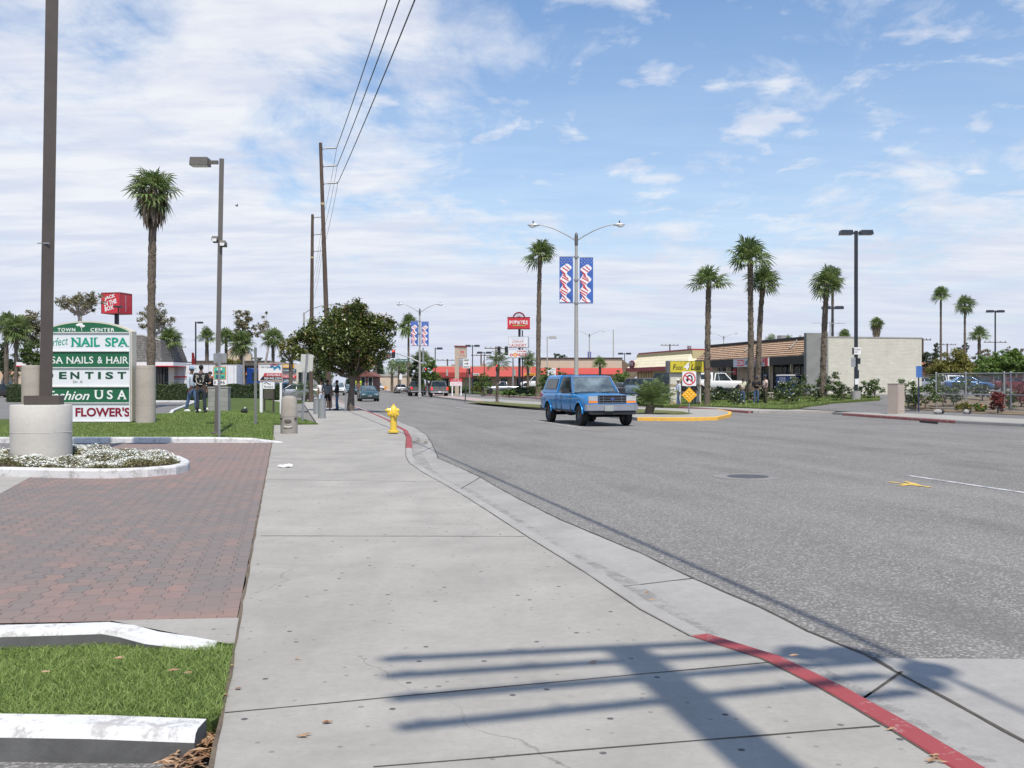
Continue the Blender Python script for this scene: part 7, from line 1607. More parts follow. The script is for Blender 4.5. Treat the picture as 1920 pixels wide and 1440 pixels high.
for px, D_, lb in ((656.5, 150, 'left of two lime pedestrian signs behind the teal sedan'), (663 + 3.5, 150, 'right of two lime pedestrian signs behind the teal sedan')):
    px = 667 if 'left' in lb else 676.5
    t, D = sgn('pedestrian_sign', lb, px, 0, zb=0, D=D_, grp='lime pedestrian crossing signs'); k = D / F; fz = lambda py: Z(py, D); post(t, fz(714), .06); plate(t, 'plate', 0, fz(716), 3.6 * k, 3.6 * k, -.08, M('lime_sheet', (.55, .72, .03), .4), .03, R(45)); plate(t, 'arrow_plate', 0, fz(720.2), 2.8 * k, 1.6 * k, -.08, MATS['lime_sheet'], .02)
t, D = sgn('sign_post', 'pair of white street plates on a post right of the tan wall', 751.5, 0, zb=0, D=135); k = D / F; fz = lambda py: Z(py, D); post(t, fz(703), .05); plate(t, 'plate', 0, fz(707.5), 5.5 * k, 8.5 * k, -.07, m_signw, .03); plate(t, 'plate', 0, fz(702), 3.2 * k, 3 * k, -.075, m_signw, .03)
t, D = sgn('sign_post', 'small white plate on a post under the farther street lamp', 781, 0, zb=0, D=132); k = D / F; fz = lambda py: Z(py, D); post(t, fz(704), .05); plate(t, 'plate', 0, fz(706.5), 6 * k, 6.5 * k, -.07, m_signw, .03)
t, D = sgn('rental_board', 'red and white rental sign on two legs below the drugstore pylon', 855, 0, zb=.1, D=108); k = D / F; fz = lambda py: Z(py, D) - .1; fx_ = lambda px: (px - 855) * k
q = MB(); q.box((0, 0, fz(713)), (23 * k, .08, 7 * k)); q.box((0, 0, fz(720)), (22 * k, .08, 7 * k), 0, 1); b = q.build('board', [m_redc, m_signw], t); letters(t, [('SPACE', 0, fz(711.2), 11 * k, 2.4 * k, 0), ('AVAILABLE', 0, fz(714.6), 19 * k, 2.4 * k, 0), ('RETAIL  OFFICE', 0, fz(718.8), 18 * k, 1.8 * k, 1), ('909-555-0145', 0, fz(721.8), 17 * k, 1.8 * k, 1)], -.045, [m_signw, m_redc], parent=b)
for px in (848, 864.5): q = MB(); q.box((fx_(px), .03, fz(724) / 2), (.12, .1, fz(723))); q.build('leg', m_signw, t)
# traffic signals on their mast arms
def signal(label, px, D, py0, py1, lit, face=-1, x=0, parent=None, grp='traffic signals'):
    k = D / F; xx, yy = at(px, D); h = (py1 - py0) * k; t = thing('traffic_signal', label, 'traffic light', (xx, yy, Z(py1, D)), 0, grp); q = MB(); q.box((0, 0, h / 2), (h * .36, .22, h)); q.build('housing', m_black, t)
    q = MB()
    for i in range(3): z = h * (.83 - .33 * i); q.tube([(0, face * .10, z), (0, face * .30, z)], [h * .14, h * .14], 12)
    q.build('visor', m_black, t)
    for i, c in enumerate(('red', 'amber', 'green')):
        z = h * (.83 - .33 * i); q = MB(); q.lathe([(h * .13, 0), (h * .11, .02), (0, .03)], 14); me = q.mesh('lens', emitM('signal_red_lit', (1.0, .05, .03), 2.2) if (lit and i == 0) else M('lens_dark', (.03, .03, .03), .3)); me.transform(Matrix.Rotation(R(90), 4, 'X')); put('lens', me, t, (0, face * .31, z))
    return t
xp, yp = at(793.5, 124)
t = thing('signal_mast', 'curved signal mast arm reaching left over the road with a green street sign', 'signal mast', (xp, yp, 0)); k = 124 / F
fx_ = lambda px: (px - 793.5) * k; fz = lambda py: Z(py, 124)
q = MB(); q.cyl((0, 0, 0), (0, 0, fz(652)), .16, .10, 10); q.tube([(0, 0, fz(682)), (fx_(782), 0, fz(677)), (fx_(765), 0, fz(669.5)), (fx_(745), 0, fz(662.5)), (fx_(728), 0, fz(659.5)), (fx_(716), 0, fz(660))], [.10, .09, .08, .07, .06, .05], 8); q.build('mast_arm', m_steelg, t, 60)
q = MB(); q.box((fx_(754), -.06, fz(676)), (25 * k, .04, 5.5 * k)); sg_ = q.build('street_name_sign', M('street_green', (.02, .11, .08), .5), t); letters(t, [('CENTRAL AVE', fx_(754), fz(676), 21 * k, 3 * k)], -.085, m_signw, parent=sg_)
q = MB(); q.box((fx_(745), -.03, fz(668)), (.04, .04, 9 * k)); q.build('hanger', m_steelg, t)
q = MB(); q.box((fx_(728), -.08, fz(666)), (23 * k, .04, 11 * k)); b = q.build('picture_board', M('board_lilac', (.42, .46, .62), .5, 0, .25, 1.2), t); q = MB(); q.ell((fx_(724), -.10, fz(666.5)), (6.5 * k, .012, 1.6 * k), 14); q.ell((fx_(731), -.10, fz(667.5)), (3.5 * k, .012, 1.2 * k), 12); q.box((fx_(736), -.10, fz(663)), (4 * k, .01, 3 * k), 0, 1); q.build('car_picture', [M('picture_rust', (.42, .10, .05), .5), M('picture_navy', (.05, .06, .2), .5)], b)
signal('signal showing red on the mast arm above the teal sedan', 738, 123.6, 655.5, 671, True)
signal('signal showing red on the post right of the farther street lamp', 799, 120, 690, 702, True)
xp, yp = at(962, 150); t = thing('signal_mast', 'thin signal mast arm left of the restaurant sign tower', 'signal mast', (xp, yp, 0)); k = 150 / F; fz = lambda py: Z(py, 150)
q = MB(); q.cyl((0, 0, 0), (0, 0, fz(655)), .16, .10, 10); q.tube([(0, 0, fz(657)), (-10 * k, 0, fz(656.5)), (-36 * k, 0, fz(655))], .06, 6); q.build('mast_arm', m_steelg, t, 60)
for px, lb in ((935.5, 'left hanging signal by the restaurant sign tower'), (949.5, 'right hanging signal by the restaurant sign tower')): signal(lb, px, 149.6, 649.5, 666, False)
signal('small dark signal between the keep right sign and twin lamp', 880, 120, 690, 701, False)
for px, a, b_, lb in ((880.5, 701, 742, 'thin dark post under the small signal'), (931.5, 696, 738, 'post with a red lamp beside the young feather palm'), (799.5, 702, 742, 'post carrying the lit red signal right of the lamp')):
    x, y = at(px, 119.9 if px != 931.5 else 110); t = thing('signal_post', lb, 'post', (x, y, 0), 0, 'signal posts'); q = MB(); q.cyl((0, 0, 0), (0, 0, Z(a, y)), .09, .08, 8); q.build('post', m_steelg, t)
signal('round red light above the young feather palm', 931.5, 109.6, 684, 696, True)
# ---- tall brand signs
D = 122; x, y = at(973, D); k = D / F; z = T(x, y); fz = lambda py: Z(py, D) - z; fx_ = lambda px: (px - 973) * k
t = thing('pylon_sign', 'red fried chicken restaurant sign stacked over laundry and doughnut signs', 'sign', (x, y, z))
q = MB(); q.box((fx_(974), .2, fz(616) / 2), (4.5 * k, .3, fz(616))); q.box((fx_(979.5), .3, fz(619) / 2), (2.2 * k, .15, fz(619))); q.build('pole', m_dkpole, t)
q = MB(); q.box((fx_(972.5), 0, fz(606)), (42 * k, .5, 20.5 * k)); b = q.build('restaurant_sign', m_redc, t)
q = MB(); q.box((fx_(972.5), 0, fz(595.4)), (43 * k, .54, .10)); q.box((fx_(972.5), 0, fz(616.6)), (43 * k, .54, .10)); q.tube([(fx_(973 + 10.3 * math.cos(a)), 0, fz(595.5) + 9.3 * k * math.sin(a)) for a in [R(i * 12) for i in range(16)]], .09, 6)
for a in (35, 65, 90, 115, 145): q.cyl((fx_(973), 0, fz(595.5)), (fx_(973 + 9.8 * math.cos(R(a))), 0, fz(595.5) + 8.8 * k * math.sin(R(a))), .025, .025, 5)
q.build('arch', M('sign_dark_red', (.20, .015, .02), .5), b)
q = MB()
for i, ch in enumerate('POPEYES'): text_mb(q, ch, fx_(957.5 + 5.0 * i), fz(604.3 + (.7 if i in (0, 3, 6) else -.2)), 4.6 * k, (7.4 if i in (0, 6) else 6.2) * k, -.262, 0, 0, .03, 0, 1, R((6, -5, 4, 0, -6, 5, -6)[i]))
q.box((fx_(973), -.262, fz(610.5)), (24 * k, .012, 2.0 * k), 0, 1); q.build('lettering', [m_signw, M('ribbon_olive', (.35, .38, .10), .5)], b)
q = MB(); q.box((fx_(972.5), 0, fz(642)), (39 * k, .7, 21 * k)); b = q.build('laundry_sign', M('sign_rim_grey', (.28, .32, .38), .5), t); q = MB(); q.box((fx_(971.5), -.36, fz(642)), (36 * k, .03, 19 * k)); q.build('face', m_pw, b)
letters(t, [('LAUNDROMAT', fx_(971), fz(635.5), 26 * k, 2.8 * k, 1), ('COIN-OP', fx_(971), fz(640.6), 22 * k, 4.3 * k, 0, 0, .02), ('LAUNDRY', fx_(971.5), fz(648), 32 * k, 6.6 * k, 0, 0, .03)], -.378, [M('faded_red', (.48, .17, .16), .5), M('faded_blue', (.36, .42, .55), .5)], parent=b)
q = MB(); q.box((fx_(972.5), 0, fz(663.5)), (39 * k, .7, 15.5 * k)); b = q.build('doughnut_sign', MATS['sign_rim_grey'], t); q = MB(); q.box((fx_(971.5), -.36, fz(663.5)), (36 * k, .03, 14 * k)); q.build('face', m_pw, b)
letters(t, [('SUPREME', fx_(977.5), fz(659), 17 * k, 2.8 * k, 0, 0, .02), ('D', fx_(959), fz(666), 5.5 * k, 5.4 * k, 0, 0, .05), ('NUTS', fx_(978), fz(665.5), 19 * k, 5.4 * k, 0, 0, .05)], -.378, m_redc, parent=b)
q = MB(); ring(q, fx_(965.8), fz(665.5), 1.3 * k, 3.9 * k, -.379, 0, 0, 360, 20); q.build('doughnut_ring', M('doughnut_orange', (.75, .30, .05), .5), b)
# pylon of the shopping centre across the street
D = 118; x, y = at(863, D); k = D / F; z = T(x, y); fz = lambda py: Z(py, D) - z; fx_ = lambda px: (px - 863) * k; m_pyl = M('stucco_tan', (.46, .38, .30), .85, 0, .06, 3, .15)
t = thing('pylon_sign', 'tall tan pylon with small red letters and a red cap', 'sign', (x, y, z)); q = MB(); q.prismy([(fx_(853.5), 0), (fx_(860.5), 0), (fx_(861), fz(672)), (fx_(875), fz(672)), (fx_(875), fz(650.5)), (fx_(853), fz(649.5))], -.5, .5); b = q.build('pylon', m_pyl, t)
q = MB(); q.box((fx_(864), 0, fz(649.3)), (24 * k, 1.2, .12), 0, 0, 1, 0, R(1)); q.build('cap', M('cap_maroon', (.22, .03, .03), .6), t)
letters(t, [('CVS', fx_(866.5), fz(660.5), 7 * k, 5 * k, 0, 0, .05), ('pharmacy', fx_(867), fz(666.5), 10 * k, 2.6 * k, 0), ('ONTARIO PLAZA', fx_(867), fz(654.5), 12 * k, 1.6 * k, 1)], -.506, [m_redc, m_tau], parent=b)
q = MB(); q.box((fx_(866), -.3, fz(672.5)), (9 * k, .3, 2.6 * k)); q.build('tenant_board', m_signw, t)
# cube restaurant sign
D = 108; x, y = at(219, D); k = D / F; fz = lambda py: Z(py, D); t = thing('cube_sign', 'red cube sign with white slanting letters on a dark pole', 'sign', (x, y, 0), R(-12)); q = MB(); q.cyl((0, 0, 0), (0, 0, fz(588)), .28, .24, 10); q.build('pole', m_dkpole, t, 60)
w = 38 * k; c = fz(569.5); q = MB(); q.box((0, 0, c), (w, w, w)); b = q.build('cube', m_redc, t)
q = MB(); 
for sx in (1, -1):
    for sy in (1, -1): q.box((sx * w / 2, sy * w / 2, c), (.07, .07, w + .05)); q.box((0, sy * w / 2, c + sx * w / 2), (w + .05, .07, .07)); q.box((sx * w / 2, 0, c + sy * w / 2), (.07, w + .05, .07))
q.build('edge_trim', M('sign_dark_red2', (.26, .05, .05), .5), b)
q = MB()
for s_, dz, ww in (('JACK', .27, .62), ('IN THE', .02, .72), ('BOX', -.25, .52)): text_mb(q, s_, -.02 * w - (.72 - ww) * .30 * w, c + dz * w, ww * w, .22 * w, -w / 2 - .012, 0, .15, .04, 0, 1, R(14))
q.build('lettering', m_lw, b)
q = MB(); vs0 = len(q.v); text_mb(q, 'JACK IN THE BOX', 0, 0, .8 * w, .12 * w, 0, 0, 0, .03)
q.v = [(w / 2 + .012, vx_[2] * -1, c + vx_[0]) for vx_ in q.v]; q.build('side_lettering', M('letter_grey', (.5, .5, .52), .5), b)
x, y = at(222, 96); t = thing('parking_lamp', 'small dark box lamp in front of the red cube sign', 'lamp post', (x, y, 0), 0, 'parking lot lamps'); q = MB(); q.cyl((0, 0, 0), (0, 0, Z(576, 96)), .07, .06, 8); q.build('pole', m_dkpole, t); q = MB(); q.box((.0, 0, Z(575, 96)), (.8, .5, .16), 0, 0, .85); q.build('lamp_head', m_dkpole, t)
# grocery sign
D = 66; x, y = at(1284, D); k = D / F; z = T(x, y); fz = lambda py: Z(py, D) - z; fx_ = lambda px: (px - 1284) * k; m_sto = M('monument_stucco', (.58, .55, .48), .85, 0, .05, 3, .1)
t = thing('monument_sign', 'yellow grocery sign box on a pale stucco base with an arch', 'sign', (x, y, z))
q = MB(); q.prismy([(fx_(1256), 0), (fx_(1256), fz(699)), (fx_(1313), fz(699)), (fx_(1313), 0), (fx_(1303), 0), (fx_(1302), fz(714)), (fx_(1296), fz(706)), (fx_(1288), fz(703)), (fx_(1281), fz(706)), (fx_(1276), fz(714)), (fx_(1275), 0)], -.25, .25); b = q.build('base', m_sto, t)
q = MB()
for a, c_ in ((1256, 1275), (1303, 1313)): q.box((fx_((a + c_) / 2), -.0, fz(722)), ((c_ - a) * k + .04, .56, .10), 0, 0); q.box((fx_((a + c_) / 2), -.0, .12), ((c_ - a) * k + .06, .6, .24))
q.build('trim', M('trim_tan', (.40, .30, .18), .8), t)
q = MB(); q.tube([(fx_(1289 + 14.5 * math.cos(a)), -.27, fz(716) + 13 * k * math.sin(a)) for a in [R(i * 15) for i in range(13)]], .06, 6); q.build('arch_trim', MATS['trim_tan'], t)
q = MB(); q.box((fx_(1283.5), 0, fz(688)), (68 * k, .8, 22.5 * k)); b = q.build('sign_box', M('sign_box_grey', (.10, .10, .11), .5), t); q = MB(); q.box((fx_(1286), -.41, fz(688)), (62 * k, .03, 20.5 * k)); fc = q.build('face', m_yelc, b)
letters(t, [('F', fx_(1262.5), fz(688.5), 6 * k, 10.5 * k, 0, .25, .03), ('OOD', fx_(1271.5), fz(690.5), 13 * k, 6.5 * k, 0, .25, .03), ('L', fx_(1296), fz(688.5), 6 * k, 10.5 * k, 0, .25, .03), ('ESS', fx_(1305.5), fz(690.5), 13 * k, 6.5 * k, 0, .25, .03), ('4', fx_(1286.3), fz(687.3), 10.5 * k, 14 * k, 0, .2, .05)], -.428, m_black, parent=fc)
letters(t, [('4', fx_(1285.3), fz(686.7), 10.5 * k, 14 * k, 0, .2, .05)], -.432, m_lw, 'numeral', parent=fc)
# clothes bin
D = 70; x, y = at(1478, D); k = D / F; z = T(x, y); h = Z(702, D) - z; t = thing('clothes_bin', 'dark blue clothes and shoes donation bin by the shop', 'donation bin', (x, y, z), R(32)); m_bin = M('bin_navy', (.022, .045, .16), .45, 0, .1, 3)
q = MB(); q.box((0, 0, h * .47), (1.15, 1.15, h * .94)); b = q.build('bin_body', m_bin, t); q = MB(); q.box((0, 0, h * .96), (1.2, 1.2, h * .07), 0, 0, .9); q.build('lid', M('bin_lid', (.40, .41, .42), .6), t)
letters(t, [('CLOTHES', 0, h * .79, .86, .22, 0, 0, .04), ('& SHOES', 0, h * .63, .86, .22, 0, 0, .04)], -.582, m_lw, parent=b)
q = MB(); text_mb(q, 'GIVE', 0, h * .79, .6, .2, 0, 0, 0, .04); text_mb(q, 'HERE', 0, h * .63, .6, .2, 0, 0, 0, .04); q.v = [(-.582, -v_[0], v_[2]) for v_ in q.v]; q.build('side_lettering', M('letter_blue_grey', (.32, .36, .48), .5), b)
x, y = at(1443, 66); t = thing('parcel_stack', 'low stack of pale boards on the ground beside the bin', 'boards', (x, y, T(x, y) + .06), .3)
q = MB()
for i in range(4): q.box((.02 * (i % 2), .03 * i % 2, .05 + i * .10), (.95 - .05 * i, .5, .07), .04 * i)
q.build('boards', M('pale_board', (.5, .46, .40), .8), t)
# chain link fence
D = 48; a = Vector(G(1755, 768)); b_ = Vector(G(1893, 775)); e = Vector(G(2120, 786)); hF = 1.86
m_mesh, tt, pp = nmat('chain_link'); bb = NB(tt); s_ = bb.n('ShaderNodeSeparateXYZ'); bb.link(bb.pos(), s_.inputs[0]); X_ = s_.outputs[0]; Z_ = s_.outputs[2]
def wl(op): 
    v_ = bb.math('MULTIPLY', bb.math(op, X_, Z_), 11.0); return bb.map(bb.math('ABSOLUTE', bb.math('SUBTRACT', bb.math('FRACT', v_), .5)), .045, .055, 1, 0)
al = bb.math('MAXIMUM', wl('ADD'), wl('SUBTRACT')); tp_ = bb.n('ShaderNodeBsdfTransparent'); mxx = bb.n('ShaderNodeMixShader'); bb.link(al, mxx.inputs[0]); bb.link(tp_.outputs[0], mxx.inputs[1]); bb.link(pp.outputs[0], mxx.inputs[2]); bb.link(mxx.outputs[0], tt.nodes['Material Output'].inputs[0]); pp.inputs['Base Color'].default_value = (.3, .31, .32, 1); pp.inputs['Metallic'].default_value = .5; pp.inputs['Roughness'].default_value = .5
def fence(label, a, b_, posts, z0):
    L = (b_ - a).length; t = thing('chain_link_fence', label, 'fence', (a.x, a.y, z0), math.atan2(b_.y - a.y, b_.x - a.x), 'chain link fence panels')
    for f in posts: q = MB(); q.cyl((f * L, 0, 0), (f * L, 0, hF + .03), .038, .038, 10); q.ell((f * L, 0, hF + .04), (.05, .05, .05), 8); q.build('post', m_steelg, t, 60)
    for z in (.06, hF * .42, hF): q = MB(); q.cyl((0, 0, z), (L, 0, z), .026, .026, 8); q.build('rail', m_steelg, t, 60)
    q = MB(); q.add([(0, 0, .05), (L, 0, .05), (L, 0, hF), (0, 0, hF)], [(0, 1, 2, 3)]); q.build('wire_mesh', m_mesh, t)
z0 = T(a.x, a.y) + .02
fence('chain link fence panel with a middle post, left of the double post', a, b_, (0, .42, .93), z0); fence('chain link fence panel running off the right edge', b_ + Vector((.06, 0)), e, (0, .5, 1), z0)
for i, (px, lb) in enumerate(((1757, 'concrete block weight on the foot of the first fence post'), (1810, 'small block weight on the foot of the second fence post'))):
    x, y = G(px, 776); t = thing('fence_weight', lb, 'weight', (x, y - .1, T(x, y) + .02), .2, 'fence foot weights'); q = MB(); q.ell((0, 0, .08), (.26 - .1 * i, .13, .13), 12); q.build('weight', m_kerb, t, 50); q = MB(); q.ell((.22 - .08 * i, -.02, .1), (.10, .12, .12), 10); q.build('bag', m_trim, t, 50)
# ================================================================== BUILDINGS
m_tile = blockM('tan_roof_tiles', (.62, .43, .29), .34, .17, .014, var=.12, mc=.5, bump=1.0)
m_shing = blockM('grey_wood_shingles', (.135, .125, .12), .22, .22, .014, var=.30, mc=.4, bump=1.0)
m_wallw = blockM('white_split_block', (.61, .59, .505), .40, .10, .007, var=.06, mc=.84, bump=.6)
m_finc = M('streaked_grey_stucco', (.23, .235, .225), .9, 0, .2, 1.4, .2)
m_fascia = M('dark_fascia', (.028, .027, .028), .7, 0, .2, 2)
m_creamr = blockM('cream_metal_roof', (.84, .77, .55), 60, .30, .012, var=.0, mc=.55, bump=.8)
m_maroon = M('maroon_band', (.30, .035, .045), .5, 0, .06, 3)
m_ywall = M('yellow_stucco', (.50, .43, .24), .85, 0, .06, 2, .1)
m_beige = M('beige_stucco', (.52, .43, .33), .85, 0, .06, 1.2, .1)
m_awn = M('red_awning', (.42, .06, .05), .7, 0, .10, 1.2)
m_roofg = M('flat_roof', (.22, .22, .21), .9)
def bld(name, label, s, t_, z, kind='building'):
    x, y = st(s, t_); b = thing(name, label, kind, (x, y, z), RZU); return b
def win(parent, x, z, w, h, y, frame=m_frame, div=1, depth=.08, lit=None):
    q = MB(); f = .05
    q.box((x, y, z + h / 2), (f, depth, h)) if False else None
    for a in range(div + 1): q.box((x - w / 2 + w * a / div, y, z + h / 2), (f, depth, h))
    q.box((x, y, z), (w + f, depth, f)); q.box((x, y, z + h), (w + f, depth, f)); fr = q.build('window', frame, parent)
    q = MB(); q.box((x, y - depth * .25, z + h / 2), (w - .02, .02, h - .02)); q.build('pane', m_glass, fr); return fr
# tile roofed shop: local +X runs away from the viewer along the street, +Y faces the street
s0 = 62.0; B = bld('shop_building', 'long shop with tan tile mansard roof and a white block end wall', s0, 36.25, .68, 'shop'); LEN = 19.2; DEP = 7.3
q = MB(); q.box((LEN / 2 + .15, -DEP / 2 - .2, 1.94), (LEN - .3, DEP, 3.88)); q.box((LEN / 2, -DEP / 2, 3.9), (LEN, DEP - .3, .04)); q.build('wall', m_beige, B)
q = MB(); q.box((.0, -DEP / 2 - .15, 1.97), (.30, DEP, 3.94)); q.build('end_wall', m_wallw, B); q = MB(); q.box((0, -DEP / 2 - .15, 3.98), (.36, DEP + .05, .08)); q.build('coping', m_kerb, B)
q = MB(); q.box((.0, .65, 2.12), (.34, 1.65, 4.24)); q.build('fin', m_finc, B)
q = MB(); q.add([(.17, 1.35, 2.72), (LEN, 1.35, 2.72), (LEN - .9, .15, 3.95), (.17, .15, 3.95), (.17, 0, 2.72), (LEN, 0, 2.72)], [(0, 1, 2, 3), (1, 5, 2), (0, 3, 4), (0, 4, 5, 1)]); rf = q.build('roof', m_tile, B)
q = MB(); q.box((LEN / 2 - .3, .10, 4.03), (LEN - .9, .35, .18)); q.build('ridge_cap', m_fascia, rf)
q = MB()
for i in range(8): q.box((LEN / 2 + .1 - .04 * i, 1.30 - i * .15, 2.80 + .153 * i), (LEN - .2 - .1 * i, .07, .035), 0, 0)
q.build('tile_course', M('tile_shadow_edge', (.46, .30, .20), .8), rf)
q = MB(); q.box((LEN / 2 + .1, 1.30, 2.42), (LEN - .2, .12, .58)); q.build('fascia', m_fascia, B)
q = MB(); q.box((LEN / 2 + .1, .62, 2.28), (LEN - .2, 1.3, .05)); q.build('soffit', m_sto, B)
for i in range(4):
    q = MB(); q.box((1.1 + i * 1.0 if False else .9 + i * 1.05, -.165, 1.28), (.9, .04, 1.75)); q.build('shop_window', m_glass, B)
win(B, 2.6, .35, 3.9, 1.85, -.13, m_frame, 4); win(B, 6.3, .15, 2.6, 2.05, -.13, m_frame, 2); win(B, 9.6, .15, 2.6, 2.05, -.13, m_frame, 3)
win(B, 14.3, .35, 1.1, 1.8, -.13, m_frame, 1); win(B, 16.6, .35, 1.5, 1.8, -.13, m_frame, 1)
q = MB(); q.box((14.3, -.09, 1.75), (.8, .02, .5)); q.build('window_poster', m_redc, B)
for x_ in (5.0, 8.0, 12.0): q = MB(); q.box((x_, 1.22, 1.1), (.10, .10, 2.3)); q.build('porch_post', m_fascia, B)
# sign board on the fascia
q = MB(); q.box((8.3, 1.42, 2.38), (5.8, .12, .62)); sb = q.build('sign_board', M('board_grey_white', (.52, .53, .55), .5), B)
q = MB(); q.box((5.65, 1.487, 2.38), (.45, .02, .62)); q.box((6.9, 1.487, 2.50), (1.9, .02, .30)); q.box((9.9, 1.487, 2.38), (1.1, .02, .48)); q.build('red_field', m_redc, sb)
q = MB()
items = [('COIN', 9.9, 2.38, .95, .34, 1), ('LAUNDRY', 8.5, 2.38, 1.3, .34, 0), ('DISCOUNT', 6.9, 2.50, 1.6, .2, 1), ('WASH & DRY', 6.9, 2.20, 1.6, .14, 0)]
for s_, cx_, cz_, w_, h_, mi_ in items:
    k0 = len(q.v); text_mb(q, s_, 0, cz_, w_, h_, 0, mi_, 0, .03); q.v[k0:] = [(cx_ - v_[0], 1.505, v_[2]) for v_ in q.v[k0:]]
q.build('lettering', [m_dkb, m_signw], sb)
for x_ in (3.2, 10.4): q = MB(); q.tube([(x_, .9, 3.3), (x_ + .1, .4, 3.75), (x_ + .25, -.1, 4.25)], .07, 6); q.build('downpipe', m_tau, rf)
q = MB(); q.cyl((1.0, -1, 4.0), (1.0, -1, 5.1), .03, .03, 6); q.cyl((1.0, -2.2, 5.0), (1.0, .4, 5.0), .02, .02, 6); q.cyl((.5, -1.5, 5.0), (1.5, -1.5, 5.0), .012, .012, 5); q.cyl((.6, -.6, 5.0), (1.4, -.6, 5.0), .012, .012, 5); q.build('antenna', m_steelg, B)
q = MB(); q.box((11, -2.6, 4.35), (.5, .5, .55), .3); q.cyl((11, -2.6, 4), (11, -2.6, 4.1), .1, .1, 8); q.build('floodlight', m_frame, B)
# lower building with an angled roof panel beyond the end wall
x, y = at(1682, 92); t = thing('building', 'slanted mustard roof edge showing over the end of the white wall', 'building', (x, y, .7), R(8)); q = MB(); q.box((0, 3, 1.9), (4.2, 5, 3.8)); q.build('wall', m_beige, t); q = MB(); q.add([(-3.6, 0, 3.75), (1.4, 0, 3.85), (1.4, 0, 4.45), (.6, 0, 4.5), (-3.6, 4, 3.9), (1.4, 4, 3.9), (1.4, 4, 4.5)], [(0, 1, 2, 3), (0, 3, 4), (1, 5, 6, 2), (3, 2, 6, 4)]); q.build('roof', M('mustard_panel', (.42, .36, .10), .6), t)
q = MB(); q.box((1.95, -.1, 3.7), (.34, .2, 1.15)); q.build('blue_panel', M('panel_blue_grey', (.22, .30, .42), .6), t)
# yellow restaurant
B = bld('restaurant_building', 'low yellow restaurant with cream metal mansard roof and maroon bands', 84.0, 36.0, .66, 'restaurant'); LEN = 15.0
q = MB(); q.box((LEN / 2, -4, 1.9), (LEN - .4, 8, 3.8)); q.build('wall', m_ywall, B)
q = MB(); q.add([(-.3, .9, 2.35), (LEN + .5, .9, 2.35), (LEN - .6, -.1, 3.60), (.6, -.1, 3.60), (-.3, -8, 2.35), (.6, -7, 3.60)], [(0, 1, 2, 3), (0, 3, 5, 4)]); rf = q.build('roof', m_creamr, B)
q = MB(); q.add([(LEN + .5, .9, 2.35), (LEN + .5, -8, 2.35), (LEN - .6, -7, 3.6), (LEN - .6, -.1, 3.6)], [(0, 1, 2, 3)]); q.build('roof', m_creamr, B)
q = MB(); q.box((LEN / 2, -3.6, 3.77), (LEN - 1.0, 7.1, .36)); q.build('maroon_cap', m_maroon, B); q = MB(); q.box((LEN / 2, .88, 2.20), (LEN + 1, .14, .38)); q.box((-.32, -3.5, 2.20), (.14, 8.8, .38)); q.build('maroon_fascia', m_maroon, B)
win(B, 13.4, .4, 1.6, 1.55, -.0, m_maroon, 2, .1); win(B, 11.2, .4, 1.6, 1.55, .0, m_maroon, 2, .1)
q = MB(); q.box((LEN / 2 - 1, .05, .35), (LEN - 4, .12, .7)); q.build('brick_base', blockM('red_brick_base', (.22, .08, .06), .2, .075, .008), B)
q = MB(); q.box((LEN / 2, .12, .78), (LEN - 3, .12, .12)); q.build('maroon_sill', m_maroon, B)
q = MB(); q.ell((13.4, 1.05, 2.75), (.95, .12, .42), 14); bg_ = q.build('logo_blob', M('logo_maroon', (.16, .02, .05), .6), B); q = MB(); k0 = 0; text_mb(q, 'POPEYES', 0, 2.8, 1.5, .34, 0, 0, 0, .05); q.v = [(13.4 - v_[0], 1.18, v_[2]) for v_ in q.v]; q.build('lettering', M('logo_pale', (.6, .5, .45), .6), bg_)
q = MB(); q.box((3.0, -4, 4.15), (1.6, 1.6, .5)); q.cyl((8, -3, 3.9), (8, -3, 4.5), .2, .2, 10); q.build('roof_unit', m_frame, B)
# long red awning shopping building far centre
def front(name, label, px0, px1, D, ztop, depth, mat, base=None):
    x0, y0 = at(px0, D); x1, y1 = at(px1, D); z = T((x0 + x1) / 2, D) if base is None else base; t = thing(name, label, 'building', ((x0 + x1) / 2, D, z)); w = x1 - x0; q = MB(); q.box((0, depth / 2, (ztop - z) / 2), (w, depth, ztop - z)); q.build('wall', mat, t); return t, w, z
D = 156; t, w, z = front('shopping_building', 'long far building with a bright red awning roof strip', 812, 1016, D, Z(686, D), 22, m_beige, .3); k = D / F; fz = lambda py: Z(py, D) - z; fx_ = lambda px: (px - 914) * k
q = MB(); q.add([(-w / 2, -2.0, fz(706)), (w / 2, -2.0, fz(706)), (w / 2, -.6, fz(688)), (-w / 2, -.6, fz(688)), (-w / 2, 0, fz(706)), (w / 2, 0, fz(706))], [(0, 1, 2, 3), (0, 4, 5, 1), (0, 3, 4), (1, 5, 2)]); aw = q.build('awning', m_awn, t)
q = MB(); q.box((fx_(853), -2.06, fz(703)), (68 * k, .1, 9 * k)); q.build('lower_band', M('awning_dark', (.33, .04, .035), .7), aw)
for px, ww, mm_, tx in ((893, 13, m_signw, 'CLEANERS'), (993, 20, m_yelc, 'SUPERMARKET')):
    q = MB(); q.box((fx_(px), -2.15, fz(702.2)), (ww * k, .12, 4 * k)); b = q.build('shop_sign', mm_, t); letters(t, [(tx, fx_(px), fz(702.2), ww * .85 * k, 2.4 * k, 0, 0, .02)], -2.23, m_black if mm_ is m_signw else m_redc, parent=b)
for i, px in enumerate((835, 858, 893, 915, 945, 975, 1003)): win(t, fx_(px), .2, 12 * k, (fz(709) - .3), -.05, m_frame, 3, .12)
q = MB()
for px in (965, 992, 840): q.box((fx_(px), -2.12, fz(699)), (.30, .12, 12 * k))
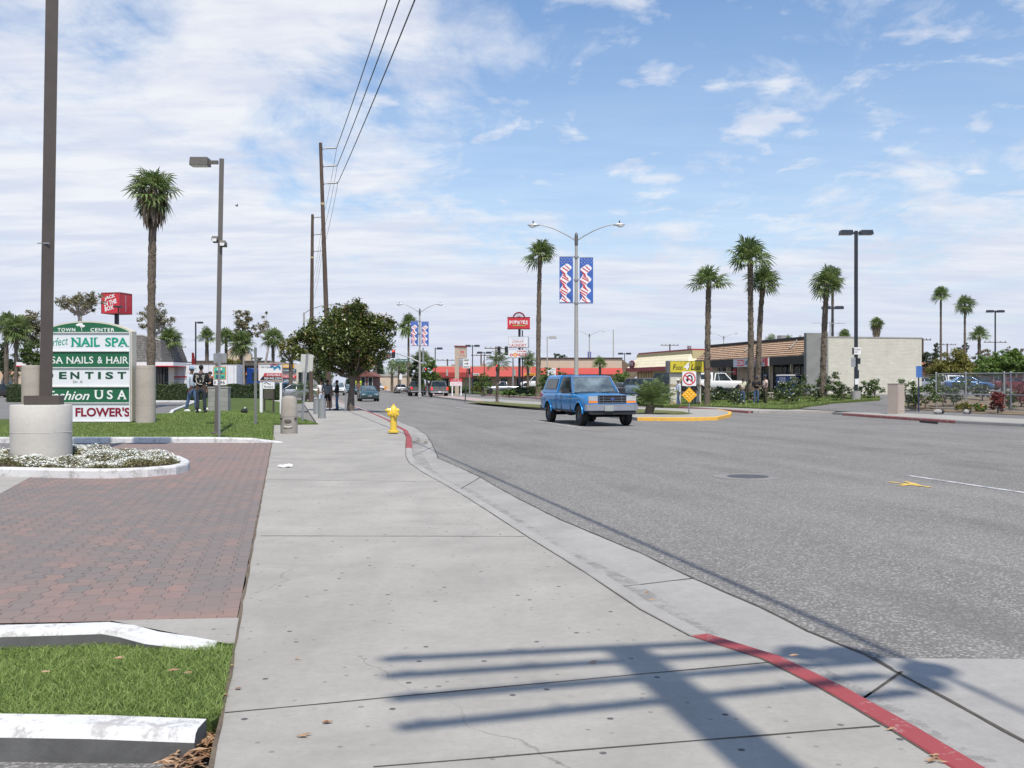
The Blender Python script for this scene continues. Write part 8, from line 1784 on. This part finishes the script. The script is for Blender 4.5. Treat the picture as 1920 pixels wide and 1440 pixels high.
q.build('pilaster', m_grypole, t)
q = MB()
for px in (855, 870, 845, 927): q.box((fx_(px), 6, fz(684)), (6 * k, 2, 4 * k))
q.build('roof_unit', M('roof_unit', (.30, .24, .20), .8), t)
x, y = at(905, 152); t2 = thing('roof_sign', 'small tower shaped roof sign between the two twin lamps', 'sign', (x, y + 4, Z(688, 152)), 0); q = MB(); q.prismy([(-.5, 0), (.5, 0), (.45, .45), (.2, .5), (.15, .95), (-.05, 1.1), (-.1, .55), (-.45, .45)], -.2, .2); q.build('board', M('board_cream_rust', (.45, .30, .22), .7, 0, .4, 2), t2)
D = 138; t, w, z = front('shopping_building', 'tan walled store with a thin red awning behind the blue pickup', 1013, 1166, D, Z(672, D), 20, m_beige, .35); k = D / F; fz = lambda py: Z(py, D) - z; fx_ = lambda px: (px - 1089.5) * k
q = MB(); q.add([(-w / 2 - .3, -1.6, fz(702)), (w / 2, -1.6, fz(702)), (w / 2, -.05, fz(690)), (-w / 2 - .3, -.05, fz(690)), (-w / 2 - .3, 0, fz(702)), (w / 2, 0, fz(702))], [(0, 1, 2, 3), (0, 4, 5, 1), (0, 3, 4), (1, 5, 2)]); q.build('awning', m_awn, t)
q = MB(); q.box((0, 0, fz(671.5)), (w + .2, .3, .16)); q.build('coping', m_fascia, t)
for px in (1025, 1060, 1090, 1120): win(t, fx_(px), .2, 16 * k, fz(706) - .3, -.05, m_frame, 4, .12)
q = MB(); q.add([(w / 2, .5, fz(672)), (w / 2 + 2.9, 3, fz(700)), (w / 2, 3, 0.1), (w / 2, 18, fz(672)), (w / 2 + 2.9, 18, fz(700))], [(0, 1, 4, 3), (0, 2, 1)]); q.build('side_roof', m_tile, t)
# tan wall and brick house far centre left
D = 210; t, w, z = front('building', 'long low tan wall building behind the distant cars', 702, 770, D, Z(704, D), 12, m_beige, 0); q = MB(); q.box((0, -.05, Z(703.5, D)), (w + .3, .3, .4)); q.build('coping', m_kerb, t)
q = MB(); [q.box((-w / 2 + 1.1 * i, -.04, 1.2), (.18, .08, 2.4)) for i in range(1, 7)]; q.build('pier', m_beige, t)
D = 165; t, w, z = front('house', 'dark brick house with a red brown roof behind the magnolia trunk', 664, 699, D, Z(705, D), 9, blockM('dark_brick', (.20, .10, .085), .25, .08, .01), 0); k = D / F
q = MB(); q.prismy([(-w / 2 - .5, Z(706, D)), (w / 2 + .5, Z(706, D)), (w / 2 - 1.2, Z(695, D)), (-w / 2 + .6, Z(694, D))], -.6, 9.5); q.build('roof', M('roof_red_brown', (.17, .065, .055), .85, 0, .15, 3), t)
for i in range(2): win(t, -w / 2 + .8 + 1.2 * i + (w - 2.4), .9, .7, 1.6, -.02, m_signw, 1, .1)
# far left shingle roofed restaurant
D = 88; x, y = at(256, D); B = thing('restaurant_building', 'restaurant with grey shingled mansard roof and white fascia behind the centre sign', 'restaurant', (x, y, 0), 0); k = D / F; fz = lambda py: Z(py, D); fx_ = lambda px: (px - 256) * k
q = MB(); q.box((fx_(170), 5, fz(688) / 2), (254 * k, 9.6, fz(688))); q.build('wall', m_sto, B)
q = MB(); q.box((fx_(184), 1.8, fz(682.5)), (292 * k, 5.0, 6.6 * k)); fs_ = q.build('fascia', m_signw, B); q = MB(); q.box((fx_(184), 1.75, fz(686.6)), (292.5 * k, 5.05, 1.6 * k)); q.build('red_stripe', m_redc, fs_)
q = MB(); q.add([(fx_(60), .6, fz(680)), (fx_(298.5), .6, fz(680)), (fx_(289), 1.6, fz(637)), (fx_(252), 2.0, fz(627.5)), (fx_(80), 2.0, fz(627.5)), (fx_(298.5), 8, fz(680)), (fx_(289), 7, fz(637)), (fx_(252), 7, fz(627.5)), (fx_(80), 7, fz(627.5)), (fx_(60), 8, fz(680))], [(0, 1, 2, 3, 4), (1, 5, 6, 2), (2, 6, 7, 3), (3, 7, 8, 4), (0, 4, 8, 9)]); rf = q.build('mansard_roof', m_shing, B)
q = MB(); q.tube([(fx_(289), 1.6, fz(637)), (fx_(252), 2.0, fz(627))], .09, 6); q.tube([(fx_(252), 2, fz(627)), (fx_(80), 2, fz(627))], .09, 6); q.build('ridge_cap', m_kerb, rf)
q = MB(); q.cyl((fx_(263), 3, fz(630)), (fx_(263), 3, fz(617)), .05, .05, 6); q.ell((fx_(270), 3, fz(618)), (.22, .1, .22), 10); q.build('antenna', m_frame, B)
for px in (300, 305, 310): q = MB(); q.box((fx_(px), -.35, fz(688) / 2), (.12, .12, fz(688))); q.build('window_post', m_fascia, B)
q = MB(); q.box((fx_(303), .15, fz(688) / 2), (22 * k, .05, fz(690))); q.build('shop_window', m_glass, B); q = MB(); q.box((fx_(303), .9, fz(688) / 2), (24 * k, 1.4, fz(689))); q.build('wall', m_sto, B)
q = MB(); q.add([(fx_(298), 9, fz(655)), (fx_(303), 9, fz(656)), (fx_(306), 9, fz(680)), (fx_(298), 9, fz(680))], [(0, 1, 2, 3)]); q.build('rear_panel', MATS['sign_dark_red'], B)
# mission style store behind the trailer
D = 128; t, w, z = front('store_building', 'beige store with a curved mission style parapet behind the hedge', 362, 506, D, Z(677, D), 16, m_beige, 0); k = D / F; fz = lambda py: Z(py, D); fx_ = lambda px: (px - 434) * k
par = [(423, 677), (423, 660), (429, 659), (436, 652), (439, 650.5), (441, 648.8), (446, 647.5), (452, 648.5), (458, 652), (461, 656), (465, 659), (466, 664), (472.5, 665), (472.5, 677)]
q = MB(); q.prismy([(fx_(a), fz(b_)) for a, b_ in par], -.3, .3); pp_ = q.build('parapet', m_beige, t); q = MB(); q.tube([(fx_(a), -.1, fz(b_)) for a, b_ in par[1:-1]], .16, 6); q.build('coping', m_tau, pp_)
q = MB(); q.box((fx_(482), -.1, fz(671.8)), (20 * k, .5, 2.6 * k)); q.box((0, -.1, fz(677)), (w + .2, .6, 1.6 * k)); q.build('cornice', m_tau, t)
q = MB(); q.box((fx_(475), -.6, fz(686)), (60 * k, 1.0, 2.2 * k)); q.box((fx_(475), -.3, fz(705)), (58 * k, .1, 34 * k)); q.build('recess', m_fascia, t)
q = MB(); q.box((fx_(468), -.5, fz(700)), (10 * k, .2, 6 * k)); q.build('shop_sign', M('sign_orange2', (.62, .22, .03), .5), t); q = MB(); q.box((fx_(473.5), -1.1, fz(704) / 2), (3 * k, .4, fz(690))); q.box((fx_(492), -1.1, fz(704) / 2), (3 * k, .4, fz(690))); q.build('column', m_beige, t)
x0 = 310; D = 150; t, w, z = front('store_building', 'low beige building over the left end of the hedge', 306, 384, D, Z(681, D), 10, m_beige, 0); q = MB(); q.box((0, -.1, Z(680.5, D)), (w + .2, .5, .3)); q.build('cornice', m_tau, t)
D = 112; t, w, z = front('shop_building', 'shop with orange and blue sign bands behind the available sign', 524, 588, D, Z(683, D), 12, m_sto, 0); k = D / F; fz = lambda py: Z(py, D); fx_ = lambda px: (px - 556) * k
for (a, c_), (p0, p1), mm_, tx in (((529, 552), (683, 690), M('sign_gold', (.66, .34, .03), .5), 'CHECKS'), ((529, 556), (692, 697), m_dkb, 'CASHED'), ((530, 556), (704, 709), m_redc, 'MONEY'), ((532, 545), (710, 719), m_dkb, 'ATM')):
    q = MB(); q.box((fx_((a + c_) / 2), -.12, fz((p0 + p1) / 2)), ((c_ - a) * k, .16, (p1 - p0) * k)); b = q.build('shop_sign', mm_, t); letters(t, [(tx, fx_((a + c_) / 2), fz((p0 + p1) / 2), (c_ - a) * .8 * k, (p1 - p0) * .55 * k, 0, 0, .02)], -.205, m_signw, parent=b)
win(t, fx_(570), .3, 20 * k, 2.4, -.05, m_frame, 3, .12)
# pink arched storefront at the far left
D = 140; t, w, z = front('store_building', 'store with a peach arched entrance at the far left', -40, 46, D, Z(684, D), 14, m_beige, 0); k = D / F; fz = lambda py: Z(py, D); fx_ = lambda px: (px - 3) * k
q = MB(); ring(q, fx_(16), fz(707), 9 * k, 13 * k, -.42, 0, 0, 180, 24); q.prismy([(fx_(9), fz(700)), (fx_(16), fz(690)), (fx_(23), fz(700))], -.4, .1); q.build('arch', M('peach_stucco', (.58, .36, .24), .8), t)
q = MB(); q.box((fx_(16), -.35, fz(714)), (17 * k, .1, 14 * k)); q.build('entrance', m_tau, t); q = MB(); q.box((0, -.1, fz(683)), (w, .6, 2.5 * k)); q.build('cornice', M('green_trim', (.08, .30, .20), .6), t)
q = MB(); q.box((fx_(16), -.5, fz(719)), (20 * k, .2, 5 * k)); q.build('awning', m_dkb, t)
# tiled gazebo roof beyond the fence
x, y = at(1742, 150); t = thing('house', 'house with an orange tiled roof past the white wall end', 'house', (x, y, .7), 0); q = MB(); q.box((0, 3, 1.2), (5, 5, 2.4)); q.build('wall', m_beige, t); q = MB(); q.add([(-3, 0, 2.3), (3.4, 0, 2.0), (1.6, 2.5, 3.9), (-1.6, 2.5, 4.0), (-3, 6, 2.3), (3.4, 6, 2.0)], [(0, 1, 2, 3), (1, 5, 2), (0, 3, 4), (2, 5, 4, 3)]); q.build('roof', M('orange_tile', (.55, .22, .12), .8, 0, .15, 4), t)
x, y = at(1850, 170); t = thing('house', 'low dark roofed house behind the fence and parked cars', 'house', (x, y, .7), 0); q = MB(); q.box((0, 3, 1.4), (22, 6, 2.8)); q.build('wall', M('red_brown_wall', (.20, .10, .09), .85, 0, .15, 1), t); q = MB(); q.prismy([(-11.5, 2.7), (11.5, 2.7), (9.5, 4.4), (-9.5, 4.4)], -.8, 7); q.build('roof', M('dark_roof', (.08, .07, .07), .85), t)
for i in range(4): win(t, -8 + 5 * i, 1.0, 1.6, 1.2, -.02, m_signw, 2, .1)
# tiny flying bird
x, y = at(444, 60); t = thing('bird', 'tiny dark bird in the sky right of the slim lamp post', 'bird', (x, y, Z(386, 60)), .6); q = MB(); q.ell((0, 0, 0), (.10, .035, .035), 8); q.add([(-.03, 0, 0), (.04, 0, 0), (.0, .22, .09), (-.05, .2, .08)], [(0, 1, 2, 3)]); q.add([(-.03, 0, 0), (.04, 0, 0), (.0, -.22, .09), (-.05, -.2, .08)], [(0, 1, 2, 3)]); q.build('body', m_black, t)
